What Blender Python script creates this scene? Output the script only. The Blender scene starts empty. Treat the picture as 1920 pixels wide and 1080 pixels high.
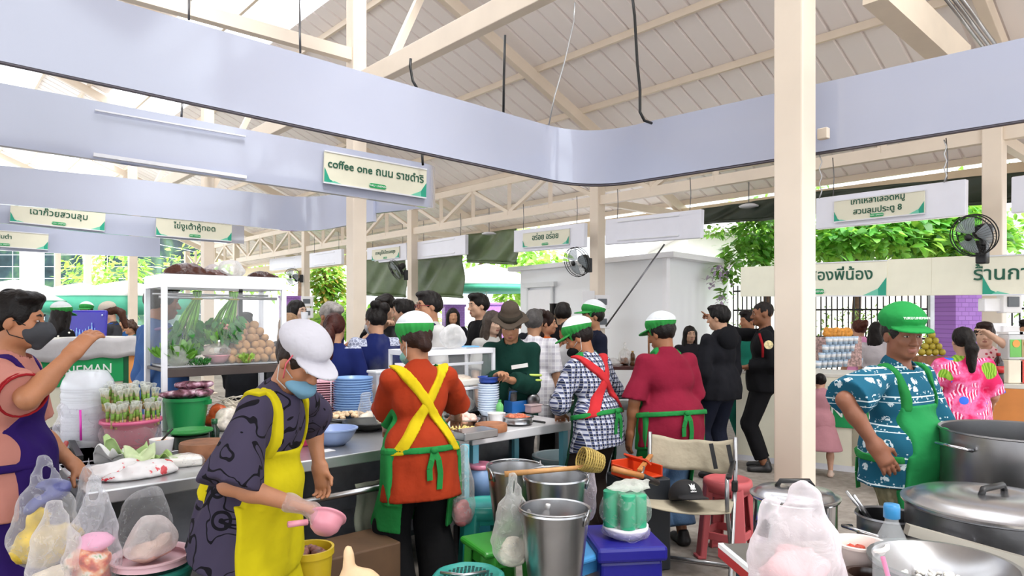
import bpy, math, random
import numpy as np
from math import sin, cos, pi, radians, sqrt, atan2
from mathutils import Vector, Matrix, Euler
random.seed(7); RNG = np.random.default_rng(7)
SC = bpy.context.scene; COL = SC.collection
# ---------------------------------------------------------------- camera, sky, exposure
F, CX, HY, CH = 1280.0, 960.0, 592.0, 1.55      # focal length in pixels, vanishing column / horizon row, eye height
cam = bpy.data.cameras.new('camera'); cam.sensor_width = 36; cam.lens = 24.0; cam.shift_y = 52/1920
cam.clip_start = 0.05; cam.clip_end = 300
camo = bpy.data.objects.new('camera', cam); COL.objects.link(camo)
camo.location = (0, 0, CH); camo.rotation_euler = (radians(90), 0, 0); SC.camera = camo
SC.view_settings.view_transform = 'Standard'; SC.view_settings.look = 'None'
SC.view_settings.exposure = 0.92; SC.view_settings.gamma = 1.0; SC.view_settings.use_curve_mapping = False
w = bpy.data.worlds.new('sky'); SC.world = w; w.use_nodes = True
wn = w.node_tree; bgn = wn.nodes['Background']
tc = wn.nodes.new('ShaderNodeTexCoord'); sep = wn.nodes.new('ShaderNodeSeparateXYZ'); rmp = wn.nodes.new('ShaderNodeValToRGB')
wn.links.new(tc.outputs['Generated'], sep.inputs[0]); wn.links.new(sep.outputs['Z'], rmp.inputs[0])
rmp.color_ramp.elements[0].position = 0.0; rmp.color_ramp.elements[0].color = (.60, .62, .65, 1)
rmp.color_ramp.elements[1].position = 0.55; rmp.color_ramp.elements[1].color = (1.0, 1.04, 1.1, 1)
wn.links.new(rmp.outputs[0], bgn.inputs['Color']); bgn.inputs['Strength'].default_value = 2.0
sun = bpy.data.lights.new('sun', 'SUN'); sun.energy = 3.5; sun.angle = radians(20); sun.color = (1, .97, .92)
suno = bpy.data.objects.new('sun', sun); COL.objects.link(suno); suno.rotation_euler = (radians(28), radians(18), 0); suno.location = (0, 0, 20)
SC.cycles.max_bounces = 8; SC.cycles.diffuse_bounces = 5; SC.cycles.glossy_bounces = 3; SC.cycles.transmission_bounces = 4
SC.cycles.transparent_max_bounces = 14; SC.cycles.caustics_reflective = False; SC.cycles.caustics_refractive = False
SC.cycles.use_denoising = True; SC.cycles.sample_clamp_indirect = 6
# ---------------------------------------------------------------- placing
def W(px, py, Y): return Vector(((px-CX)/F*Y, Y, CH+(HY-py)/F*Y))           # a pixel at a distance
def PZ(px, py, z): return W(px, py, (CH-z)*F/(py-HY))                        # a pixel on a horizontal plane
A = Vector((sin(radians(48.4)), cos(radians(48.4)), 0)); Bv = Vector((-sin(radians(41.6)), cos(radians(41.6)), 0))
G0 = Vector((1.91, 4.61, 0))
def G(a, b, z=0): return G0+A*a+Bv*b+Vector((0, 0, z))                       # the building's own grid
RZA = atan2(A.y, A.x); RZB = atan2(Bv.y, Bv.x)
# ---------------------------------------------------------------- materials
MATS = {}
def srgb(h):
    if not isinstance(h, str): return tuple(h)
    c = [int(h[i:i+2], 16)/255 for i in (0, 2, 4)]
    return tuple(x/12.92 if x <= .04045 else ((x+.055)/1.055)**2.4 for x in c)
class NT:
    def __init__(s, name):
        s.m = bpy.data.materials.new(name); s.m.use_nodes = True; s.t = s.m.node_tree
        s.b = s.t.nodes['Principled BSDF']; s.o = s.t.nodes['Material Output']
    def n(s, kind, **kw):
        x = s.t.nodes.new('ShaderNode'+kind)
        for k, v in kw.items():
            if k.startswith('i'):
                key = k[1:]; x.inputs[int(key) if key.isdigit() else key.replace('_', ' ')].default_value = v
            else: setattr(x, k, v)
        return x
    def l(s, a, b): s.t.links.new(a, b)
    def coord(s, scale=(1, 1, 1), rot=(0, 0, 0)):
        c = s.n('TexCoord'); m = s.n('Mapping'); m.inputs['Scale'].default_value = scale; m.inputs['Rotation'].default_value = rot
        s.l(c.outputs['Object'], m.inputs[0]); return m.outputs[0]
    def ramp(s, fac, stops, const=False):
        r = s.n('ValToRGB'); e = r.color_ramp.elements
        if const: r.color_ramp.interpolation = 'CONSTANT'
        while len(e) < len(stops): e.new(.5)
        for i, (p, c) in enumerate(stops): e[i].position = p; e[i].color = (*srgb(c), 1)
        s.l(fac, r.inputs[0]); return r.outputs[0]
    def mix(s, fac, a, b, mode='MIX'):
        x = s.n('MixRGB', blend_type=mode)
        for inp, v in ((0, fac), (1, a), (2, b)):
            if hasattr(v, 'links'): s.l(v, x.inputs[inp])
            elif inp == 0: x.inputs[0].default_value = v
            else: x.inputs[inp].default_value = (*srgb(v), 1)
        return x.outputs[0]
    def math(s, op, a, b=0.0):
        x = s.n('Math', operation=op)
        for i, v in enumerate((a, b)):
            if hasattr(v, 'links'): s.l(v, x.inputs[i])
            else: x.inputs[i].default_value = v
        return x.outputs[0]
    def set(s, **kw):
        for k, v in kw.items():
            i = s.b.inputs[k]
            if hasattr(v, 'links'): s.l(v, i)
            else: i.default_value = (*srgb(v), 1) if k in ('Base Color', 'Emission Color') else v
    def bump(s, h, strength=.3, dist=.01):
        x = s.n('Bump', iStrength=strength, iDistance=dist); s.l(h, x.inputs['Height']); s.l(x.outputs[0], s.b.inputs['Normal'])
def pm(col, r=.55, m=0., var=.10, vs=6., bump=0., bs=60., alpha=1., trans=0., emit=0., sss=0., spec=.5, coat=0., key=''):
    k = ('pm', col, r, m, var, vs, bump, bs, alpha, trans, emit, sss, spec, coat, key)
    if k in MATS: return MATS[k]
    n = NT('surface'); c = srgb(col); v = n.coord()
    if var:
        no = n.n('TexNoise', iScale=vs, iDetail=4.); n.l(v, no.inputs[0])
        lo = tuple(max(0, x*(1-var)) for x in c); hi = tuple(min(1, x*(1+var*.6)) for x in c)
        n.set(**{'Base Color': n.ramp(no.outputs[0], [(.3, lo), (.7, hi)])})
    else: n.set(**{'Base Color': c})
    n.set(Roughness=r, Metallic=m)
    n.b.inputs['Specular IOR Level'].default_value = spec
    if coat: n.set(**{'Coat Weight': coat, 'Coat Roughness': .08})
    if bump:
        b = n.n('TexNoise', iScale=bs, iDetail=3.); n.l(v, b.inputs[0]); n.bump(b.outputs[0], bump, .016 if key == 'cloth' else .008)
    if alpha < 1: n.set(Alpha=alpha)
    if trans: n.set(**{'Transmission Weight': trans})
    if emit: n.set(**{'Emission Color': c, 'Emission Strength': emit})
    if sss: n.set(**{'Subsurface Weight': sss, 'Subsurface Radius': (.01, .004, .002), 'Subsurface Scale': .6})
    MATS[k] = n.m; return n.m
def dim(col, f): return tuple(x*f for x in srgb(col))
def cloth(col, var=.12, bump=.35): return pm(dim(col, .62), .9, 0, var, 5., min(1., bump*1.5), 11., spec=.2, key='cloth')
def skin(col): return pm(dim(col, .86), .5, 0, .10, 18., .06, 120., sss=.0, spec=.35)
def plastic(col, r=.32): return pm(dim(col, .74), r, 0, .05, 5.)
def film(col='F4F4FA', alpha=.4, r=.2, bump=.8, bs=22.):
    """thin plastic film: clear face on, milky where it turns edge on or folds"""
    k = ('film', col, alpha, r, bs)
    if k in MATS: return MATS[k]
    n = NT('plastic film'); v = n.coord(); no = n.n('TexNoise', iScale=bs, iDetail=6., iRoughness=.6, iDistortion=1.2); n.l(v, no.inputs[0]); c = srgb(col)
    n.set(**{'Base Color': c, 'Roughness': r}); n.b.inputs['Specular IOR Level'].default_value = .8; n.bump(no.outputs[0], .9, .02)
    tl = n.n('BsdfTranslucent'); tl.inputs[0].default_value = (*c, 1); m1 = n.n('MixShader'); m1.inputs[0].default_value = .45; n.l(n.b.outputs[0], m1.inputs[1]); n.l(tl.outputs[0], m1.inputs[2])
    lw = n.n('LayerWeight', iBlend=.35); a = alpha*.42
    f = n.math('ADD', n.math('MULTIPLY', lw.outputs['Facing'], min(.8, alpha*1.15)), a); f = n.math('MINIMUM', n.math('ADD', f, n.math('MULTIPLY', n.math('GREATER_THAN', no.outputs[0], .60), .18*(1.2-alpha))), .97)
    tp = n.n('BsdfTransparent'); m2 = n.n('MixShader'); n.l(f, m2.inputs[0]); n.l(tp.outputs[0], m2.inputs[1]); n.l(m1.outputs[0], m2.inputs[2]); n.l(m2.outputs[0], n.o.inputs[0]); MATS[k] = n.m; return n.m
STEEL = pm('B9BABC', .28, 1., .12, 9., .05, 40.); STEELD = pm('77777A', .32, 1., .25, 7., .06, 30.)
SHINY = pm('CFCFD2', .14, 1., .08, 9.); ALU = pm('E2E4EA', .35, .0, .05, 8., coat=.2); BLACK = pm('121214', .42, 0, .2, 8.)
WHITEP = pm('F1F1F3', .38, 0, .03, 4.); GLASS = pm('F2F8FA', .03, 0, 0, alpha=.07, spec=1.)
WOOD = pm('8A5A35', .6, 0, .35, 14., .2, 30.); CREAM = pm('EEE0CD', .5, 0, .05, 3.)
# ---------------------------------------------------------------- object plumbing
def link(o, parent=None):
    COL.objects.link(o)
    if parent is not None: o.parent = parent
    return o
def tag(o, label, cat, group=None, kind=None):
    if label: o['label'] = label
    if cat: o['category'] = cat
    if group: o['group'] = group
    if kind: o['kind'] = kind
    return o
def T(name, label, cat, loc=(0, 0, 0), rz=0., group=None, kind=None):
    o = bpy.data.objects.new(name, None); o.empty_display_size = .1; COL.objects.link(o)
    o.location = loc; o.rotation_euler = (0, 0, rz); return tag(o, label, cat, group, kind)
def copy_tree(o, parent=None):
    c = o.copy(); COL.objects.link(c)
    if parent is not None: c.parent = parent
    for ch in list(o.children): copy_tree(ch, c)
    return c
def dup(o, loc, rz, label, group=None):
    c = copy_tree(o); c.location = loc; c.rotation_euler = (0, 0, rz); c['label'] = label
    if group: c['group'] = group
    return c
def raw(name, V, Fc, mats, parent=None, smooth=True, mi=None):
    me = bpy.data.meshes.new(name)
    me.from_pydata([tuple(v) for v in V], [], [tuple(f) for f in Fc]); me.update()
    for m in (mats if isinstance(mats, (list, tuple)) else [mats]): me.materials.append(m)
    if mi is not None: me.polygons.foreach_set('material_index', np.asarray(mi, dtype=np.int32))
    me.polygons.foreach_set('use_smooth', [bool(smooth)]*len(me.polygons))
    return link(bpy.data.objects.new(name, me), parent)
def bevel(o, wd=.006, seg=2):
    b = o.modifiers.new('bevel', 'BEVEL'); b.width = wd; b.segments = seg; b.limit_method = 'ANGLE'; b.angle_limit = radians(40); return o
def thick(o, t, off=0.):
    s = o.modifiers.new('thickness', 'SOLIDIFY'); s.thickness = t; s.offset = off; return o
def subd(o, n=1):
    s = o.modifiers.new('sub', 'SUBSURF'); s.levels = n; s.render_levels = n; return o
class M:                                        # collects shapes into one mesh
    def __init__(s): s.v = []; s.f = []; s.mi = []; s.x = Matrix.Identity(4); s.m = 0
    def add(s, V, Fc):
        b = len(s.v); s.v += [s.x @ Vector(v) for v in V]; s.f += [[i+b for i in f] for f in Fc]; s.mi += [s.m]*len(Fc); return s
    def box(s, c, d, rz=0., R=None):
        R = R or Matrix.Rotation(rz, 3, 'Z'); c = Vector(c); V = []
        for x in (-.5, .5):
            for y in (-.5, .5):
                for z in (-.5, .5): V.append(c+R @ Vector((x*d[0], y*d[1], z*d[2])))
        return s.add(V, [(0, 1, 3, 2), (4, 6, 7, 5), (0, 4, 5, 1), (2, 3, 7, 6), (0, 2, 6, 4), (1, 5, 7, 3)])
    def bar(s, a, b, w, h=None, up=(0, 0, 1)):   # rectangular bar from a to b
        a = Vector(a); b = Vector(b); d = b-a; L = d.length; d.normalize(); h = h or w
        u = Vector(up); sd = d.cross(u)
        if sd.length < 1e-4: sd = d.cross(Vector((0, 1, 0)))
        sd.normalize(); u = sd.cross(d)
        return s.box((a+b)/2, (L, w, h), R=Matrix((d, sd, u)).transposed())
    def tube(s, pts, r, n=8, closed=False, cap=True):
        P = [Vector(p) for p in pts]; N = len(P); rs = r if isinstance(r, (list, tuple)) else [r]*N; V = []; Fc = []; ref = None
        for i, p in enumerate(P):
            t = (P[(i+1) % N] if (closed or i < N-1) else P[i])-(P[i-1] if (closed or i > 0) else P[i])
            t.normalize()
            if ref is None: ref = t.orthogonal()
            ref = ref-t*ref.dot(t)
            if ref.length < 1e-5: ref = t.orthogonal()
            ref.normalize(); bn = t.cross(ref)
            V += [p+(ref*cos(2*pi*k/n)+bn*sin(2*pi*k/n))*rs[i] for k in range(n)]
        for i in range(N if closed else N-1):
            j = (i+1) % N
            Fc += [(i*n+k, i*n+(k+1) % n, j*n+(k+1) % n, j*n+k) for k in range(n)]
        if cap and not closed: Fc += [tuple(range(n))[::-1], tuple((N-1)*n+k for k in range(n))]
        return s.add(V, Fc)
    def lathe(s, prof, n=28, c=(0, 0, 0), sx=1., sy=1., rip=0., nr=12):   # (radius, z) pairs
        V = []; Fc = []; c = Vector(c)
        for (r, z) in prof:
            for k in range(n):
                t = 2*pi*k/n; q = r*(1+rip*sin(nr*t)); V.append(c+Vector((q*cos(t)*sx, q*sin(t)*sy, z)))
        for i in range(len(prof)-1): Fc += [(i*n+k, i*n+(k+1) % n, (i+1)*n+(k+1) % n, (i+1)*n+k) for k in range(n)]
        if prof[0][0] > 1e-4: Fc.append(tuple(range(n))[::-1])
        if prof[-1][0] > 1e-4: Fc.append(tuple((len(prof)-1)*n+k for k in range(n)))
        return s.add(V, Fc)
    def ball(s, c, r, n=12, R=None):
        r = (r, r, r) if not isinstance(r, (tuple, list)) else r; V = []; Fc = []; c = Vector(c); h = n//2+1
        for i in range(h+1):
            for k in range(n):
                v = Vector((r[0]*sin(pi*i/h)*cos(2*pi*k/n), r[1]*sin(pi*i/h)*sin(2*pi*k/n), r[2]*cos(pi*i/h)))
                V.append(c+(R @ v if R else v))
        for i in range(h): Fc += [(i*n+k, (i+1)*n+k, (i+1)*n+(k+1) % n, i*n+(k+1) % n) for k in range(n)]
        return s.add(V, Fc)
    def sheet(s, fn, nu, nv):
        V = [fn(i/nu, j/nv) for j in range(nv+1) for i in range(nu+1)]
        return s.add(V, [(j*(nu+1)+i, j*(nu+1)+i+1, (j+1)*(nu+1)+i+1, (j+1)*(nu+1)+i) for j in range(nv) for i in range(nu)])
    def prism(s, poly, h, c=(0, 0, 0), R=None):   # polygon in xy extruded along z
        n = len(poly); c = Vector(c); R = R or Matrix.Identity(3)
        V = [c+R @ Vector((x, y, 0)) for x, y in poly]+[c+R @ Vector((x, y, h)) for x, y in poly]
        return s.add(V, [tuple(range(n))[::-1], tuple(range(n, 2*n))]+[(i, (i+1) % n, n+(i+1) % n, n+i) for i in range(n)])
    def out(s, name, mats, parent=None, smooth=False, bev=0., auto=None):
        o = raw(name, s.v, s.f, mats, parent, smooth, s.mi if any(s.mi) else None)
        if auto:
            e = o.modifiers.new('split', 'EDGE_SPLIT'); e.split_angle = radians(auto)
        if bev: bevel(o, bev)
        return o
def sub(child, part):                            # hang a piece under a part without moving it
    child.parent = part; child.matrix_parent_inverse = part.matrix_basis.inverted(); return child
def words(txt, size, mat, parent, loc, rot, name='lettering', ext=.002, align='CENTER', bold=.0, sx=1.):
    c = bpy.data.curves.new('lettering', 'FONT'); c.body = txt; c.size = size; c.align_x = align; c.align_y = 'CENTER'
    c.extrude = ext; c.resolution_u = 3; c.offset = bold*size; c.fill_mode = 'BOTH'
    t = bpy.data.objects.new('lettering', c); COL.objects.link(t)
    dg = bpy.context.evaluated_depsgraph_get(); me = bpy.data.meshes.new_from_object(t.evaluated_get(dg))
    bpy.data.objects.remove(t); me.materials.clear(); me.materials.append(mat)
    o = link(bpy.data.objects.new(name, me), parent); o.location = loc; o.rotation_euler = rot; o.scale = (sx, 1, 1); return o
# ---------------------------------------------------------------- soft solids: blended volumes meshed into one continuous skin
def axis(lo, hi, step, fine):
    out = [lo]
    while out[-1] < hi:
        x = out[-1]; st = step
        for a, b, f in fine:
            if a-step <= x <= b: st = min(st, f)
        out.append(x+st)
    return np.array(out, dtype=np.float32)
class Vol:
    def __init__(s, lo, hi, step, fine=()):      # fine: list of (lo3, hi3, step)
        s.ax = [axis(lo[i], hi[i], step, [(a[i], b[i], f) for a, b, f in fine]) for i in range(3)]
        s.st = step; s.D = s.new()
    def new(s): return np.full([len(a) for a in s.ax], 1.0, np.float32)
    def sl(s, lo, hi):
        r = []
        for i in range(3):
            a = max(0, int(np.searchsorted(s.ax[i], lo[i]))-1); b = min(len(s.ax[i]), int(np.searchsorted(s.ax[i], hi[i]))+1)
            r.append(slice(a, max(a, b)))
        return tuple(r)
    def pts(s, sl=None):
        sl = sl or (slice(None),)*3
        return s.ax[0][sl[0]][:, None, None], s.ax[1][sl[1]][None, :, None], s.ax[2][sl[2]][None, None, :]
    def put(s, D, d, sl, k, op):
        a = D[sl]
        if op == 's':
            d = -d; h = np.maximum(k-np.abs(a-d), 0); D[sl] = np.maximum(a, d)+h*h/(4*k)
        else:
            h = np.maximum(k-np.abs(a-d), 0); D[sl] = np.minimum(a, d)-h*h/(4*k)
    def cone(s, D, a, b, ra, rb, k=.02, op='u', flat=None):   # flat: (axis vector, factor) widens along an axis
        a = np.array(a, dtype=np.float32); b = np.array(b, dtype=np.float32); m = max(ra, rb)*1.6+k+.03
        sl = s.sl(np.minimum(a, b)-m, np.maximum(a, b)+m); X, Y, Z = s.pts(sl)
        if 0 in D[sl].shape: return
        ab = b-a; L = max(float(ab @ ab), 1e-9); px, py, pz = X-a[0], Y-a[1], Z-a[2]
        t = np.clip((px*ab[0]+py*ab[1]+pz*ab[2])/L, 0, 1)
        qx, qy, qz = px-t*ab[0], py-t*ab[1], pz-t*ab[2]
        if flat is not None:
            u, f = flat; dt = qx*u[0]+qy*u[1]+qz*u[2]; g = dt*(1-1/f); qx, qy, qz = qx-g*u[0], qy-g*u[1], qz-g*u[2]
        s.put(D, np.sqrt(qx*qx+qy*qy+qz*qz)-(ra+(rb-ra)*t), sl, k, op)
    def ell(s, D, c, r, R=None, k=.02, op='u', p=2.):
        c = np.array(c, dtype=np.float32); r = np.array(r, dtype=np.float32); m = max(r)*1.05+k+.03
        sl = s.sl(c-m, c+m); X, Y, Z = s.pts(sl)
        if 0 in D[sl].shape: return
        x, y, z = X-c[0], Y-c[1], Z-c[2]
        if R is not None:
            R = np.array(R, dtype=np.float32)
            x, y, z = (R[0, 0]*x+R[1, 0]*y+R[2, 0]*z, R[0, 1]*x+R[1, 1]*y+R[2, 1]*z, R[0, 2]*x+R[1, 2]*y+R[2, 2]*z)
        x, y, z = np.broadcast_arrays(x/r[0], y/r[1], z/r[2])
        k0 = np.sqrt(x*x+y*y+z*z)+1e-6; k1 = np.sqrt((x/r[0])**2+(y/r[1])**2+(z/r[2])**2)+1e-6
        s.put(D, k0*(k0-1)/k1, sl, k, op)
    def mesh(s, D, name, mats, parent, matfn=None, smooth=1):
        D = D.copy()
        for i in range(3):
            q = [slice(None)]*3
            for e in (0, -1): q[i] = e; D[tuple(q)] = np.maximum(D[tuple(q)], .01)
        occ = np.argwhere(D < 0)
        if len(occ) == 0: return None
        lo = np.maximum(occ.min(0)-1, 0); hi = occ.max(0)+2
        D = D[lo[0]:hi[0], lo[1]:hi[1], lo[2]:hi[2]]; ax = [s.ax[i][lo[i]:hi[i]] for i in range(3)]
        S = D < 0; n = [d-1 for d in D.shape]
        cnt = np.zeros(n, np.float32); acc = [np.zeros(n, np.float32) for _ in range(3)]
        for d in range(3):
            o1, o2 = [i for i in range(3) if i != d]
            a = [slice(None)]*3; b = [slice(None)]*3; a[d] = slice(0, -1); b[d] = slice(1, None)
            cr = S[tuple(a)] != S[tuple(b)]; da = D[tuple(a)]; db = D[tuple(b)]
            t = np.where(cr, da/np.where(cr, da-db, 1), 0)
            sh = [1, 1, 1]; sh[d] = -1
            base = ax[d][:-1].reshape(sh); stp = np.diff(ax[d]).reshape(sh); pos = np.where(cr, base+t*stp, 0)
            for u in (0, 1):
                for v in (0, 1):
                    q = [slice(None)]*3; q[o1] = slice(u, n[o1]+u); q[o2] = slice(v, n[o2]+v); q = tuple(q)
                    cc = cr[q]; cnt += cc; acc[d] += pos[q]
                    for (oo, uu) in ((o1, u), (o2, v)):
                        sh2 = [1, 1, 1]; sh2[oo] = -1; acc[oo] += cc*(ax[oo][uu:n[oo]+uu].reshape(sh2))
        act = cnt > 0; idx = np.full(n, -1, np.int64); idx[act] = np.arange(int(act.sum()))
        V = np.stack([acc[i][act]/cnt[act] for i in range(3)], 1); Q = []
        for d in range(3):
            o1, o2 = (d+1) % 3, (d+2) % 3
            a = [slice(None)]*3; b = [slice(None)]*3; a[d] = slice(0, -1); b[d] = slice(1, None)
            ins = S[tuple(a)]; cr = ins != S[tuple(b)]
            q = [slice(None)]*3; q[o1] = slice(1, -1); q[o2] = slice(1, -1); cr = cr[tuple(q)]; ins = ins[tuple(q)]
            w_ = np.argwhere(cr); fl = ins[cr]; w_[:, o1] += 1; w_[:, o2] += 1
            def at(u, v):
                z = w_.copy(); z[:, o1] -= u; z[:, o2] -= v; return idx[z[:, 0], z[:, 1], z[:, 2]]
            q4 = np.stack([at(1, 1), at(0, 1), at(0, 0), at(1, 0)], 1); q4[~fl] = q4[~fl][:, ::-1]; Q.append(q4)
        Q = np.concatenate(Q)
        for _ in range(smooth):                  # light relaxation
            A1 = np.zeros_like(V); c1 = np.zeros(len(V), np.float32)
            for i in range(4):
                np.add.at(A1, Q[:, i], V[Q[:, (i+1) % 4]]); np.add.at(c1, Q[:, i], 1)
            V = V*.5+.5*A1/np.maximum(c1, 1)[:, None]
        me = bpy.data.meshes.new(name); me.vertices.add(len(V)); me.vertices.foreach_set('co', V.astype(np.float32).ravel())
        me.loops.add(len(Q)*4); me.loops.foreach_set('vertex_index', Q.astype(np.int32).ravel())
        me.polygons.add(len(Q)); me.polygons.foreach_set('loop_start', np.arange(0, len(Q)*4, 4, dtype=np.int32))
        me.polygons.foreach_set('use_smooth', np.ones(len(Q), bool))
        for m in (mats if isinstance(mats, (list, tuple)) else [mats]): me.materials.append(m)
        if matfn is not None: me.polygons.foreach_set('material_index', matfn(V[Q].mean(1)).astype(np.int32))
        me.update(calc_edges=True); me.validate()
        return link(bpy.data.objects.new(name, me), parent)
def smin(a, b, k): h = np.maximum(k-np.abs(a-b), 0); return np.minimum(a, b)-h*h/(4*k)
def wob(P, f, seed):                             # smooth wandering field used for folds and crumples
    r = np.random.default_rng(seed); o = 0
    for i in range(5):
        d = r.normal(size=3); d /= np.linalg.norm(d); o = o+np.sin((P[0]*d[0]+P[1]*d[1]+P[2]*d[2])*f*(.7+.35*i)+r.uniform(0, 6.28))/(1+.4*i)
    return o/2.4
# ---------------------------------------------------------------- people
IRIS = pm('1A110D', .2, 0, 0); EYEW = pm('BDB4AC', .3, 0, 0); LIP = {}
def npv(v): return np.array(v, dtype=np.float32)
HEADC = {}
def hvol(step=.0062, lo=(-.2, -.24, -.36), hi=(.2, .26, .2)): return Vol(lo, hi, step)
def strands(V, D, amp, seed, fz=(1, 1, .25), f=150.):
    m = np.abs(D) < .03; X, Y, Z = V.pts(); X, Y, Z = np.broadcast_arrays(X, Y, Z)
    D[m] += amp*wob((X[m]*fz[0], Y[m]*fz[1], Z[m]*fz[2]), f, seed)
def hair_data(style):
    if style in HEADC: return HEADC[style]
    V = hvol(); D = V.D; b = .0 if style != 'buzz' else -.006
    V.ell(D, (0, -.014, .038), (.085+b, .102+b, .094+b), k=.01)
    if style in ('short', 'side', 'pony', 'bun', 'long', 'curly', 'high', 'under', 'lowbun'): V.ell(D, (0, -.03, .02), (.088, .088, .08), k=.02)
    if style == 'side': V.ell(D, (.012, .045, .1), (.075, .06, .03), k=.03)
    if style == 'short': V.ell(D, (0, .045, .1), (.07, .06, .035), k=.03)
    if style == 'curly':
        for i in range(26):
            t = i*2.4; z = -.12+.25*((i*.618) % 1); V.ell(D, (.085*cos(t), -.035+.075*sin(t)-.02, z), (.04, .04, .04), k=.02)
    V.ell(D, (0, .125, -.045), (.082, .105, .108), k=.012, op='s')
    if style in ('short', 'side', 'buzz', 'bun', 'pony', 'high', 'under', 'lowbun'):
        for sx in (-1, 1): V.ell(D, (sx*.088, .012, -.035), (.026, .034, .05), k=.01, op='s')
        V.ell(D, (0, -.06, -.16), (.2, .2, .1), k=.02, op='s')
    if style in ('under', 'lowbun'): X, Y, Z = V.pts(); D[:] = np.maximum(D, Z-.062)
    if style == 'lowbun': V.ell(D, (-.01, -.098, -.04), (.042, .035, .042), k=.02)
    if style == 'bun': V.ell(D, (0, -.118, .062), (.052, .045, .05), k=.015); V.ell(D, (.03, -.11, .1), (.03, .03, .03), k=.02)
    if style == 'high': V.ell(D, (-.03, -.06, .135), (.05, .05, .04), k=.015); V.ell(D, (.03, -.1, .1), (.05, .05, .05), k=.02)
    if style == 'pony':
        V.cone(D, (0, -.108, .02), (0, -.155, -.06), .034, .048, k=.02); V.cone(D, (0, -.155, -.06), (0, -.14, -.25), .05, .03, k=.02)
    if style == 'long':
        V.ell(D, (0, -.06, -.12), (.1, .062, .17), k=.03)
        for sx in (-1, 1): V.cone(D, (sx*.075, .02, .03), (sx*.085, .01, -.22), .03, .028, k=.03)
    strands(V, D, .0045 if style != 'curly' else .011, 3, f=150 if style != 'curly' else 90)
    HEADC[style] = (V, D); return HEADC[style]
def cap_data(style):
    k = 'cap'+style
    if k in HEADC: return HEADC[k]
    V = hvol(.0055, (-.24, -.24, -.1), (.24, .26, .24)); D = V.D; X, Y, Z = V.pts()
    if style in ('market', 'puff', 'white'):
        hgt = .088 if style == 'puff' else .062
        V.ell(D, (0, -.012, .083), (.103, .118, hgt), k=.02); V.cone(D, (0, -.008, .034), (0, -.008, .07), .085, .096, k=.02, flat=(npv((0, 1, 0)), 1.14))
        th = np.arctan2(Y, X); m = np.abs(D) < .03
        pl = np.broadcast_to(.0022*np.sin(22*th)+.0025*np.sin(9*th+1), D.shape); zz = np.broadcast_to(Z, D.shape)
        D[m] += ((.25 if style == 'white' else 1.)*pl*np.clip((.13-zz)/.08, 0, 1))[m]
        if style != 'puff':
            d = np.maximum(np.sqrt((X/.092)**2+((Y-.075)/.112)**2+0*Z)-1, -1)*.09
            vis = np.maximum(np.maximum(d, np.abs(Z-(.05-.16*(Y-.07)-1.6*X*X))-.0055), .045-Y); np.minimum(D, vis, out=D)
    elif style == 'bucket':
        V.cone(D, (0, -.01, .04), (0, -.01, .12), .1, .076, k=.01, flat=(npv((0, 1, 0)), 1.12))
        R = np.sqrt(X*X+((Y+.01)/1.1)**2); brim = np.maximum(np.maximum(R-.15-.008*np.sin(5*np.arctan2(Y, X)), .06-R), np.abs(Z-.062+.3*(R-.09)-.012*np.sin(3*np.arctan2(Y, X)))-.006)
        np.minimum(D, brim+0*Z, out=D)
    elif style == 'ball':
        V.ell(D, (0, -.012, .055), (.093, .11, .09), k=.01)
        D[:] = np.maximum(D, .035-Z)
        d = (np.sqrt((X/.078)**2+((Y-.08)/.115)**2)-1)*.08
        vis = np.maximum(np.maximum(d, np.abs(Z-(.048-.25*(Y-.07)-2.2*X*X))-.005), .04-Y); np.minimum(D, vis+0*Z, out=D)
    HEADC[k] = (V, D); return HEADC[k]
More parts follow.
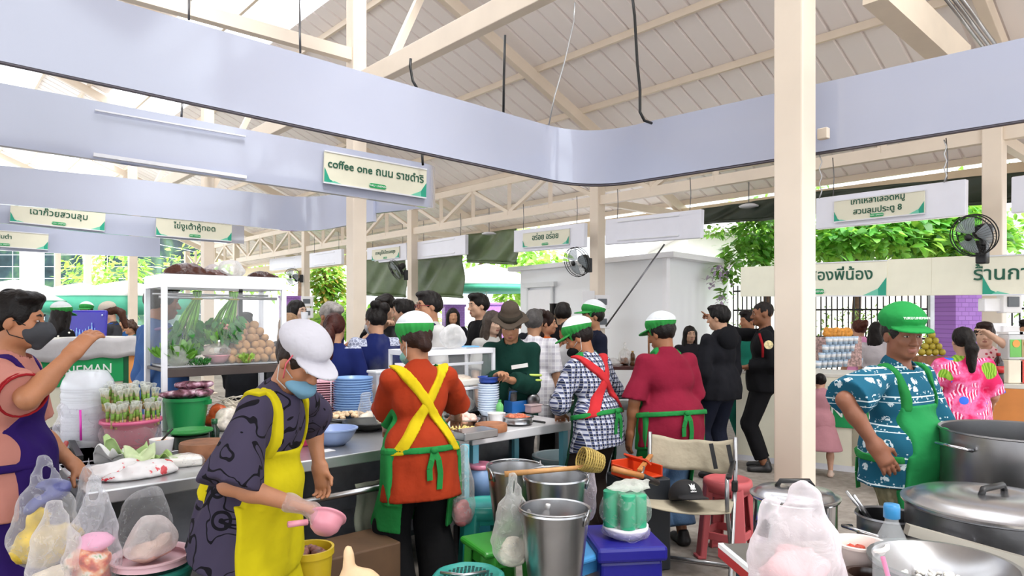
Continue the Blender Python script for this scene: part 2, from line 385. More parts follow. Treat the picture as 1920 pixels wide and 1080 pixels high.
class Person:
    def __init__(s, label, at, face, h=1.62, lean=0, side=0, twist=0, head=(0, 0, 0), R=None, L=None, feet=None, sit=None, wd=1., belly=0.,
                 sk='C08E6C', q=1, hands=(0, 0), group=None, fem=False, hipz=None, curl=(.35, .35), palm=(None, None), facep=True, shoes='1B1A1C', barefoot=False):
        s.root = T('person', label, 'person', (at[0], at[1], 0), atan2(face[1], face[0])-pi/2, group)
        s.rz = s.root.rotation_euler.z; s.pos = Vector((at[0], at[1], 0)); s.h = h; k = s.k = h/1.65; s.q = q; s.wd = wd; s.belly = belly
        s.sk = skin(sk); Rm = Matrix.Rotation
        s.Rt = Rt = Rm(radians(twist), 3, 'Z') @ Rm(radians(-lean), 3, 'X') @ Rm(radians(side), 3, 'Y')
        Rn = Rm(radians(twist), 3, 'Z') @ Rm(radians(-lean*.9), 3, 'X')
        s.Rh = Rh = Rm(radians(twist+head[0]), 3, 'Z') @ Rm(radians(-head[1]), 3, 'X') @ Rm(radians(head[2]), 3, 'Y')
        pz = hipz if hipz else (.52*h if sit is None else sit+.1)
        s.P = P = Vector((0, -.02*(lean/20.), pz)); tp = lambda x, y, z: P+Rt @ Vector((x, y, z))
        s.N = tp(0, -.012*k, .305*h); s.S = {1: tp(.099*h*wd, -.008, .277*h), -1: tp(-.099*h*wd, -.008, .277*h)}
        s.Hc = s.N+Rn @ Vector((0, .022, .078))*k+Rh @ Vector((0, 0, .088))*k
        s.arm = {}
        for sg, spec in ((1, R), (-1, L)):
            S = s.S[sg]; u, f = .172*h, .15*h
            spec = spec or ('d', (sg*.14, .02, -1), (sg*.02, .2, -1))
            if spec[0] == 'd':
                E = S+Vector(spec[1]).normalized()*u; Wp = E+Vector(spec[2]).normalized()*f
            else:
                tgt = Rm(-s.rz, 3, 'Z') @ (Vector(spec[1])-s.pos); d = tgt-S; L_ = d.length; dd = d.normalized(); L_ = min(L_, (u+f)*.985)
                a = (u*u-f*f+L_*L_)/(2*L_); hh = sqrt(max(0, u*u-a*a)); pl = Vector(spec[2]); pl = (pl-dd*pl.dot(dd)).normalized()
                E = S+dd*a+pl*hh; Wp = S+dd*L_
            s.arm[sg] = (S, E, Wp)
        s.leg = {}
        feet = feet or (((.09, .0), (-.09, .0)) if sit is None else ((.11, .38), (-.11, .4)))
        for sg, ft in ((1, feet[0]), (-1, feet[1])):
            Hp = P+Vector((sg*.054*h, 0, -.02*h)); An = Vector((ft[0], ft[1], .05*h+(ft[2] if len(ft) > 2 else 0))); u, f = .245*h, .235*h
            d = An-Hp; L_ = min(d.length, (u+f)*.995); dd = d.normalized(); a = (u*u-f*f+L_*L_)/(2*L_); hh = sqrt(max(0, u*u-a*a))
            pl = Vector((sg*.12, 1, .2)); pl = (pl-dd*pl.dot(dd)).normalized(); s.leg[sg] = (Hp, Hp+dd*a+pl*hh, Hp+dd*L_)
        # hands
        s.hand = {}
        for i, sg in ((0, 1), (1, -1)):
            S, E, Wp = s.arm[sg]; f = (Wp-E).normalized(); n = palm[i]
            n = Vector(n) if n is not None else Vector((-sg*1, 0, -.1)) if abs(f.z) > .75 else Vector((0, 0, -1))
            if len(n) == 3: n = (n-f*n.dot(f)).normalized()
            s.hand[sg] = (Wp, f, n, f.cross(n)*sg, curl[i], hands[i])
        step = {0: .022, 1: .016, 2: .0105}[q]; fs = {0: .013, 1: .009, 2: .0062}[q]
        pts = [s.Hc, s.P]+[p for a in s.arm.values() for p in a]+[p for a in s.leg.values() for p in a]
        lo = [min(p[i] for p in pts)-.27 for i in range(3)]; hi = [max(p[i] for p in pts)+.27 for i in range(3)]; lo[2] = -.01
        hr = Vector((.12, .14, .14))*k; fine = [(s.Hc-hr, s.Hc+hr, fs)]
        for sg in (1, -1):
            if s.hand[sg][5]: c = s.hand[sg][0]+s.hand[sg][1]*.07; e = Vector((.1, .1, .1)); fine.append((c-e, c+e, {0: .013, 1: .009, 2: .0056}[q]))
        s.V = Vol(lo, hi, step, fine); s.build(facep, barefoot)
        if not barefoot: s.shoes(shoes)
    def hand_prims(s, D, sg, inf=0.):
        V = s.V; k = s.k; Wp, f, n, sd, cu, det = s.hand[sg]
        V.cone(D, Wp-f*.01, Wp+f*.075*k, .023*k+inf, .021*k+inf, k=.02, flat=(npv(sd), 1.85))
        if not det:
            V.cone(D, Wp+f*.07*k, Wp+(f*.14+n*.035)*k, .019*k+inf, .014*k+inf, k=.01, flat=(npv(sd), 2.)); V.cone(D, Wp+(f*.02+sd*.03)*k, Wp+(f*.075+sd*.052+n*.02)*k, .013*k+inf, .01*k+inf, k=.01); return
        point = cu == 'point'
        for i, (o, ln) in enumerate(((.031, .07), (.0105, .078), (-.0105, .072), (-.031, .056))):
            c = (.0 if i == 0 else 1.25) if point else cu*(1+.12*i); p = Wp+(f*.078+sd*o)*k; a = c*.5; r = .0095*k+inf
            for j, part in enumerate((.44, .32, .26)):
                dv = f*cos(a)+n*sin(a)+sd*o*1.5; q = p+dv.normalized()*ln*part*k; V.cone(D, p, q, r, r*.92, k=.006 if inf == 0 else .02); p = q; r *= .92; a += c
        p = Wp+(f*.022+sd*.026)*k; q = p+(f*.55+sd*.62+n*.35).normalized()*.048*k; V.cone(D, p, q, .0125*k+inf, .0105*k+inf, k=.012)
        V.cone(D, q, q+(f*.85+sd*.15+n*.45).normalized()*.034*k, .0105*k+inf, .0085*k+inf, k=.006)
    def torso(s, D, inf, k=.04, lo=False):
        V = s.V; h = s.h; kk = s.k; w = s.wd; Rt = s.Rt; tp = lambda x, y, z: s.P+Rt @ Vector((x, y, z))
        V.ell(D, tp(0, -.005, .21*h), (.148*kk*w+inf, .1*kk*(w*.5+.5)+inf, .155*kk+inf), Rt, k)
        V.ell(D, tp(0, .008+s.belly*.6, .075*h), (.135*kk*w+inf+s.belly*.6, .1*kk*w+inf+s.belly, .14*kk+inf), Rt, k)
        V.ell(D, tp(0, -.008, 0), (.152*kk*w+inf, .112*kk*w+inf+s.belly*.4, .115*kk+inf), Rt, k)
        V.cone(D, s.S[1], s.S[-1], .043*kk+inf*.6, .043*kk+inf*.6, k)
        V.cone(D, tp(0, -.02, .27*h), s.N, .075*kk+inf, .058*kk+inf, k)
    def head(s, D):
        V = s.V; k = s.k; Rh = s.Rh; hp = lambda x, y, z: s.Hc+Rh @ Vector((x, y, z))*k; sc = lambda *r: tuple(x*k for x in r)
        V.ell(D, hp(0, -.012, .035), sc(.077, .094, .086), Rh, .02*k); V.ell(D, hp(0, .016, -.026), sc(.064, .072, .082), Rh, .025*k)
        V.ell(D, hp(0, .058, -.088), sc(.03, .026, .022), Rh, .03*k)
        for sx in (-1, 1):
            V.ell(D, hp(sx*.042, .01, -.065), sc(.02, .035, .03), Rh, .03*k)
            V.ell(D, hp(sx*.038, .062, -.022), sc(.022, .016, .02), Rh, .02*k)
        V.ell(D, hp(0, .077, .028), sc(.052, .014, .012), Rh, .02*k)
        if s.q:
            for sx in (-1, 1): V.ell(D, hp(sx*.031, .099, .006), sc(.019, .017, .011), Rh, .012*k, op='s'); V.ell(D, hp(sx*.031, .078, .012), sc(.019, .011, .009), Rh, .006*k)
        V.cone(D, hp(0, .083, .012), hp(0, .108, -.03), .009*k, .0125*k, .012*k)
        for sx in (-1, 1): V.ell(D, hp(sx*.013, .096, -.034), sc(.01, .012, .008), Rh, .008*k); V.ell(D, hp(sx*.079, -.008, -.006), sc(.01, .02, .033), Rh, .008*k)
        if s.q: V.ell(D, hp(0, .088, -.0585), sc(.024, .012, .0055), Rh, .006*k); V.ell(D, hp(0, .086, -.07), sc(.02, .012, .0065), Rh, .006*k)
        V.cone(D, hp(0, -.022, -.05), s.N+s.Rt @ Vector((0, -.01, -.02)), .05*k, .058*k, .03)
    def build(s, facep, barefoot):
        V = s.V; D = s.D = V.D; k = s.k; s.torso(D, -.006); s.head(D)
        for sg in (1, -1):
            S, E, Wp = s.arm[sg]; V.cone(D, S, E, .042*k*(s.wd*.5+.5), .038*k, .03); V.cone(D, E, E+(Wp-E)*.35, .039*k, .04*k, .02); V.cone(D, E+(Wp-E)*.3, Wp, .04*k, .027*k, .02)
            H, K, An = s.leg[sg]; V.cone(D, H, K, .078*k, .054*k, .03); V.cone(D, K, K+(An-K)*.4, .052*k, .055*k, .02); V.cone(D, K+(An-K)*.35, An, .055*k, .036*k, .02)
            if barefoot: V.cone(D, An+Vector((0, -.01, -.035*k)), An+Vector((0, .14*k, -.055*k)), .034*k, .022*k, .03)
            s.hand_prims(D, sg)
        hp = Matrix.Identity(4); ic = npv(s.Rh); c = npv(s.Hc)
        def mf(P):
            q = (P-c) @ ic/k; return ((np.abs(q[:, 0]) < .02) & (q[:, 1] > .084) & (q[:, 2] < -.055) & (q[:, 2] > -.0745)).astype(int)
        key = s.sk.name
        if key not in LIP: LIP[key] = pm(tuple(np.array(srgb('A4685A'))*.9), .4, 0, .05)
        s.body = V.mesh(D, 'body', [s.sk, LIP[key]], s.root, mf if s.q else None)
        if facep and s.q:
            for sx in (-1, 1):
                m = M(); m.ball((0, 0, 0), (.0132*k, .006*k, .0042*k), 12); m.m = 1; m.ball((0, .0028*k, 0), (.0062*k, .0044*k, .0044*k), 10)
                o = m.out('eye', [EYEW, IRIS], s.root, True); o.location = s.Hc+s.Rh @ Vector((sx*.031, .0845, .0045))*k; o.rotation_euler = s.Rh.to_euler()
                m = M(); m.tube([(sx*.014*k, 0, -.001*k), (sx*.03*k, .001*k, .004*k), (sx*.047*k, -.008*k, 0)], [.0035*k, .0045*k, .002*k], 6)
                o = m.out('eyebrow', pm('1E1512', .8, 0, 0), s.root, True); o.location = s.Hc+s.Rh @ Vector((0, .0905, .0265))*k; o.rotation_euler = s.Rh.to_euler()
    def onhead(s, data, name, mats, matfn=None, smooth=1, label=None):
        o = data[0].mesh(data[1], name, mats, s.root, matfn, smooth)
        o.location = s.Hc; o.rotation_euler = s.Rh.to_euler(); o.scale = (s.k,)*3
        if label: o['label'] = label
        return o
    def hair(s, style, col='16110F'): s.onhead(hair_data(style), 'hair', pm(col, .5, 0, .35, 30., .5, 90., spec=.22)); return s
    def cap(s, style='market', col='2FB24C', top='E9EEF2', thr=True, text=None):
        mats = cloth(col, .1, .5)
        if thr and style in ('market', 'puff'):
            k = ('cap', style, col, top)
            if k not in MATS:
                n = NT('two tone cap'); v = n.coord(); sp = n.n('SeparateXYZ'); n.l(v, sp.inputs[0]); a, b = (.108, .22) if style == 'puff' else (.102, .24); h_ = n.math('SUBTRACT', sp.outputs[2], n.math('MULTIPLY', sp.outputs[1], b))
                c = n.mix(n.math('GREATER_THAN', h_, a), dim(col, .62), dim(top, .72)); n.set(**{'Base Color': n.mix(n.math('LESS_THAN', n.math('ABSOLUTE', n.math('SUBTRACT', h_, a)), .003), c, 'EAF2EC'), 'Roughness': .9}); MATS[k] = n.m
            mats = MATS[k]
        nm = {'market': 'cap', 'puff': 'cap', 'white': 'cap', 'bucket': 'hat', 'ball': 'cap'}[style]
        o = s.onhead(cap_data(style), nm, mats); o.location = s.Hc+s.Rh @ Vector((0, -.006, .004))*s.k
        if style == 'bucket':
            m = M(); m.lathe([(.096, .066), (.094, .08), (.09, .092)], 30, (0, -.01, 0), 1, 1.13)
            b = m.out('hat_band', cloth('3E382F'), s.root, True); thick(b, .006, 1); b.location = s.Hc; b.rotation_euler = s.Rh.to_euler(); b.scale = (s.k,)*3; sub(b, o)
        if text:
            t = words(text, .017, pm('F2FFF4', .6, 0, 0), s.root, s.Hc+s.Rh @ Vector((.01, .123, .098))*s.k, (s.Rh @ Matrix.Rotation(radians(180), 3, 'Z') @ Matrix.Rotation(radians(72), 3, 'X')).to_euler(), 'cap_lettering'); sub(t, o)
        return s
    def mask(s, col='4A4A4E', chin=False, loops='F0F0F0'):
        V = hvol(.0055, (-.12, -.02, -.2), (.12, .2, .06)); D = V.D; z = -.075 if chin else -.045
        V.ell(D, (0, .05, z), (.064, .075, .055 if not chin else .042), k=.01)
        if not chin: V.cone(D, (0, .118, -.012), (0, .128, -.045), .012, .012, k=.03); V.cone(D, (0, .12, -.045), (0, .08, -.1), .016, .02, k=.03)
        else: V.cone(D, (0, .105, -.075), (0, .085, -.105), .016, .018, k=.03)
        V.ell(D, (0, -.045, z), (.09, .075, .1), k=.008, op='s')
        fm = s.onhead((V, D), 'face_mask', cloth(col, .08, .4))
        for sx in (-1, 1):
            m = M(); m.tube([(sx*.06, .05, z+.03), (sx*.078, .015, z+.05), (sx*.085, -.028, -.0), (sx*.078, .0, z-.01), (sx*.06, .045, z-.025)], .0022, 6)
            o = m.out('ear_loop', cloth(loops), s.root, True); o.location = s.Hc; o.rotation_euler = s.Rh.to_euler(); o.scale = (s.k,)*3; sub(o, fm)
        return s
    def tq(s):                                   # grid points seen in the torso's own frame
        X, Y, Z = s.V.pts(); R = npv(s.Rt); P = npv(s.P); x, y, z = X-P[0], Y-P[1], Z-P[2]
        return (R[0, 0]*x+R[1, 0]*y+R[2, 0]*z, R[0, 1]*x+R[1, 1]*y+R[2, 1]*z, R[0, 2]*x+R[1, 2]*y+R[2, 2]*z)
    def folds(s, D, amp, f=26., seed=1, sc=(1, 1, .55)):
        m = np.abs(D) < .035; X, Y, Z = np.broadcast_arrays(*s.V.pts())
        D[m] += amp*wob((X[m]*sc[0], Y[m]*sc[1], Z[m]*sc[2]), f, seed+int(s.pos.x*97) % 50)
    def shirt(s, mat, inf=.016, sleeve=.85, hem=-.09, collar=None, name='shirt', amp=.009, flare=.0, open_=0., neck=True, cuff=None, loose=.0):
        V = s.V; h = s.h; k = s.k; D = V.new(); s.torso(D, inf)
        tp = lambda x, y, z: s.P+s.Rt @ Vector((x, y, z))
        V.cone(D, tp(0, 0, .05*h), s.P+s.Rt @ Vector((0, 0, 0))+Vector((0, -.005, -.2)), .118*k*s.wd+inf+s.belly*.4, .122*k*s.wd+inf+flare+s.belly*.4, .05, flat=(npv(s.Rt @ Vector((1, 0, 0))), 1.42))
        for sg in (1, -1):
            S, E, Wp = s.arm[sg]; t = sleeve; Ds = V.new()
            if t <= 1: V.cone(Ds, S, S+(E-S)*(t+.15), .047*k*(s.wd*.5+.5)+inf*.6, .05*k+inf+loose, .03); e, d = S+(E-S)*t, (E-S).normalized()
            else:
                V.cone(D, S, E, .047*k*(s.wd*.5+.5)+inf*.6, .046*k+inf+loose*.5, .03); V.cone(Ds, E, E+(Wp-E)*(t-1+.15), .046*k+inf+loose*.5, .036*k+inf*.8+loose, .025); e, d = E+(Wp-E)*(t-1), (Wp-E).normalized()
            X, Y, Z = V.pts(); Ds[:] = np.maximum(Ds, (X-e[0])*d[0]+(Y-e[1])*d[1]+(Z-e[2])*d[2]); sl_ = Ds < .08; D[sl_] = smin(D[sl_], Ds[sl_], .03)
        if amp: s.folds(D, amp, 24., 5); s.folds(D, amp*.55, 55., 7)
        x, y, z = s.tq(); D[:] = np.maximum(D, hem*h/1.65*1.65/1.0-z-.12*0)
        if neck: V.cone(D, s.N+s.Rt @ Vector((0, .02, -.005))*k, s.Hc, .057*k, .06*k, .006, 's')
        if open_: # open front
            V.cone(D, s.N+s.Rt @ Vector((0, .08, 0)), tp(0, .12, .2*h), .05, .012, .01, 's')
        s.cl = D if not hasattr(s, 'cl') else np.minimum(s.cl, D); s.sh = D
        o = V.mesh(D, name, mat, s.root)
        if collar:
            m = M(); c = s.N+s.Rt @ Vector((0, .006, .004))*k
            m.lathe([(.060, -.02), (.064, .0), (.066, .02), (.075, .012), (.088, -.018)], 24)
            cc = m.out('collar', collar, s.root, True); cc.location = c; cc.rotation_euler = (s.Rt @ Matrix.Rotation(radians(-14), 3, 'X')).to_euler(); cc.scale = (k*1.05, k, k); thick(cc, .006, 1); sub(cc, o)
        return s
    def trousers(s, mat, inf=.014, to=.93, wide=.01, top=.02, name='trousers', amp=.006):
        V = s.V; h = s.h; k = s.k; D = V.new()
        V.ell(D, s.P+s.Rt @ Vector((0, -.008, 0)), (.152*k*s.wd+inf, .112*k*s.wd+inf+s.belly*.3, .13*k), s.Rt, .03)
        ends = []
        for sg in (1, -1):
            H, K, An = s.leg[sg]; V.cone(D, H+Vector((0, 0, .03)), K, .084*k*(s.wd*.5+.5)+inf, .056*k+inf+wide*.7, .035)
            if to <= .5: e = H+(K-H)*to*2; d = (K-H).normalized()
            else:
                e = K+(An-K)*((to-.5)*2); d = (An-K).normalized(); V.cone(D, K, e, .056*k+inf+wide*.7, .042*k+inf+wide*1.3, .02)
            ends.append((e, d))
        if amp: s.folds(D, amp, 22., 9)
        x, y, z = s.tq(); D[:] = np.maximum(D, z-top*h-.05)
        X, Y, Z = V.pts()
        for e, d in ends:
            pl = (X-e[0])*d[0]+(Y-e[1])*d[1]+(Z-e[2])*d[2]; rr = np.sqrt((X-e[0])**2+(Y-e[1])**2)
            D[:] = np.where((pl > 0) & (rr < .14), np.maximum(D, pl), D)
        s.tr = D; s.cl = D if not hasattr(s, 'cl') else np.minimum(s.cl, D); V.mesh(D, name, mat, s.root); return s
    def skirt(s, mat, zlen=.3, r=.2, name='skirt'):
        V = s.V; D = V.new(); V.cone(D, s.P+Vector((0, 0, .06)), Vector((s.P.x, s.P.y, zlen)), .13*s.k, r, .02, flat=(npv((1, 0, 0)), 1.2)); s.folds(D, .01, 30, 4, (1, 1, .1))
        X, Y, Z = V.pts(); D[:] = np.maximum(np.maximum(D, zlen-Z), Z-s.P.z-.1); V.mesh(D, name, mat, s.root); s.cl = np.minimum(s.cl, D) if hasattr(s, 'cl') else D; return s
    def shoes(s, col):
        for sg in (1, -1):
            An = s.leg[sg][2]; m = M(); k = s.k; z0 = An.z-.05*s.h
            V = Vol((-.08, -.12, -.01), (.08, .22, .12), .011); D = V.D
            V.cone(D, (0, -.035, .035), (0, .13, .025), .042, .034, .02, flat=(npv((1, 0, 0)), 1.12)); V.cone(D, (0, -.02, .05), (0, -.02, .085), .042, .04, .02)
            X, Y, Z = V.pts(); D[:] = np.maximum(D, .002-Z)
            o = V.mesh(D, 'shoe', pm(col, .5, 0, .15), s.root); o.location = (An.x, An.y-.0, z0); o.rotation_euler = (0, 0, radians(-8*sg)); o.scale = (k,)*3
    def apron(s, mat, bib=True, zlen=.45, w=.17, topw=.1, tie=None, strap=None, back=None, backmat=None, off=.011, ztop=.2, waist=.05, side=-.0, wrap=.02, name='apron', amp=.004, ends=True, notie=False):
        V = s.V; h = s.h; k = s.k; C = s.cl; x, y, z = s.tq(); X, Y, Z = V.pts(); tie = tie or mat; strap = strap or tie
        H = C.copy(); knee = min(s.leg[1][1].z, s.leg[-1][1].z)
        V.cone(H, s.P+Vector((0, .0, .0)), Vector((s.P.x, s.P.y+.06, zlen)), .115*k*s.wd+s.belly*.4, .13*k, .05, flat=(npv((1, 0, 0)), 1.35))
        if amp: s.folds(H, amp, 30., 3, (1, 1, .3))
        sk = np.maximum(np.maximum(H-off, np.maximum(zlen-Z, z-waist*h-.02)), np.maximum(np.abs(X-s.P.x)-w, np.where(np.abs(X-s.P.x) > .125*s.wd, -wrap, .02)-Y+s.P.y))
        sk = np.maximum(sk, off-.017-H)
        if bib:
            ww = w*.95+(topw-w*.95)*np.clip((z-waist*h)/((ztop-waist)*h), 0, 1)
            b = np.maximum(np.maximum(C-off, np.abs(x)-ww), np.maximum(np.maximum(waist*h-.03-z, z-ztop*h), -y+.0)); sk = np.minimum(sk, b)
        V.mesh(sk, name, mat, s.root)
        t = np.maximum(np.maximum(C-off-.003, np.abs(z-waist*h)-.016), y-.12); tb = None if notie else V.mesh(t, 'apron_tie', tie, s.root)
        if bib:
            st = np.maximum(np.maximum(C-off-.002, np.abs(np.abs(x)-topw*.88)-.017), np.maximum(ztop*h-.03-z, -y-.04))
            V.mesh(st, 'neck_strap', strap, s.root)
        if back == 'X':
            for sg in (1, -1):
                a = np.array((sg*.095*s.wd, .285*h)); b = np.array((-sg*.15*s.wd, waist*h)); d = (b-a)/np.linalg.norm(b-a)
                px, pz = x-a[0], z-a[1]; dist = np.abs(px*d[1]-pz*d[0])
                r = np.maximum(np.maximum(C-off-(.003 if sg > 0 else .006), dist-.026), np.maximum(np.maximum(waist*h-.02-z, z-.34*h), y-.0))
                V.mesh(r, 'back_strap', backmat or tie, s.root)
        if ends:
            yb = -.2; m = M(); c = np.nan
            base = s.surf_back(waist*h)
            for sg, ln in ((1, .2), (-1, .15)):
                p = base; m = M(); pts = [p+Vector((0, -.006, 0)), p+Vector((sg*.02, -.022, -.05)), p+Vector((sg*.03, -.02, -ln*.6)), p+Vector((sg*.026, -.016, -ln))]
                for u, v2 in zip(pts, pts[1:]): m.bar(u, v2, .03, .005, up=(0, 1, .2))
                sub(m.out('tie_end', tie, s.root), tb)
            m = M(); m.ball(base+Vector((0, -.012, 0)), (.022, .014, .018), 10); sub(m.out('tie_knot', tie, s.root, True), tb)
        return s
    def surf_back(s, z):                         # where the clothing surface lies behind the spine at a height in the torso frame
        R = s.Rt
        for i in range(60):
            p = s.P+R @ Vector((0, -.32+i*.005, z)); i3 = [min(len(s.V.ax[j])-1, int(np.searchsorted(s.V.ax[j], p[j]))) for j in range(3)]
            if s.cl[tuple(i3)] < .012: return p
        return s.P+R @ Vector((0, -.12, z))
    def glove(s, sg, mat):
        D = s.V.new(); s.hand_prims(D, sg, .006); Wp, f = s.hand[sg][:2]; s.V.cone(D, Wp-f*.02, Wp, .036*s.k, .032*s.k, .01); s.folds(D, .003, 90, 2, (1, 1, 1)); s.V.mesh(D, 'glove', mat, s.root); return s
    def done(s):
        for a in ('V', 'D', 'cl', 'sh', 'tr'):
            if hasattr(s, a): delattr(s, a)
        return s
# ---------------------------------------------------------------- the building
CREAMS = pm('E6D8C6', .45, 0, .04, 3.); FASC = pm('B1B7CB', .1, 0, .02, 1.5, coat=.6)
def struct(o, name=None):
    o['kind'] = 'structure'; return o
# floor: worn concrete
n = NT('concrete'); v = n.coord((1, 1, 1)); a = n.n('TexNoise', iScale=.9, iDetail=8., iRoughness=.65); b = n.n('TexNoise', iScale=14., iDetail=5.); n.l(v, a.inputs[0]); n.l(v, b.inputs[0])
c1 = n.ramp(a.outputs[0], [(.3, '7E7770'), (.55, '9C958D'), (.75, 'ADA69E')]); c2 = n.ramp(b.outputs[0], [(.35, 'A09890'), (.65, 'FFFFFF')])
n.set(**{'Base Color': n.mix(.45, c1, c2, 'MULTIPLY'), 'Roughness': .7}); n.bump(b.outputs[0], .15)
m = M(); m.box((4, 16, -.05), (44, 50, .1)); struct(m.out('floor', n.m))
# roof sheets with pressed ribs, purlins, rafters; the ridge lies inside the inner row of columns
def roofz(a): return 7.05-.42*a if a > -2.6 else 7.05+.42*2.6+.42*(a+2.6)   # underside of the sheet by position across
n = NT('roof sheet'); n.set(**{'Base Color': 'F8F2F0', 'Roughness': .5}); SHEET = n.m
n = NT('skylight sheet'); tr = n.n('BsdfTranslucent'); tp_ = n.n('BsdfTransparent'); mx = n.n('MixShader'); tr.inputs[0].default_value = (.95, .97, 1, 1)
mx.inputs[0].default_value = .35; n.l(tp_.outputs[0], mx.inputs[1]); n.l(tr.outputs[0], mx.inputs[2]); n.l(mx.outputs[0], n.o.inputs[0]); CLEAR = n.m
def sheet_strip(b0, b1, a0, a1, mat, name):
    m = M(); V = []; Fc = []; prof = [(0, 0), (.27, 0), (.282, .04), (.308, .04), (.32, 0)]; bs = []
    b = b0
    while b < b1-.01:
        for (o, z) in prof:
            if b+o <= b1+.4: bs.append((b+o, z))
        b += .34
    for (bb, z) in bs:
        for aa in (a0, a1): V.append(G(aa, bb, roofz(aa)+z))
    for i in range(len(bs)-1): Fc.append((2*i, 2*i+1, 2*i+3, 2*i+2))
    m.add(V, Fc); o = m.out(name, mat); return struct(o)
B0, B1, AE = -9.5, 31, 7.6
sheet_strip(B0, B1, .72, AE, SHEET, 'ceiling')
sheet_strip(B0, B1, -.58, .72, CLEAR, 'roof_skylight')
sheet_strip(B0, B1, -1.9, -.58, SHEET, 'ceiling')
sheet_strip(B0, B1, -3.3, -1.9, CLEAR, 'roof_skylight')  # extra clear strip at the ridge, kept for the light it lets in
sheet_strip(B0, B1, -11.5, -3.3, SHEET, 'ceiling')
sheet_strip(B0, B1, -14.5, -11.5, CLEAR, 'roof_skylight')  # additional clear strip on the far slope, also kept to brighten the hall
pur = [AE-.15, 6.6, 5.5, 4.4, 3.3, 2.2, 1.1, 0.0, -1.0, -1.85, -3.35, -4.4, -5.5, -6.6, -7.7, -8.8, -10]
for a_ in pur:
    m = M(); m.bar(G(a_, B0, roofz(a_)-.055), G(a_, B1, roofz(a_)-.055), .055, .105); struct(bevel(m.out('roof_beam', CREAMS), .006))
for b_ in (-6, 0, 6, 12, 18, 24, 30):
    for a0, a1 in ((-2.6, AE), (-2.6, -12)):
        m = M(); m.bar(G(a0, b_, roofz(a0)-.20), G(a1, b_, roofz(a1)-.20), .12, .19); struct(bevel(m.out('roof_beam', CREAMS), .008))
    for a_ in (0, -5.6):                          # inner columns
        m = M(); m.box(G(a_, b_, 3.4), (.2, .2, 6.8), RZA); m.box(G(a_, b_, .012), (.3, .3, .024), RZA); struct(bevel(m.out('column', CREAMS), .012))
    m = M(); m.box(G(4.83, b_, 2.2), (.2, .2, 4.4), RZA); m.box(G(4.83, b_, .012), (.3, .3, .024), RZA); struct(bevel(m.out('column', CREAMS), .012))
    m = M(); m.bar(G(-5.6, b_, 5.0), G(0, b_, 5.0), .12, .16); m.bar(G(0, b_, 3.9), G(1.1, b_, roofz(1.1)-.3), .1, .1); struct(m.out('beam', CREAMS))
for a_ in (0, -5.6):
    m = M(); m.bar(G(a_, B0, 4.62), G(a_, B1, 4.62), .13, .24); struct(bevel(m.out('beam', CREAMS), .008))
# truss along the outer row
m = M(); zl, zh, a_ = 3.62, 4.34, 4.83
m.bar(G(a_, -7, zl), G(a_, 28, zl), .1, .16); m.bar(G(a_, -7, zh), G(a_, 28, zh), .1, .14)
b_ = -6.
while b_ < 28:
    for o in (0, 1.2, 2.4, 3.6, 4.8):
        m.bar(G(a_, b_+o, zl), G(a_, b_+o, zh), .08)
    for o, d in ((0, 1.2), (2.4, -1.2), (2.4, 1.2), (4.8, -1.2), (4.8, 1.2)): m.bar(G(a_, b_+o, zl+.06), G(a_, b_+o+d, zh-.06), .07)
    b_ += 6
struct(m.out('beam', CREAMS))
m = M(); m.bar(G(AE-.2, B0, roofz(AE)-.30), G(AE-.2, B1, roofz(AE)-.30), .1, .36); struct(m.out('beam', pm('E6D3B4', .5, 0, .04)))
for b_ in (0, 6, 12, 18):
    m = M(); m.bar(G(4.83, b_, 3.62), G(AE-.2, b_, 3.62), .1, .14); struct(m.out('beam', CREAMS))
# long overhead fascia boards of the stall islands
def fascia(name, pts, label, th=.07, bot=None, mat=None, group='long white fascia boards'):
    """pts: (px, py top, py bottom, Y); a board that follows those points"""
    P = [(W(x, t, Y), W(x, b, Y)) for x, t, b, Y in pts]; m = M(); V = []; N = len(P)
    for i, (t, b) in enumerate(P):
        d = (P[min(i+1, N-1)][0]-P[max(i-1, 0)][0]); d.z = 0; d.normalize(); nn = Vector((-d.y, d.x, 0))*th
        V += [t, b, t+nn, b+nn]
    Fc = [(0, 1, 3, 2), (4*N-4, 4*N-2, 4*N-1, 4*N-3)]
    for i in range(N-1):
        a, b = 4*i, 4*i+4; Fc += [(a, b, b+1, a+1), (a+1, b+1, b+3, a+3), (a+3, b+3, b+2, a+2), (a+2, b+2, b, a)]
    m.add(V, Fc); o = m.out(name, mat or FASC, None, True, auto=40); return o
def board_thing(pts, label, chains, group='long white fascia boards'):
    o = fascia('overhead_fascia', pts, label); return tag(o, label, 'fascia board', group)
def run(p0, p1, n): return [tuple(p0[j]+(p1[j]-p0[j])*i/n for j in range(4)) for i in range(n+1)]
def curve3(p0, p1, p2, n=10):                    # quadratic corner, in world space
    a, b, c = [(W(x, t, Y), W(x, bb, Y)) for x, t, bb, Y in (p0, p1, p2)]; o = []
    for i in range(1, n):
        t = i/n; q = [a[j]*(1-t)**2+b[j]*2*t*(1-t)+c[j]*t*t for j in (0, 1)]
        Y = q[0].y; o.append((CX+q[0].x/Y*F, HY-(q[0].z-CH)/Y*F, HY-(q[1].z-CH)/Y*F, Y))
    return o
def line_pts(px, top0, st, bot0, sb, H): t = top0+st*px; b = bot0+sb*px; return (px, t, b, H*F/(b-t))
LA = lambda x: line_pts(x, -63, .29, 113.5, .2155, .48)
LB = lambda x: line_pts(x, 180+.2235*1430, -.2235, 301+.1575*1430, -.1575, .48)
c0, c2 = LA(1015), LB(1215); cm = (1105, LA(1105)[1]+.5, LA(1105)[2]+3, 6.42)
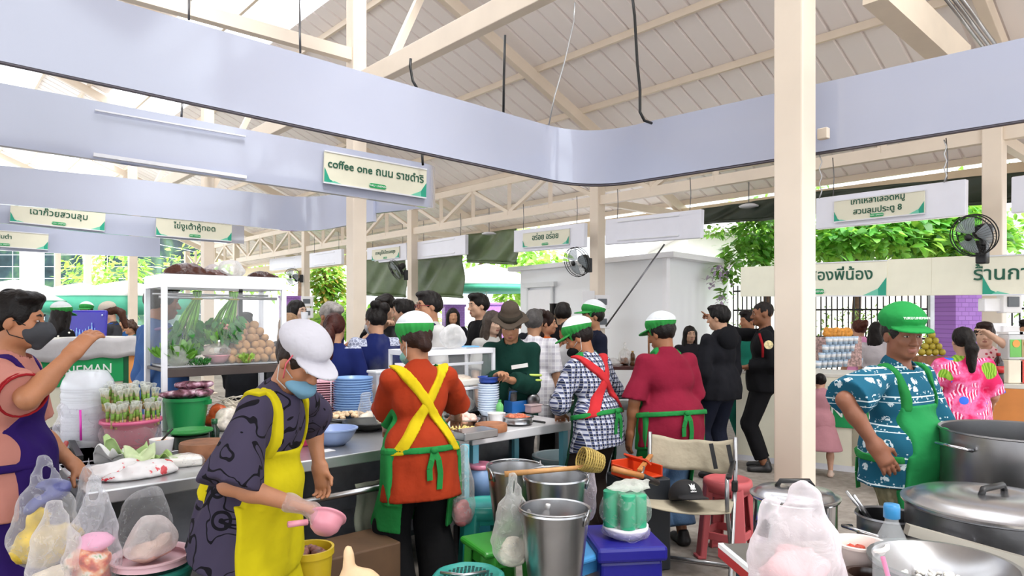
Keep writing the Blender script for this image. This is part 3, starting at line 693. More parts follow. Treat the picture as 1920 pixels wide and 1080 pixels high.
front = [LA(x) for x in (-160, 0, 160, 330, 500, 660, 820, 940, 1015)]+curve3(c0, cm, c2)+[LB(x) for x in (1215, 1340, 1450, 1560, 1700, 1820, 1920, 2060)]
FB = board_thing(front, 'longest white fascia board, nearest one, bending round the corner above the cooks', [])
m = M()                                           # thin aluminium lip under it
lp = [W(x, b+3, Y+.02) for x, t, b, Y in front]; m.tube(lp, .012, 6); m.out('edge_trim', pm('6E6A72', .3, .6), FB, True)
L2 = lambda x: line_pts(x, 155, .19, 272, .1455, .48)
end2 = L2(800); row2 = [L2(x) for x in (-160, 0, 200, 420, 620, 760, 800)]+curve3(L2(800), (825, L2(825)[1]+2, L2(825)[2]-1, L2(825)[3]), (812, 320, 391, 9.2), 8)+[(790, 322, 392, 9.5), (690, 334, 403, 10.4)]
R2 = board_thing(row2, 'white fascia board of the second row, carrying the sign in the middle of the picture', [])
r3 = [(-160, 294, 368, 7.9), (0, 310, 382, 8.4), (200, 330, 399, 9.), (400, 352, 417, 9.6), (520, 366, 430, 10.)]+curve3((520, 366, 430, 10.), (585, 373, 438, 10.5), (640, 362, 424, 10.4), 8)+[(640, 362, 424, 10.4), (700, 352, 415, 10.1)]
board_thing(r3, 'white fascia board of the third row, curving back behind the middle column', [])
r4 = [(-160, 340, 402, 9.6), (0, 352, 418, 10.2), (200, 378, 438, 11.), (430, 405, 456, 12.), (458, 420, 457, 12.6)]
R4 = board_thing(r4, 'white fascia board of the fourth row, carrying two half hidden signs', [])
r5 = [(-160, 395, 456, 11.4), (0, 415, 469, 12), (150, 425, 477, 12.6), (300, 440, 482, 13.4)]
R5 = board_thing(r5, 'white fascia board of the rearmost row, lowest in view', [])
# name plates of the stalls
SIGNG = pm('E4E2CD', .45, 0, .03); TEAL = pm('1FA183', .45, 0, .03); TEALL = pm('6FCBAE', .45, 0, .03); INK = pm('14573F', .5, 0, 0); LWHITE = pm('F4FAF6', .5, 0, 0); LMG = pm('17A05A', .45, 0, .03)
def plate(name, label, cat, p00, p10, H, txt, size, group, nrm_off=.012, back=None, corners='lr', pill=True, base=None, pillx=0., tx=0., ty=None, frame=True, th=.022):
    """p00, p10: lower left and lower right corner in the place; a plate standing H high"""
    d = p10-p00; L = d.length; rz = atan2(d.y, d.x); tilt = atan2(d.z, sqrt(d.x**2+d.y**2))
    t = T(name, label, cat, p00, rz, group); t.rotation_euler = (0, -tilt, rz)
    m = M(); m.box((L/2, .0, H/2), (L, th, H)); pn = bevel(m.out('panel', base or SIGNG, t), .003)
    y = -th/2-.004
    R90 = Matrix.Rotation(pi/2, 3, 'X')
    def tri(poly, mt, dy=0, nm='corner_motif'):
        mm = M(); mm.prism(poly, .003, (0, y+dy, 0), R90); return sub(mm.out(nm, mt, t), pn)
    c = H*.42
    if 'l' in corners: tri([(.004, .004), (c, .004), (c*.45, c*.3), (.004, c*1.15)], TEAL); tri([(c*.45, .004), (c*1.5, .004), (c*.8, c*.22)], TEALL, -.0005)
    if 'r' in corners: tri([(L-.004, .004), (L-.004, c*1.25), (L-c*.5, c*.55), (L-c, .004)], TEAL); tri([(L-c*1.55, .004), (L-c*.5, .004), (L-c*.55, c*.5)], TEALL, -.0005)
    lines = txt.split('\n'); n_ = len(lines)
    for i, ln in enumerate(lines):
        zz = (ty if ty is not None else H*(.62 if pill else .5))+((n_-1)/2-i)*size*1.25
        sub(words(ln, size, INK, t, (L/2+tx, y, zz), (pi/2, 0, 0), bold=.012), pn)
    if pill:
        pw, ph = H*.62, H*.155; a = [(pw/2*0+L/2+pillx+(pw/2-ph/2)*s+ph/2*cos(q)*1., H*.14+ph/2*sin(q)) for s, q0 in ((1, -90), (-1, 90)) for q in [radians(q0+20*k) for k in range(10)]]
        tri(a, LMG, 0, 'badge'); sub(words('YUKU  LINEMAN', ph*.56, LWHITE, t, (L/2+pillx, y-.004, H*.14), (pi/2, 0, 0), 'badge_lettering'), pn)
    if frame:
        mm = M()
        for (x0, z0, x1, z1) in ((0, 0, L, 0), (0, H, L, H)): mm.bar((x0, -.004, z0), (x1, -.004, z1), .03, .014)
        mm.out('frame_rail', ALU, t)
    return t
SG = 'stall name plates'
def on_line(L, x, f): q = L(x); return W(x, q[1]+(q[2]-q[1])*f, q[3]-.03)
def fplate(label, L, x0, x1, fb, H, txt, size, **k):
    return plate('stall_sign', label, 'sign', on_line(L, x0, fb), on_line(L, x1, fb), H, txt, size, SG, **k)
fplate('large cream sign at the right end of the second row fascia', L2, 606, 798, .80, .315, 'coffee one ถนน ราชดำริ', .115)
def interp(rows):
    def L(x):
        for p, q in zip(rows, rows[1:]):
            if p[0] <= x <= q[0]: t = (x-p[0])/(q[0]-p[0]); return tuple(p[j]+(q[j]-p[j])*t for j in range(3))+(1/(1/p[3]+(1/q[3]-1/p[3])*t)-.06,)
        return rows[-1]
    return L
L4 = interp(r4); L5 = interp(r5)
fplate('cream sign nearer the left edge on the fourth row fascia', L4, 18, 196, .93, .30, 'เฉาก๊วยสวนลุม', .13)
fplate('cream sign nearer the glass food case on the fourth row fascia', L4, 292, 434, .93, .30, 'ไข่งูเต้าหู้ทอด', .13)
fplate('lowest cream sign, on the rearmost fascia', L5, -80, 90, .90, .28, 'ส้มตำ', .1)
m = M(); a, b = on_line(L2, 178, .16), on_line(L2, 460, .14); m.bar(a, b, .02, .012); a, b = on_line(L2, 175, 1.0*.93), on_line(L2, 462, .93); m.bar(a, b, .03, .03)
tag(m.out('sign_rails', ALU), 'empty pair of sign rails on the second row fascia', 'sign rail')
# row of stall boards hanging along the outer truss
def hang_board(label, x0, x1, yt0, yt1, yb0, yb1, Y0, Y1, txt=None, size=.12, px=None, th=.09):
    P = [W(x0, yb0, Y0), W(x1, yb1, Y1)]; d = P[1]-P[0]; Hh = ((yb0-yt0)*Y0/F+(yb1-yt1)*Y1/F)/2; L = d.length
    t = T('hanging_board', label, 'sign board', P[0], atan2(d.y, d.x), 'white boards hanging along the outer truss'); t.rotation_euler[1] = -atan2(d.z, Vector((d.x, d.y)).length)
    m = M(); m.box((L/2, th/2, Hh/2), (L, th, Hh)); bevel(m.out('board', pm('E9EBF6', .25, 0, .02), t), .01)
    m = M()
    for u in (.12, .88): m.tube([(L*u, th/2, Hh), (L*u+.01, th/2, Hh+.25), (L*u-.01, th/2, Hh+.5)], .006, 6)
    m.out('hanging_chain', STEELD, t, True)
    if txt:
        u0, u1 = px; a = P[0]+d*u0; b = P[0]+d*u1; nn = Vector((d.y, -d.x, 0)).normalized()*.018; hh = Hh*.66
        s_ = plate('stall_sign', 'cream sign reading '+txt[1]+' on its hanging board', 'sign', a+nn+Vector((0, 0, Hh*.16)), b+nn+Vector((0, 0, Hh*.16)), hh, txt[0], size, SG)
    else:
        m = M()
        for z_ in (.14, .86): m.bar((L*.15, -.008, Hh*z_), (L*.8, -.008, Hh*z_), .016, .02)
        m.out('sign_rail', ALU, t)
    return t
hang_board('white hanging board with the two line sign, above the man in the elephant shirt', 1529, 1810, 368, 340, 430, 404, 8.9, 7.55, ('เกาเหลาเลือดหมู\nสวนลุมประตู 8', 'two lines with an 8'), .1, (.15, .765))
hang_board('white hanging board cut off by the right edge', 1895, 2100, 328, 306, 400, 378, 7.2, 6.4)
hang_board('blank white hanging board right of the fan column', 1134, 1313, 412, 392, 459, 446, 11.6, 10.1)
hang_board('white hanging board with the short sign, left of the fan column', 963, 1095, 434, 416, 473, 463, 13.4, 12.0, ('อร่อย อร่อย', 'two short words'), .15, (.16, .82))
hang_board('white hanging board with the faded small sign behind the middle column', 688, 762, 465, 455, 495, 487, 18.6, 17.4, ('ขาหมูโบ๊เบ๊ตรอกซุง', 'a long faint line'), .12, (.16, .85))
hang_board('blank white hanging board between the tarpaulins', 781, 872, 452, 442, 487, 477, 16.8, 15.)
hang_board('small white hanging board far down the truss', 580, 640, 475, 467, 502, 495, 20.5, 19.)
hang_board('farthest white hanging board, nearly lost in glare', 505, 566, 486, 478, 508, 502, 24, 22)
# rolled and hanging green tarpaulins along the eave
TARP = pm('5C6E4A', .38, 0, .2, 3., .5, 7.); TARPD = pm('2F3A2C', .45, 0, .2, 3., .5, 7.)
def tarp(label, p, mat=TARP):
    (x0, t0, b0, Y0), (x1, t1, b1, Y1) = p; a, b, c, d = W(x0, t0, Y0), W(x1, t1, Y1), W(x0, b0, Y0), W(x1, b1, Y1)
    nn = (b-a).cross(Vector((0, 0, 1))).normalized()
    def f(u, v): return (a*(1-u)+b*u)*(1-v)+(c*(1-u)+d*u)*v+nn*(.05*sin(u*8+v*5)*(v*.6+.3)+.02*sin(u*19+9*v))
    m = M(); m.sheet(f, 40, 10); o = thick(m.out('tarpaulin', mat, None, True), .006)
    m = M(); m.tube([f(i/20, 1) for i in range(21)], .03, 8); m.out('bottom_pole', mat, o, True); return tag(o, label, 'tarpaulin', 'green tarpaulins')
tarp('green tarpaulin hanging just right of the middle column', ((684, 488, 552, 18.6), (762, 480, 556, 17.6)))
tarp('green tarpaulin hanging over the man with glasses', ((783, 486, 552, 17.2), (869, 476, 557, 15.8)))
tarp('green tarpaulin rolled half up beside the white kiosk', ((874, 440, 490, 15.7), (970, 428, 494, 14.2)))
tarp('dark green tarpaulin rolled up under the eave above the guards', ((1314, 392, 418, 12.4), (1462, 370, 408, 10.8)), TARPD)
tarp('dark green tarpaulin under the eave behind the two line sign', ((1526, 360, 398, 10.4), (1960, 318, 372, 8.2)), TARPD)
# white kiosk of insulated panels
n = NT('kiosk panel'); v = n.coord((1, 1, 1)); wv = n.n('TexWave', iScale=1.6, wave_type='BANDS', bands_direction='X'); n.l(v, wv.inputs[0]); n.set(**{'Base Color': 'EEF0F2', 'Roughness': .35}); n.bump(wv.outputs[0], .12, .02); KM = n.m
kc = W(1250, 600, 11.6); kl = W(976, 600, 15.0); kr = W(1366, 600, 13.6); kc.z = kl.z = kr.z = 0; kb = kl+(kr-kc); KH = 1.55+(592-484)*11.6/F
m = M(); poly = [kc, kr, kb, kl]; m.add([p for p in poly]+[p+Vector((0, 0, KH)) for p in poly], [(0, 1, 5, 4), (1, 2, 6, 5), (2, 3, 7, 6), (3, 0, 4, 7), (4, 5, 6, 7)])
kio = T('kiosk', 'white panel kiosk with a door behind the queue', 'kiosk', kc, atan2((kl-kc).y, (kl-kc).x)); kio['kind'] = 'structure'; inv = kio.matrix_basis.inverted()
kio.rotation_euler = (0, 0, 0); ctr = (kc+kb)/2
def lk(o): o.location = -kc; return o
lk(m.out('shell', KM, kio)); m = M(); V = []
for p in poly: q = p+(p-ctr).normalized()*.3; V.append(q+Vector((0, 0, KH)))
m.add(V+[q+Vector((0, 0, .09)) for q in V], [(3, 2, 1, 0), (4, 5, 6, 7)]+[(i, (i+1) % 4, 4+(i+1) % 4, 4+i) for i in range(4)]); lk(m.out('roof_edge', WHITEP, kio))
dl = (kl-kc); ds = lambda t: kc+dl*t; nk = Vector((dl.y, -dl.x, 0)).normalized()
if nk.y > 0: nk = -nk
def kd(px): # fraction along the long wall seen at a pixel column
    u = (px-CX)/F; return (u*kc.y-kc.x)/(dl.x-u*dl.y)
t0, t1 = kd(992), kd(1038); p0, p1 = ds(t0), ds(t1)
m = M(); m.bar((p0+p1)/2+nk*.02+Vector((0, 0, 1.05)), (p0+p1)/2+nk*.05+Vector((0, 0, 1.05)), (p1-p0).length, 2.1); lk(m.out('door', WHITEP, kio))
m = M(); z_ = Vector((0, 0, 2.2)); e = (p1-p0).normalized()*.12
m.bar(p0-e+nk*.05+z_, p1+e+nk*.05+z_, .1, .1); m.bar(p0+nk*.04, p0+nk*.04+z_, .05, .04, up=nk); m.bar(p1+nk*.04, p1+nk*.04+z_, .05, .04, up=nk); lk(m.out('door_frame', pm('E0E3E4', .4, 0, .03), kio))
m = M(); m.bar(kc+nk*.01, kc+nk*.01+Vector((0, 0, KH)), .09, .09, up=nk); lk(m.out('corner_strip', WHITEP, kio))
# stays, cables and lamps
def cable(label, pts, r=.012, mat=BLACK, name='hanging_cable'):
    m = M(); m.tube(pts, r, 7); return tag(m.out(name, mat, None, True), label, 'cable', 'cables and chains from the roof')
cable('dark steel stay running slantwise across the kiosk wall', [W(1246, 458, 10.6), W(1136, 612, 10.9)], .014, STEELD, 'stay_rod')
cable('straight black cable dropping behind the middle of the near fascia', [W(947, 66, 5.9), W(945, 140, 5.9), W(944, 212, 5.95)], .011)
cable('black cable with a loose bow, above the right half of the near fascia', [W(1184, -20, 5.6), W(1190, 30, 5.6), W(1195, 120, 5.6), W(1200, 168, 5.6), W(1200, 210, 5.6), W(1208, 226, 5.6), W(1222, 231, 5.65)], .012)
cable('thin chain hanging beside the rafter', [W(1078, 5, 5.9), W(1076, 40, 5.9), W(1058, 118, 6.), W(1040, 180, 6.05), W(1029, 235, 6.1)], .006, STEEL)
cable('short black and white cable pair over the near fascia', [W(770, 110, 5.4), W(769, 125, 5.4), W(774, 152, 5.35), W(782, 165, 5.35)], .011)
cable('thin steel hanger over the left part of the near fascia', [W(563, -30, 4.9), W(562, 60, 4.9), W(563, 100, 4.95)], .008, STEELD)
cable('thin steel hanger near the top left of the near fascia', [W(355, -40, 4.3), W(354, 38, 4.3)], .007, STEELD)
cable('thin steel hanger between the first two fascias', [W(342, 190, 6.2), W(340, 222, 6.2)], .01, STEELD)
cable('black cable between sign and near fascia', [W(791, 286, 7.4), W(793, 310, 7.4)], .014)
for (x, y0, y1, Y, lb) in ((1478, 262, 350, 8.4, 'wavy steel chain left of the two line sign'), (1772, 262, 342, 7.7, 'wavy steel chain right end of the two line sign'), (1538, 290, 372, 8.8, 'steel chain beside the near right column')):
    cable(lb, [W(x+(3 if i % 2 else -2), y0+(y1-y0)*i/6, Y) for i in range(7)], .008, STEEL)
def disc_lamp(label, px, py, Y, up):
    t = T('pendant_lamp', label, 'lamp', W(px, py, Y), 0, 'round lamps under the eave'); m = M(); m.lathe([(0, .03), (.1, .028), (.16, .0), (.15, -.02), (0, -.025)], 24); m.out('lamp_shade', ALU, t, True)
    m = M(); m.tube([(0, 0, .03), (0, 0, up)], .008, 6); m.out('rod', STEELD, t)
disc_lamp('round lamp on a rod in front of the dark tarpaulin', 1404, 386, 11.2, .4); disc_lamp('small round lamp by the half rolled tarpaulin', 917, 438, 14.6, .55)
# conduits under the big beam at the upper right
m = M()
for o in (0, .05, .1): m.tube([W(1752+o*300, -30, 4.6), W(1850+o*260, 96, 5.4)], .014, 8)
tag(m.out('conduit_pipes', STEEL, None, True), 'steel conduit pipes strapped beside the top right beam', 'conduit')
m = M(); m.bar(W(1640, -30, 4.9), W(1800, 118, 6.0), .16, .26); struct(m.out('beam', pm('E4D6C2', .5, 0, .04)))
m = M(); q = on_line(LB, 1546, .78); m.box(q+Vector((-.03, -.05, 0)), (.07, .05, .075), RZB); tag(bevel(m.out('bracket', CREAMS), .006), 'small cream bracket fixing the near fascia to the column', 'bracket')
# wall fans on the columns
def wall_fan(label, c, face, r, arm, tilt=0.):
    t = T('wall_fan', label, 'fan', c, 0, 'black wall fans on the columns'); f = Vector(face).normalized(); R = f.to_track_quat('Z', 'Y').to_matrix()
    def put(m, nm, mt): o = m.out(nm, mt, t, True); o.rotation_euler = R.to_euler(); return o
    m = M()
    for zz, rr in ((.05, .98), (.0, 1.), (-.06, .96)): m.tube([(r*rr*cos(i*pi/16), r*rr*sin(i*pi/16), zz) for i in range(32)], .006, 6, True)
    for i in range(40):
        q = i*pi/20; m.tube([(r*.12*cos(q), r*.12*sin(q), .1), (r*.7*cos(q), r*.7*sin(q), .085), (r*cos(q), r*sin(q), .0), (r*.75*cos(q), r*.75*sin(q), -.085), (r*.2*cos(q), r*.2*sin(q), -.09)], .0016, 4)
    put(m, 'guard', BLACK)
    for i in range(3):
        m = M(); q0 = i*2*pi/3
        m.sheet(lambda u, v: (r*(.14+.72*v)*cos(q0+(u-.5)*1.35), r*(.14+.72*v)*sin(q0+(u-.5)*1.35), .035*(u-.5)), 8, 6); thick(put(m, 'blade', pm('B9C3C9', .25, 0, 0, alpha=.55)), .004)
    m = M(); m.lathe([(0, .115), (r*.16, .11), (r*.17, .09), (0, .085)], 18); put(m, 'hub', BLACK)
    m = M(); m.lathe([(0, -.26), (.06, -.25), (.075, -.2), (.075, -.1), (.05, -.08)], 18); put(m, 'motor', BLACK)
    a = Vector(arm); m = M(); m.bar(-f*.16, -f*.16+Vector((0, 0, -.14)), .05, .05); m.bar(-f*.16+Vector((0, 0, -.14)), a, .06, .07); m.box(a, (.1, .1, .24), atan2(a.y, a.x)); bevel(m.out('wall_bracket', BLACK, t), .012)
    return t
wall_fan('largest black wall fan, on the right column below the two line sign', W(1826, 441, 6.9), (-.85, -.42, -.3), .21, (.17, .12, -.16))
wall_fan('black wall fan on the column in front of the kiosk', W(1082, 491, 11.4), (-.72, -.62, -.32), .25, (.2, .1, -.05))
wall_fan('black wall fan in front of the green tarpaulins', W(742, 506, 16.2), (-.75, -.4, -.5), .25, (.22, .1, -.12))
wall_fan('farthest black wall fan, seen over the glass food case', W(548, 519, 21), (-.3, -.95, -.1), .26, (.25, .1, -.05))
# electrical boxes on the columns
def ebox(label, px, py, Y, wd, hd, dark=True, rz=RZB):
    t = T('switch_box', label, 'electrical box', W(px, py, Y), rz, 'white electrical boxes'); m = M(); m.box((0, 0, 0), (wd, .09, hd)); bevel(m.out('case', WHITEP, t), .01)
    if dark: m = M(); m.box((0, -.05, .0), (wd*.6, .02, hd*.45)); m.box((0, .05, .0), (wd*.6, .02, hd*.45)); bevel(m.out('cover', pm('565B61', .3), t), .004)
for i, (x, y) in enumerate(((1129, 566), (1129, 603))): ebox(('upper' if i == 0 else 'lower')+' white electrical box on the kiosk fan column', x, y, 12.1, .26, .24, rz=0)
ebox('plain white box where the cables end on the kiosk fan column', 1103, 560, 12.05, .22, .28, False, rz=0)
for i, (x, y, d) in enumerate(((1892, 566, True), (1862, 572, False), (1892, 632, True), (1860, 618, False))): ebox(['grey fronted electrical box, upper of two on the right hand column', 'low white socket box under the stall sign on the right column', 'grey fronted electrical box, lower of two on the right hand column', 'white socket strip between the grey fronted boxes'][i], x, y, 7.35, .24 if d else .3, .24 if d else .14, d, rz=.2)
for i, (x, y) in enumerate(((576, 565), (576, 587))): ebox(('upper' if i == 0 else 'lower')+' white electrical box on the column over the seated woman', x, y, 17.5, .3, .26, rz=0)
# ---------------------------------------------------------------- stalls on the right
STALLB = pm('F1EFDA', .5, 0, .03)
def flat_board(name, label, pts, H, mat, cat, group=None, th=.05):
    a, b = pts; d = b-a; t = T(name, label, cat, a, atan2(d.y, d.x), group); t.rotation_euler[1] = -atan2(d.z, Vector((d.x, d.y)).length)
    m = M(); m.box((d.length/2, th/2, H/2), (d.length, th, H)); bevel(m.out('panel', mat, t), .004); return t
YS0, YS1 = 9.4, 7.0
def SY(x): return 1/((1/YS0)+((1/YS1)-(1/YS0))*(x-1388)/(1920-1388))
def sb(x, y): return W(x, y, SY(x))
hB = 55*YS0/F
flat_board('stall_header', 'plain cream header panel left of the near right column', [sb(1388, 556), sb(1452, 555.5)], hB, STALLB, 'header panel', 'cream header panels of the right stalls')
plate('stall_sign', 'wide cream sign of the coffee stall behind the near right column', 'sign', sb(1452, 555.5), sb(1663, 555), .415, 'กาแฟสองพี่น้อง', .19, SG, corners='lr', base=STALLB, pillx=-.16, tx=-.06)
flat_board('stall_header', 'plain cream header panel between the two right stall signs', [sb(1663, 555), sb(1746, 554)], .425, STALLB, 'header panel', 'cream header panels of the right stalls')
flat_board('stall_header', 'plain cream header panel next to the sign at the right edge', [sb(1746, 554), sb(1842, 553)], .425, STALLB, 'header panel', 'cream header panels of the right stalls')
plate('stall_sign', 'wide cream sign cut off by the right edge', 'sign', sb(1842, 553), sb(2090, 551), .41, 'ร้านกาแฟ ยายอ้อ', .2, SG, corners='l', base=STALLB, pill=False, tx=.06, ty=.22)
m = M(); m.bar(W(1746, 554, 8.2), W(1746, 556, 8.2)-Vector((0, 0, 1.8)), .05); tag(m.out('stall_post', STEEL), 'grey steel post under the plain header panels', 'post')
# counters with the delivery brand
def brand_counter(label, a, b, H, txt=None, tu=.3, size=.13, top=.5, depth=.6, pillw=.9, curveu=None, orange=False, bz=.62):
    d = b-a; L = d.length; t = T('stall_counter', label, 'counter', a, atan2(d.y, d.x), 'cream stall counters')
    m = M(); m.box((L/2, .02, H/2+.03), (L, .03, H-.06)); m.out('front_panel', STALLB if not orange else pm('D98B45', .5), t)
    m = M(); m.box((L/2, depth/2, H), (L+.04, depth, .04)); bevel(m.out('counter_top', pm('DAD8CE', .4), t), .006)
    m = M(); m.box((L/2, .03, .03), (L, .05, .06)); m.out('kick_board', ALU, t)
    if txt:
        m = M(); m.box((L*tu+pillw/2, -.004, H*bz), (pillw, .012, size*1.9)); bd = bevel(m.out('badge', LMG, t), .005); sub(words(txt, size, LWHITE, t, (L*tu+pillw/2, -.014, H*bz), (pi/2, 0, 0)), bd)
    if curveu is not None:
        R90 = Matrix.Rotation(pi/2, 3, 'X'); pts = [(L*curveu+.25*cos(q), .07+(H-.3)*sin(q)) for q in [radians(i*10) for i in range(10)]]
        m = M(); m.prism([(L*curveu-.1, .07)]+[(x, z) for x, z in pts[::1]]+[(L*curveu-.1, .07+H-.3)], .004, (0, .0, 0), R90); m.out('printed_curve', pm('A9A48E', .5), t)
    return t
c_a, c_b = PZ(1380, 862, 0), PZ(1660, 893, 0); c_b = c_a+(c_b-c_a)*1.5
brand_counter('cream counter with a green lettered band behind the near right column', c_a, c_b, .95, 'LINE MAN', .293, .16, pillw=1.1, curveu=.58)
brand_counter('orange and green fronted counter at the right edge', W(1845, 880, 5.9)*1, W(2100, 905, 5.4), .95, None, orange=True).location.z = 0
lc = [W(40, 830, 6.4), W(262, 830, 7.6)]
for p in lc: p.z = 0
t = brand_counter('cream counter with green lettering beyond the man in the pink polo', lc[0], lc[1], 1.3, 'LINEMAN', .12, .15, pillw=.92, bz=.76)
L_ = (lc[1]-lc[0]).length
m = M(); m.box((L_*.86, -.006, .6), (.06, .012, 1.15)); m.out('green_stripe', pm('0F5A38', .5), t); m = M(); m.box((L_*.95, -.004, .6), (.18, .012, 1.15)); m.out('orange_stripe', pm('F0A15A', .5), t)
m = M(); m.sheet(lambda u, v: (L_*u, -.03-.01*sin(9*u), 1.325-.22*v+.01*sin(23*u)), 30, 4); thick(m.out('table_sheet', pm('C9C7C9', .35, 0, .1, 8, .4, 10), t, True), .004)
# purple brick pier, fence with creeper, trees
n = NT('purple brick'); v = n.coord(); br = n.n('TexBrick', iScale=4.2, iMortar_Size=.02); n.l(v, br.inputs[0])
mp = br.inputs
mp['Color1'].default_value = (*srgb('B583D8'), 1); mp['Color2'].default_value = (*srgb('A874CE'), 1); mp['Mortar'].default_value = (*srgb('8E5FB4'), 1); n.set(**{'Base Color': br.outputs[0], 'Roughness': .6}); n.bump(br.outputs['Fac'], .4, .01)
n.l(n.coord((1, 1, 1), (pi/2, 0, 0)), br.inputs[0])
PURP = n.m
def pier(label, px, Y, wd, H):
    p = W(px, 600, Y); p.z = 0; m = M(); m.box((0, 0, H/2), (wd, wd, H)); m.box((0, 0, H), (wd+.08, wd+.08, .08)); o = m.out('brick_pier', PURP); o.location = p; o.rotation_euler = (0, 0, .25); return tag(o, label, 'brick pier', 'purple brick piers')
pier('purple painted brick pier behind the woman in the floral shirt', 1790, 9.4, .44, 2.1)
pier('purple brick pier beside the parasol, seen past the young man', 925, 26, 1.0, 2.0); pier('pink purple curtain pier far behind the man with glasses', 850, 24, .7, 1.9); pier('purple brick pier far behind the seated drinking woman', 548, 24, .8, 2.2)
LEAFC = {}
def leafmat(c):
    k = ('leaf', c)
    if k not in MATS:
        n = NT('leaf'); no = n.n('TexNoise', iScale=3.); n.l(n.coord(), no.inputs[0]); cc = srgb(c); col = n.ramp(no.outputs[0], [(.3, tuple(x*.7 for x in cc)), (.7, tuple(min(1, x*1.25) for x in cc))])
        n.set(**{'Base Color': col, 'Roughness': .45}); tl = n.n('BsdfTranslucent'); n.l(n.mix(.5, col, 'C8F060'), tl.inputs[0]); ms = n.n('MixShader'); ms.inputs[0].default_value = .5
        n.l(n.b.outputs[0], ms.inputs[1]); n.l(tl.outputs[0], ms.inputs[2]); n.l(ms.outputs[0], n.o.inputs[0]); MATS[k] = n.m
    return MATS[k]
def leaf(m, p, s, d, up):
    d = d.normalized(); sd = d.cross(up)
    if sd.length < .01: sd = Vector((1, 0, 0))
    sd.normalize(); nn = sd.cross(d)
    m.add([p, p+d*s*.35+sd*s*.24+nn*s*.04, p+d*s*.75+sd*s*.17, p+d*s-nn*s*.08, p+d*s*.75-sd*s*.17, p+d*s*.35-sd*s*.24+nn*s*.04], [(0, 1, 2, 5), (2, 3, 4, 5)] if False else [(0, 1, 5), (1, 2, 4, 5), (2, 3, 4)])
def tree(name, label, cat, base, trunk, crowns, cols, nl=900, ls=.16, group=None, flowers=None, bark='6B5444'):
    t = T(name, label, cat, base, 0, group); m = M()
    for pts, r in trunk: m.tube(pts, r, 8)
    if trunk: m.out('trunk', pm(bark, .85, 0, .3, 8, .5, 20), t, True)
    m = M(); tot = sum(r[0]*r[1]*r[2] for c, r in crowns)
    for c, r in crowns:
        c = Vector(c)
        for i in range(int(nl*r[0]*r[1]*r[2]/tot)):
            v = Vector(RNG.normal(size=3)); v.normalize(); q = RNG.uniform(.45, 1.0); p = c+Vector((v.x*r[0]*q, v.y*r[1]*q, v.z*r[2]*q))
            m.m = int(RNG.integers(len(cols))); d = Vector((v.x+RNG.normal()*.5, v.y+RNG.normal()*.5, -.35+RNG.normal()*.35)); leaf(m, p, ls*RNG.uniform(.7, 1.25), d, Vector(RNG.normal(size=3)*.3+np.array((0, 0, 1))))
    m.out('foliage', [leafmat(c) for c in cols], t)
    if flowers:
        m = M()
        for (c, r, n_) in flowers:
            for i in range(n_): p = Vector(c)+Vector(RNG.normal(size=3))*r; leaf(m, p, .12, Vector(RNG.normal(size=3)), Vector((0, 0, 1)))
        m.out('flowers', leafmat('CFA2F2'), t)
    return t
GR = ['3F8A33', '5BAA45', '2F6B2A', '7CC25A']; GY = ['8CC24E', 'A9D46A', '5F9E3C', 'C4D98A']
b = W(1640, 600, 13.4); b.z = 0; rel = lambda x, y, Y: W(x, y, Y+2.6)-b
tree('tree', 'broad leaved tree above the right stalls, behind the two line sign', 'tree', b, [([rel(1600, 700, 10.9), rel(1612, 460, 10.8), rel(1650, 350, 10.7)], [.09, .08, .05]), ([rel(1606, 470, 10.8), rel(1570, 380, 10.7)], [.05, .03])],
     [(rel(1640, 440, 10.6), (1.4, .9, .5)), (rel(1750, 450, 11.2), (1.1, .9, .5)), (rel(1560, 450, 10.6), (.7, .6, .45)), (rel(1820, 440, 11.2), (.9, .8, .6)), (rel(1700, 400, 11), (1.6, .9, .5))], GR, 3600, .26)
b = W(1420, 600, 13.0); b.z = 0; rel = lambda x, y, Y: W(x, y, Y*1.12)-b
tree('tree', 'bushy creeper with purple flowers spilling over the kiosk corner', 'tree', b, [([rel(1440, 640, 11.8), rel(1436, 500, 11.7), rel(1450, 420, 11.8)], [.07, .06, .04])],
     [(rel(1425, 430, 11.6), (.55, .5, .42)), (rel(1400, 475, 11.5), (.5, .4, .28)), (rel(1372, 510, 11.3), (.3, .3, .22)), (rel(1362, 550, 11.2), (.13, .13, .2)), (rel(1345, 432, 11.8), (.3, .3, .12)), (rel(1460, 480, 11.6), (.5, .4, .5))], GR, 1500, .17, flowers=[(rel(1338, 527, 11.1), .07, 26), (rel(1352, 512, 11.1), .08, 24), (rel(1356, 562, 11.1), .05, 14), (rel(1365, 518, 11.1), .05, 10)])
b = W(1700, 600, 13); b.z = 0
tree('hedge', 'leafy creeper growing through the fence on the right', 'hedge', b, [], [(rel(1580, 620, 10.2), (.7, .25, .5)), (rel(1680, 640, 10.2), (1.0, .25, .7)), (rel(1800, 640, 10.4), (1.2, .3, .7)), (rel(1930, 620, 10.), (.9, .3, .7)), (rel(1400, 620, 11.6), (.5, .2, .5))], ['4A7A3A', '6E9A50', '35602C', '8A9A70'], 1900, .085)
# wrought fence
m = M(); fa, fb = W(1375, 600, 12.6), W(2050, 600, 9.0); fa.z = fb.z = 0
N_ = 58
for i in range(N_+1):
    p = fa+(fb-fa)*i/N_; m.tube([p, p+Vector((0, 0, 2.1))], .012, 5)
for z_ in (.3, .75, 1.2, 1.65, 2.0): m.bar(fa+Vector((0, 0, z_)), fb+Vector((0, 0, z_)), .03)
tag(m.out('iron_fence', pm('2A2A2C', .5, .3)), 'dark iron bar fence behind the right stalls', 'fence')
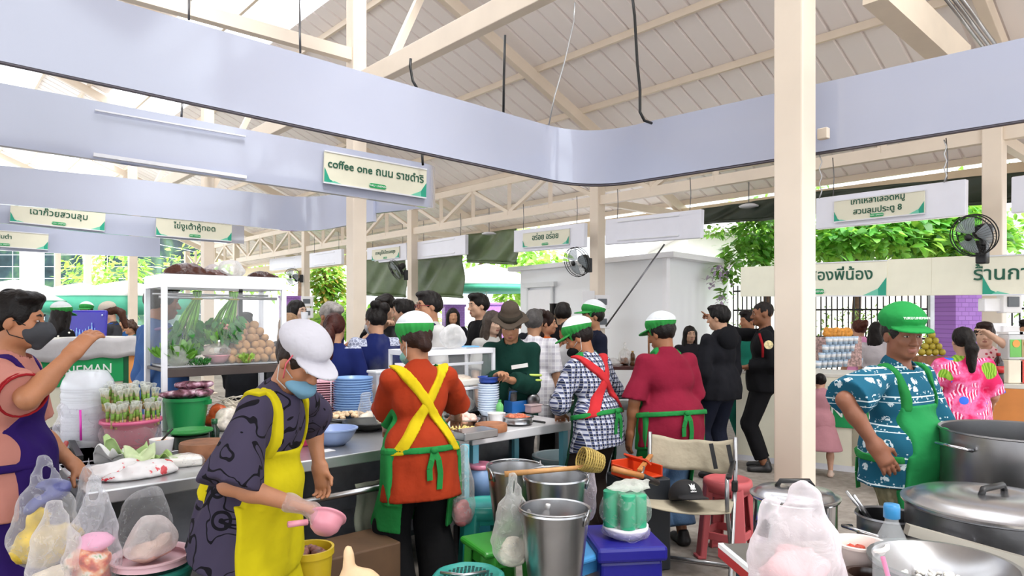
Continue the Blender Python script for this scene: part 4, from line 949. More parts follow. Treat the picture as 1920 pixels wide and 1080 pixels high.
# greenery, house and tents outside
b = W(612, 600, 27.5); b.z = 0; rel = lambda x, y, Y: W(x, y, Y+8)-b
tree('tree', 'sunlit climbing tree left of the middle column', 'tree', b, [([rel(615, 680, 19.6), rel(618, 560, 19.5), rel(600, 470, 19.5)], [.16, .13, .08])], [(rel(612, 520, 19.5), (.75, .7, .9)), (rel(602, 590, 19.5), (.7, .5, 1.1)), (rel(630, 560, 19.8), (.5, .5, 1.3))], GY+['B08A4A'], 1900, .28)
for i, (x, y, Y, rx, rz_, lb) in enumerate(((900, 440, 30, 3.0, 1.6, 'pale tree top behind the half rolled tarpaulin'), (560, 440, 40, 4, 2.4, 'hazy tree over the far columns behind the middle row'), (430, 500, 42, 4, 2., 'hazy tree behind the glass food case'), (210, 520, 36, 2.6, 2., 'tree with a dark trunk in front of the glass building'), (1000, 520, 27, 1.6, 1.6, 'yellow green tree between parasol and kiosk'), (1860, 420, 15, 2.2, 1.5, 'bright green tree beyond the right hand fan'), (1500, 420, 17, 2.2, 1.2, 'light green tree behind the near right column'), (700, 600, 25, 3, .8, 'low yellow green shrubs under the tarpaulins'), (170, 640, 30, 3, .6, 'pale sunlit shrubs behind the blue cool box'))):
    b = W(x, 600, Y); b.z = 0; c = W(x, y, Y)-b
    tree('tree', lb, 'tree', b, [([Vector((0, 0, 0)), Vector((.1, 0, c.z*.6)), Vector((0, 0, c.z))], [.16, .13, .06])], [(c, (rx, rx*.7, rz_)), (c+Vector((rx*.5, 0, -rz_*.35)), (rx*.6, rx*.5, rz_*.7)), (c+Vector((-rx*.5, .3, -rz_*.2)), (rx*.6, rx*.5, rz_*.7))], GY if i != 5 and i != 6 else GR, 1000, .4 if Y > 20 else .26, 'trees outside')
def parasol(label, px, py, Y, r, hh, skirt=.16, n_=8):
    p = W(px, py, Y); t = T('parasol', label, 'parasol', (p.x, p.y, 0), .2, 'white and green market parasols'); H = p.z; m = M()
    R = [(0, H), (r*.3, H-hh*.25), (r*.7, H-hh*.68), (r, H-hh)]
    m.lathe(R, n_*2, rip=.03, nr=n_); thick(m.out('canopy', pm('FBFBFA', .6, 0, .02), t, True), .01)
    m = M(); m.lathe([(r*.995, H-hh+.01), (r*1.0, H-hh-skirt)], n_*2, rip=.03, nr=n_); thick(m.out('valance', pm('58BFA0', .6, 0, .06), t, True), .008)
    m = M(); m.tube([(0, 0, 0), (0, 0, H)], .03, 8); m.out('pole', ALU, t); m = M()
    for i in range(n_): q = 2*pi*i/n_; m.bar((0, 0, H-hh*1.2), (r*.97*cos(q), r*.97*sin(q), H-hh-.02), .02)
    m.out('ribs', BLACK, t)
parasol('large white and green parasol beside the kiosk', 912, 494, 22, 2.2, .75); parasol('white parasol at the far left with a green valance', 28, 524, 19, 2.3, .62, .3); parasol('white parasol in the middle of the left group', 152, 530, 21, 2.1, .55, .3); parasol('white parasol behind the two left columns', 235, 526, 20, 2.0, .5, .5)
# glass fronted building and pale houses far away
n = NT('glass facade'); v = n.coord(); br = n.n('TexBrick', iScale=.3, iMortar_Size=.006, offset=0.); n.l(n.coord((1, 1, 1), (pi/2, 0, 0)), br.inputs[0]); no = n.n('TexNoise', iScale=.6, iDetail=5.); n.l(v, no.inputs[0])
br.inputs['Mortar'].default_value = (*srgb('D8DCE0'), 1); cc = n.ramp(no.outputs[0], [(.3, '10181C'), (.5, '2A3E42'), (.62, '4A6A4A'), (.75, '5F7F7C')]); n.l(cc, br.inputs['Color1']); n.l(cc, br.inputs['Color2']); n.set(**{'Base Color': br.outputs[0], 'Roughness': .35}); n.b.inputs['Specular IOR Level'].default_value = .2  # dark and green mottling paints reflected trees into the glass colour
def house(label, px0, px1, pyt, Y, mat, dep=8, pyb=None):
    a, b = W(px0, pyt, Y), W(px1, pyt, Y); t = T('building', label, 'building', ((a.x+b.x)/2, Y, 0), 0, 'buildings outside'); L = b.x-a.x; m = M(); m.box((0, dep/2, a.z/2), (L, dep, a.z)); m.out('walls', mat, t)
    m = M(); m.box((0, dep/2-.2, a.z+.15), (L+.6, dep+.8, .3)); m.out('roof', WHITEP, t)
    return t, L, a.z
house('glass fronted office building beyond the left parasols', -60, 285, 440, 48, n.m)
t, L, H = house('pale building with small dark windows behind the glass food case', 285, 560, 420, 56, pm('F3F3F2', .7, 0, .03))
for i in range(7): m = M(); m.box((-L/2+1.2+i*1.75, -.05, H-2.6), (1.1, .12, 1.1)); m.out('window', pm('4C6C6C', .2), t)
house('white house behind the kiosk and the flowering creeper', 1290, 1480, 440, 17, pm('F4F4F0', .7, 0, .03), 5)
house('cream house glimpsed behind the leaves on the right', 1560, 1900, 440, 22, pm('EFEBE0', .7, 0, .03), 5)
m = M(); m.box(W(60, 560, 44)+Vector((0, 0, 1)), (1.4, .3, 6)); tag(m.out('billboard', WHITEP), 'white board standing before the glass building', 'board'); p = W(176, 510, 40); m = M(); m.box((p.x, p.y, 6), (.8, .8, 12)); tag(m.out('concrete_post', WHITEP), 'white concrete post in front of the glass building', 'post')
# ---------------------------------------------------------------- cloth prints
def frac(n, v, axis_, f, th):
    s = n.n('SeparateXYZ'); n.l(v, s.inputs[0]); return n.math('LESS_THAN', n.math('FRACT', n.math('MULTIPLY', s.outputs[axis_], f)), th)
def base_cloth(name): n = NT(name); n.set(Roughness=.9); n.b.inputs['Specular IOR Level'].default_value = .2; return n, n.coord()
def plaid(c0, c1, c2, f=30):
    n, v = base_cloth('plaid'); a = frac(n, v, 0, f, .5); b = frac(n, v, 2, f, .5); y = frac(n, v, 1, f, .5); l1 = frac(n, v, 0, f*2, .18); l2 = frac(n, v, 2, f*2, .18)
    s = n.math('MULTIPLY', n.math('ADD', a, b), .5); c = n.ramp(s, [(0, c2), (.4, c1), (.9, c0)], True); c = n.mix(n.math('MULTIPLY', n.math('MAXIMUM', l1, l2), .28), c, 'FFFFFF'); n.set(**{'Base Color': c}); return n.m
def elephant():
    n, v = base_cloth('elephant print'); vo = n.n('TexVoronoi', iScale=17.); no = n.n('TexNoise', iScale=60., iDetail=3.); n.l(v, vo.inputs[0]); n.l(v, no.inputs[0])
    d = n.math('ADD', vo.outputs['Distance'], n.math('MULTIPLY', n.math('SUBTRACT', no.outputs[0], .5), .45)); blob = n.math('LESS_THAN', d, .33)
    hole = n.math('LESS_THAN', no.outputs[0], .44); blob = n.math('MULTIPLY', blob, n.math('SUBTRACT', 1., hole))
    band = frac(n, v, 2, 7.5, .62); line = frac(n, v, 2, 37.5, .22); dots = n.n('TexVoronoi', iScale=60.); n.l(v, dots.inputs[0]); dt = n.math('LESS_THAN', dots.outputs['Distance'], .28)
    c = n.mix(n.math('MULTIPLY', blob, band), '1B5870', 'CBD8DC'); o = n.math('SUBTRACT', 1., band); c = n.mix(n.math('MULTIPLY', o, line), c, 'D8E8EC'); c = n.mix(n.math('MULTIPLY', o, n.math('MULTIPLY', dt, .7)), c, 'DCECF0')
    n.set(**{'Base Color': c}); return n.m
def floral():
    n, v = base_cloth('floral'); v1 = n.n('TexVoronoi', iScale=6.); v2 = n.n('TexVoronoi', iScale=9.); no = n.n('TexNoise', iScale=7., iDetail=5.); st = n.n('TexWave', iScale=14., iDistortion=6.)
    for x in (v1, v2, no, st): n.l(v, x.inputs[0])
    c = n.ramp(no.outputs[0], [(.42, 'D92E66'), (.52, 'E878AC'), (.6, 'CE2258')]); c = n.mix(n.math('MULTIPLY', n.math('GREATER_THAN', no.outputs[0], .55), n.math('GREATER_THAN', st.outputs[0], .6)), c, 'FBC6E0')
    rnd = n.n('SeparateXYZ'); n.l(v1.outputs['Color'], rnd.inputs[0]); gr = n.math('MULTIPLY', n.math('LESS_THAN', v1.outputs['Distance'], .42), n.math('GREATER_THAN', rnd.outputs[0], .62))
    c = n.mix(gr, c, n.ramp(st.outputs[0], [(.4, '6FA02E'), (.7, '9BC44A')])); r2 = n.n('SeparateXYZ'); n.l(v2.outputs['Color'], r2.inputs[0])
    bl = n.math('MULTIPLY', n.math('LESS_THAN', v2.outputs['Distance'], .3), n.math('GREATER_THAN', r2.outputs[1], .68)); c = n.mix(bl, c, '3E6EDC'); n.set(**{'Base Color': c}); return n.m
def scribble():
    n, v = base_cloth('line print'); no = n.n('TexNoise', iScale=7.5, iDetail=1.6, iDistortion=.6); n.l(v, no.inputs[0]); f = n.math('FRACT', n.math('MULTIPLY', no.outputs[0], 5.)); line = n.math('LESS_THAN', n.math('ABSOLUTE', n.math('SUBTRACT', f, .5)), .085)
    v2 = n.n('TexVoronoi', iScale=8.); n.l(v, v2.inputs[0]); ring = n.math('LESS_THAN', n.math('ABSOLUTE', n.math('SUBTRACT', v2.outputs['Distance'], .25)), .045); eye = n.math('LESS_THAN', v2.outputs['Distance'], .08); r = n.n('SeparateXYZ'); n.l(v2.outputs['Color'], r.inputs[0]); ring = n.math('MULTIPLY', n.math('MAXIMUM', ring, eye), n.math('GREATER_THAN', r.outputs[0], .6))
    n.set(**{'Base Color': n.mix(n.math('MAXIMUM', line, ring), '3E384C', '0E0C13')}); return n.m
def spots(c0, c1, sc_=14, th=.3):
    n, v = base_cloth('leaf print'); vo = n.n('TexVoronoi', iScale=sc_); n.l(v, vo.inputs[0]); n.set(**{'Base Color': n.mix(n.math('LESS_THAN', vo.outputs['Distance'], th), c0, c1)}); return n.m
def jersey():
    n, v = base_cloth('jersey'); s = n.n('SeparateXYZ'); n.l(v, s.inputs[0]); w = n.n('TexVoronoi', iScale=30., feature='DISTANCE_TO_EDGE'); n.l(v, w.inputs[0])
    side = n.math('GREATER_THAN', n.math('ABSOLUTE', s.outputs[0]), .158); top = n.math('GREATER_THAN', s.outputs[2], 1.29); pat = n.math('LESS_THAN', w.outputs['Distance'], .1)
    c = n.mix(n.math('MULTIPLY', n.math('MULTIPLY', top, n.math('GREATER_THAN', n.math('ABSOLUTE', s.outputs[0]), .1)), n.math('ADD', n.math('MULTIPLY', pat, .5), .4)), '141F56', 'C8CEE0'); n.set(**{'Base Color': c}); return n.m
def army():
    n, v = base_cloth('faded camouflage'); no = n.n('TexNoise', iScale=11., iDetail=2.); n.l(v, no.inputs[0]); n.set(**{'Base Color': n.ramp(no.outputs[0], [(.35, '6E6C50'), (.47, '8C8668'), (.55, '77735A'), (.63, 'A59E80')])}); return n.m
def denim(c='5B7FAE'): return pm(dim(c, .7), .85, 0, .3, 9., .3, 90., spec=.2)
def gp(px, Y): p = W(px, 592, Y); return (p.x, p.y)
def ht(yt, Y, extra=0.): return CH+(HY-yt)*Y/F-extra
GREEN = cloth('2C9A4C', .12, .4); BLK = cloth('141417', .25, .4); NAVY = cloth('1B2244')
# ---- front row of cooks
p = Person('woman in white cap and yellow apron bending over the counter with a pink scoop', gp(466, 2.66), (.97, -.2), 1.545, lean=21, head=(-14, 34, 0), q=2, hands=(1, 1), R=('w', W(552, 945, 2.42), (.6, -.6, -.4)), L=('w', W(600, 880, 3.0), (-1, -.3, -.5)), sk='B87F5E', wd=1.1, belly=.02, curl=(.75, .5), palm=((0, .3, -1), None), feet=((.1, .06), (-.09, -.06)))
p.trousers(BLK, wide=.02).shirt(scribble(), hem=-.10, flare=.03, sleeve=1.0, loose=.035, inf=.024, amp=.012).apron(cloth('F4E21A', .06, .5), zlen=.22, w=.21, topw=.13, strap=cloth('F4E21A', .06, .5), tie=cloth('F4E21A', .06, .5), wrap=.03, ztop=.19, back='X', backmat=cloth('F4E21A', .06, .5), ends=False, notie=True)
p.hair('under', '2A201C').cap('white', 'EFEDF7').mask('8EC4E4', chin=True).glove(1, film('F3F0F2', .45)).done()
m = M(); m.tube([(.078, .02, .06), (.082, .01, 0), (.07, .02, -.06)], .003, 6); o = m.out('cap_cord', pm('E86A78', .6), p.root, True); o.location = p.Hc; o.rotation_euler = p.Rh.to_euler()
p = Person('woman in orange shirt seen from behind with crossed yellow apron straps', gp(790, 3.62), (-.5, .86), 1.53, lean=6, head=(18, 14, 0), q=2, hands=(1, 1), L=('w', W(728, 800, 3.95), (-.5, -.3, -1)), R=('w', W(858, 792, 4.2), (.5, -.3, -1)), sk='B07A5A', wd=1.03, feet=((.11, .0), (-.12, .03)))
p.trousers(BLK, wide=.045).shirt(cloth('BC3F1C', .12, .5), hem=-.135, flare=.02, sleeve=1.0, loose=.02, inf=.02, amp=.01, collar=cloth('BC3F1C')).apron(GREEN, zlen=.42, w=.215, topw=.13, wrap=.06, back='X', backmat=cloth('F6D91C', .05, .4), tie=GREEN, waist=.035)
p.hair('lowbun', '2B1712').cap('puff', '31B04E').mask('9CD3C8', chin=True).done()
p = Person('woman in navy checked shirt with red apron straps leaning on the counter', gp(1120, 4.62), (-.72, .68), 1.53, lean=13, head=(28, 24, 0), q=2, hands=(1, 1), L=('w', W(1050, 775, 4.75), (-1, -.5, -.1)), R=('w', W(1110, 770, 5.0), (1, -.3, -.4)), sk='A9714F', wd=1.08)
p.trousers(cloth('3C302C'), wide=.03).shirt(plaid('141A30', '3E4668', 'B4B8C8'), hem=-.09, flare=.03, sleeve=1.4, loose=.015, inf=.02).apron(cloth('24513A'), zlen=.4, w=.17, wrap=.03, back='X', backmat=cloth('E0383E', .05), tie=GREEN, waist=.06)
p.hair('under', '1B1311').cap('market', '2DAA48').mask('17171A', chin=True).done()
p = Person('man in dark red shirt and jeans with green cap seen from behind', gp(1258, 4.6), (-.35, .93), 1.55, lean=9, head=(22, 16, 0), q=2, hands=(1, 1), L=('d', (-.3, .0, -1), (-.02, .22, -1)), R=('d', (.28, .12, -1), (-.2, .8, -.35)), sk='9C6848', wd=1.14, belly=.03, curl=(.3, .25))
p.trousers(denim('6F93BC'), wide=.035, inf=.02).shirt(cloth('9A1E3C', .12, .4), hem=-.08, flare=.0, sleeve=.95, loose=.022, inf=.022, collar=cloth('8E1B37')).apron(GREEN, zlen=.36, w=.235, wrap=.05, tie=GREEN, waist=.055)
p.hair('under', '14100F').cap('market', '2DAA48').done()
p = Person('man in black hooded sweatshirt standing beside the black uniformed guard', gp(1350, 6.5), (-.52, .86), 1.65, head=(24, 4, 0), q=1, hands=(1, 1), R=('d', (.1, .1, -1), (-.1, .8, -.6)), L=('d', (-.15, .1, -1), (.1, .8, -.5)), sk='D2A384', wd=1.08)
p.trousers(cloth('1B2033'), wide=.02).shirt(cloth('1A1B22', .15), hem=-.06, sleeve=1.9, loose=.015, inf=.026, amp=.012)
V = Vol((-.2, -.25, -.2), (.2, .15, .2), .012); V.ell(V.D, (0, -.09, -.02), (.125, .07, .12), k=.02); V.ell(V.D, (0, 0, .1), (.075, .1, .12), k=.02, op='s'); o = V.mesh(V.D, 'hood', cloth('16171D', .15), p.root); o.location = p.N; p.hair('side', '0E0C0C').done()
p = Person('guard in black uniform pointing left with an outstretched arm', gp(1432, 6.85), (-.95, .3), 1.69, head=(10, 2, 0), q=1, hands=(1, 1), R=('w', W(1338, 600, 7.2), (0, 0, -1)), L=('d', (-.15, -.3, -1), (.35, .8, -.1)), sk='8E5E42', wd=1.15, curl=('point', .9), palm=((0, 0, -1), None))
p.trousers(cloth('17171B'), wide=.01).shirt(cloth('18181C', .2), hem=-.05, sleeve=1.95, loose=.008, inf=.022, collar=cloth('18181C')).hair('buzz', '191412')
m = M(); m.prism([(.042*cos(i*pi/10), .042*sin(i*pi/10)) for i in range(20)], .004); S, E, _ = p.arm[-1]; q = S+(E-S)*.28+Vector((-.068, 0, 0)); o = m.out('arm_patch', pm('E8D4A0', .6, 0, .5, 40), p.root); o.location = q; o.rotation_euler = (0, radians(-90), 0)
m = M(); m.tube([S+Vector((-.05, .06, .03)), S+Vector((-.072, .03, -.08)), S+Vector((-.07, .03, -.2))], .012, 8); m.out('shoulder_cord', cloth('B5202A'), p.root, True); p.done()
p = Person('person in red scarf and green vest mostly hidden behind the guard', gp(1404, 7.9), (-.9, -.2), 1.6, head=(0, 0, 0), q=0, sk='A87454'); p.trousers(cloth('1E7A68')).shirt(cloth('1F8A72'), sleeve=.9).hair('short')
m = M(); m.lathe([(.07, -.06), (.09, -.03), (.085, .02), (.065, .04)], 18); o = m.out('scarf', cloth('C02436'), p.root, True); o.location = p.N; p.done()
p = Person('stout man in teal elephant print shirt and green apron with hand on hip', gp(1694, 3.25), (.5, -.86), 1.575, lean=-2, head=(-30, 6, 0), q=2, hands=(1, 1), R=('w', W(1643, 838, 3.0), (1, -.15, .15)), L=('d', (-.25, .1, -1), (.2, .5, -1)), sk='94614A', wd=1.13, belly=.05, curl=(.25, .4), palm=((-.55, -.2, -.6), None))
p.trousers(army(), wide=.03).shirt(elephant(), hem=-.035, flare=.01, sleeve=.98, loose=.04, inf=.022, amp=.01).apron(cloth('2FA85E', .1, .4), zlen=.38, w=.19, topw=.14, strap=GREEN, tie=GREEN, ztop=.2)
p.hair('under', '2A2725').cap('white', '33B35A', thr=False, text='YUKU LINEMAN')
p.done()
p = Person('man in pink polo and grey mask pointing across the counter', gp(24, 2.88), (.93, .36), 1.65, head=(-2, 3, 0), q=2, hands=(1, 1), R=('w', W(138, 660, 2.74), (1, 0, -.75)), L=('d', (-.2, .1, -1), (.2, .6, -.6)), sk='B57B58', wd=1.06, curl=(.32, .4), palm=((-.3, 0, -1), None))
p.trousers(BLK).shirt(cloth('E2998A', .1, .4), hem=-.08, sleeve=.85, loose=.02, inf=.02, collar=cloth('E2998A')).apron(cloth('33186E', .15), zlen=.4, w=.19, topw=.12, strap=cloth('3A1C72'), tie=cloth('33186E'))
p.hair('side', '120E0D').mask('55575C', loops='3A3A3C')
S, E, _ = p.arm[1]; q = S+(E-S)*.83; m = M()
for o_, r_ in ((-.006, .073), (.010, .0735)): m.tube([((r_+.011)*cos(i*pi/10), (r_+.011)*sin(i*pi/10), o_) for i in range(20)], .005, 6, True)
o = m.out('sleeve_stripe', cloth('B4232C'), p.root, True); o.location = q; o.rotation_euler = (E-S).to_track_quat('Z', 'Y').to_euler(); p.done()
# ---- people behind the counter and farther off
def bg(label, px, yt, Y, face, shirt, trs='1B1B20', hair='short', hc='16110F', q=1, sl=.9, extra=.0, cap=None, capc='2DAA48', captop='E9EEF2', ap=None, msk=None, hem=-.08, collar=None, trs_to=.93, **k):
    h = ht(yt, Y, extra) if 'h' not in k else k.pop('h')
    p = Person(label, gp(px, Y), face, h, q=q, **k); p.trousers(cloth(trs) if isinstance(trs, str) else trs, to=trs_to).shirt(cloth(shirt) if isinstance(shirt, str) else shirt, sleeve=sl, hem=hem, loose=.012, inf=.02, collar=cloth(collar) if collar else None)
    if ap: p.apron(cloth(ap), ends=False)
    if hair: p.hair('under' if cap and hair == 'short' else hair, hc)
    if cap: p.cap(cap, capc, captop, thr=cap != 'ball')
    if msk: p.mask(msk)
    return p
p = bg('man in blue tracksuit top standing behind the glass food case', 300, 533, 4.95, (.6, .8), cloth('5078B8'), sl=1.9, sk='9A6546', head=(-18, 4, 0), wd=1.12, collar='3A1E4A')
m = M(); S, E, Wp = p.arm[1]; m.tube([p.N+Vector((.06, -.06, -.02)), S+Vector((.02, -.055, .055)), S+(E-S)*.5+Vector((.06, -.03, .0))], .012, 8); m.out('shoulder_stripe', cloth('B79AD6'), p.root, True); p.done()
bg('woman in navy jersey with reddish hair tied in a knot, back turned', 628, 588, 5.5, (.12, 1), jersey(), hair='pony', hc='3E1A14', sk='C09070', wd=1.15, R=('d', (.2, .1, -1), (.6, .6, -.3)), hands=(1, 0)).done()
bg('woman in navy jersey with a large black hair bow, back turned', 706, 575, 5.9, (-.42, .9), jersey(), hair='high', sk='C8987A', wd=1.1, head=(25, 8, 0), L=('d', (-.15, .2, -1), (.0, .9, -.3)), msk='EDEFF2').done()
p = bg('grey haired man in navy shirt and green apron bending over his work', 588, 566, 6.4, (.75, -.5), cloth('262250'), hair='short', hc='8F8A86', sk='B98464', lean=20, h=1.72, head=(-5, 28, 0), ap='2F7A3A', R=('w', W(640, 655, 6.1), (.5, -.6, -.4)), L=('w', W(612, 658, 6.1), (-.5, -.3, -.6)), hands=(1, 1)); p.done()
p = bg('young man in black shirt holding up a phone in front of his chest', 727, 551, 7.3, (-.12, -1), '1C1C1F', sk='D8AC90', head=(0, 24, 0), hair='side', R=('w', W(719, 612, 6.95), (.8, -.2, -.6)), L=('d', (-.1, .1, -1), (.2, .7, .3)), hands=(1, 0), curl=(.9, .4)); PHONE_AT = W(720, 592, 6.9); p.done()
bg('young man in black tee shirt seen in profile beside the phone user', 759, 562, 6.5, (-.9, .1), '232326', sk='CC9C7E', hair='short').done()
p = bg('older man with red rimmed glasses in a white shirt', 806, 547, 6.0, (-.85, -.42), 'ECEBEA', trs='2E3340', sk='C08C6C', hair='side', hc='1A1615', wd=1.12, collar='ECEBEA'); m = M()
for sx in (-1, 1): m.tube([(sx*.032+.026*cos(i*pi/8), .107, .002+.019*sin(i*pi/8)) for i in range(16)], .0034, 6, True); m.tube([(sx*.058, .105, .008), (sx*.078, .03, .01), (sx*.08, -.01, .006)], .003, 6)
m.tube([(-.008, .11, .006), (.008, .11, .006)], .003, 6); o = m.out('spectacles', pm('7E1F28', .3), p.root, True); o.location = p.Hc; o.rotation_euler = p.Rh.to_euler()
S = p.S[-1]; m = M(); m.tube([S+Vector((.04, .12, -.12)), S+Vector((.04, .03, .075)), S+Vector((.04, -.12, -.05))], .02, 8); m.out('backpack_strap', cloth('2A3352'), p.root, True); p.done()
bg('person in a black hood with dark cap far behind the glasses man', 849, 578, 10.5, (.2, -1), '1A1A22', hair='long', q=0).done()
bg('young man in black long sleeved sweater, head turned left', 899, 551, 7.4, (-.8, -.35), '151518', sl=1.95, sk='D6A98C', hair='short', head=(4, 2, 0)).done()
bg('woman with long brown hair and white top beside the bucket hat', 922, 583, 6.7, (.6, -.75), 'EDECE8', hair='long', hc='4A3F38', sk='E0BBA2', head=(0, 5, 0)).done()
p = bg('person in dark green work jacket and brown bucket hat looking down', 962, 588, 5.5, (-.16, -1), cloth('14443A', .14, .4), trs='15151A', sl=1.9, hair='short', cap='bucket', capc='5F5348', sk='B98564', lean=13, head=(6, 24, 0), wd=1.04, R=('w', W(934, 705, 5.15), (.4, -.5, -1)), L=('w', W(958, 713, 5.2), (-.4, -.5, -1)), hands=(1, 1), collar='14443A', h=1.62)
m = M(); m.box((0, 0, 0), (.13, .006, .03)); o = m.out('name_tag', pm('F0F0EE', .6), p.root); o.location = p.P+p.Rt @ Vector((-.085, .148, .36)); o.rotation_euler = (radians(-8), radians(8), radians(20))
S, E, _ = p.arm[-1]
for u in (.72, .86):
    m = M(); q = S+(E-S)*u; m.tube([(.071*cos(i*pi/10), .071*sin(i*pi/10), 0) for i in range(20)], .01, 6, True); o = m.out('reflective_band', pm('C9E26A', .4), p.root, True); o.location = q; o.rotation_euler = (E-S).to_track_quat('Z', 'Y').to_euler()
m = M(); m.box((-.08, .152, .26), (.12, .012, .11)); o = bevel(m.out('chest_pocket', cloth('12403A'), p.root), .005); o.location = p.P; o.rotation_euler = p.Rt.to_euler(); p.done()
bg('grey haired man in a pale checked shirt, back turned', 1001, 581, 6.3, (.3, .95), plaid('B4B0BA', 'C8C6CE', 'D8D6DA', 16), hair='short', hc='4E4B4A', sk='B98A6A', trs='17171A', hem=-.16, wd=1.1).done()
bg('woman in orange flowered shirt with dark curly hair in profile', 1024, 586, 7.1, (.95, -.15), spots('C8622E', 'B03A28', 11, .32), hair='curly', hc='2A1A16', sk='C79272', trs='2A1C1C', R=('d', (.1, .2, -1), (-.3, .5, .9)), hands=(1, 0)).done()
bg('green capped person far off beside the curly haired woman', 1000, 588, 9.2, (.2, -1), '22252E', hair='short', cap='market', q=0).done()
bg('person in black tee shirt with short hair, back turned near the kiosk', 1055, 568, 7.4, (.25, .95), '15161C', hair='short', sk='C49878', head=(8, 5, 0), L=('d', (-.2, .2, -1), (.1, .8, -.3))).done()
m_ = Person('man in white shirt seated with his back turned', gp(1066, 6.9), (-.35, .9), 1.62, sit=.62, q=1, sk='B07E5E', wd=1.12, head=(10, 8, 0)); m_.trousers(cloth('D8D6D2')).shirt(cloth('EFEFF1'), inf=.022).hair('buzz', '2A2624').done()
bg('green capped man in navy jacket standing by the electrical boxes', 1112, 570, 6.6, (-.92, -.25), '1E2238', sl=1.9, hair='short', cap='market', sk='B07E5C', collar='1E2238').done()
bg('woman whose face shows between the red shirt and the hooded man', 1293, 612, 8.6, (.1, -1), '2C2A30', hair='long', sk='C9A186', h=1.42).done()
p = bg('woman in pink printed vest with a bun, back turned behind the right counter', 1611, 600, 8.4, (-.1, 1), spots('F3A6D2', 'F3A6D2'), hair='bun', hc='4A2418', sk='C99C80', wd=1.05)
for i, tx in enumerate(('ร้านกาแฟ', 'สองพี่น้อง')): words(tx, .075, pm('17131A', .6, 0, 0), p.root, p.P+p.Rt @ Vector((0, -.13, .37-.1*i)), (pi/2, 0, 0), 'vest_lettering')
p.done()
bg('woman with long black hair partly hidden behind the elephant shirt man', 1644, 604, 8.1, (.7, .5), 'EEE6EA', hair='long', sk='D6AE94', q=1).done()
bg('woman in pink flowered shirt with a black ponytail, back turned', 1806, 614, 5.4, (.12, 1), floral(), hair='pony', sk='D2A488', wd=1.15, trs='141418', sl=.95, hem=-.05, R=('d', (.3, .1, -1), (.3, .8, -.4)), L=('d', (-.4, .3, -1), (-.1, .8, .6)), hands=(1, 1)).done()
bg('woman raising a hand to her glasses at the right edge', 1846, 605, 6.2, (-.5, -.75), spots('E8C8C8', 'C2485A', 26, .3), hair='short', hc='2A1B18', sk='DDB49A', L=('w', W(1856, 628, 5.9), (-1, -.3, -.6)), hands=(0, 1)).done()
bg('person in orange shirt cut off by the right edge', 1932, 600, 6.6, (-1, -.2), 'D86E3A', hair='short', q=0).done()
p = Person('small child in a pink dress reaching up beside the near right column', gp(1538, 6.6), (.45, .9), .99, q=1, sk='D2A286', hands=(1, 0), R=('w', W(1565, 722, 6.85), (.6, -.4, -.4)), shoes='C8B0A0'); p.shirt(cloth('D89AA4'), sleeve=.5, hem=-.1).skirt(cloth('D89AA4'), zlen=.26, r=.17).hair('bun').done()
bg('man in a dark baseball cap at the far left edge', 17, 545, 8.5, (-.9, -.1), '23232A', hair='short', cap='ball', capc='15171A', q=0).done()
bg('dark haired person in black at the left edge behind the pink polo', -8, 584, 5.2, (.3, .9), '17171B', hair='long', q=0).done()
p = bg('woman in green cap and black leaf print dress behind the pink polo man', 112, 572, 8.0, (.35, .9), spots('121214', 'E4E2D6', 16, .2), hair='long', cap='market', q=1, head=(10, 10, 0)); p.skirt(spots('121214', 'E4E2D6', 16, .2)).done()
bg('green capped person looking over the blue cool box', 162, 570, 12, (.2, -1), 'ECECEC', hair='short', cap='market', q=0).done()
bg('woman in beige cap and dark grey tee shirt writing a note', 208, 568, 9.4, (-.93, -.25), '4A4B50', hair='pony', hc='4A2E22', cap='ball', capc='E6DCCB', sk='D8AB90', collar='2E66C8', head=(0, 20, 0), R=('d', (.0, .3, -1), (-.1, 1, .1)), L=('d', (.0, .3, -1), (.1, 1, .1)), hands=(1, 1)).done()
bg('seated person with dark hair far behind the left columns', 233, 592, 13, (-.2, -1), '2D5F9A', hair='short', q=0, h=1.5).done(); bg('brown haired person far left of the glass food case', 246, 598, 11, (-.6, -.7), '3D7F8A', hair='curly', hc='3E2A1E', q=0, h=1.46).done()
p = Person('person in black jacket seen through the glass food case', gp(458, 7.2), (.1, 1), 1.58, q=0, sk='C89A7E'); p.trousers(cloth('2A2A30'), to=.5).shirt(cloth('17191F'), sleeve=1.9).hair('short').done()
bg('woman with long fair hair and dark grey jacket right of the glass food case', 543, 588, 6.3, (.5, .8), '3A3B42', hair='long', hc='8A6B4E', sl=1.9).done()
bg('black haired woman drinking from a cup near the far column', 556, 563, 7.6, (.9, -.35), '18181B', hair='long', sk='E2BDA6', R=('d', (.0, .2, -1), (-.05, .6, .9)), hands=(1, 0)).done()
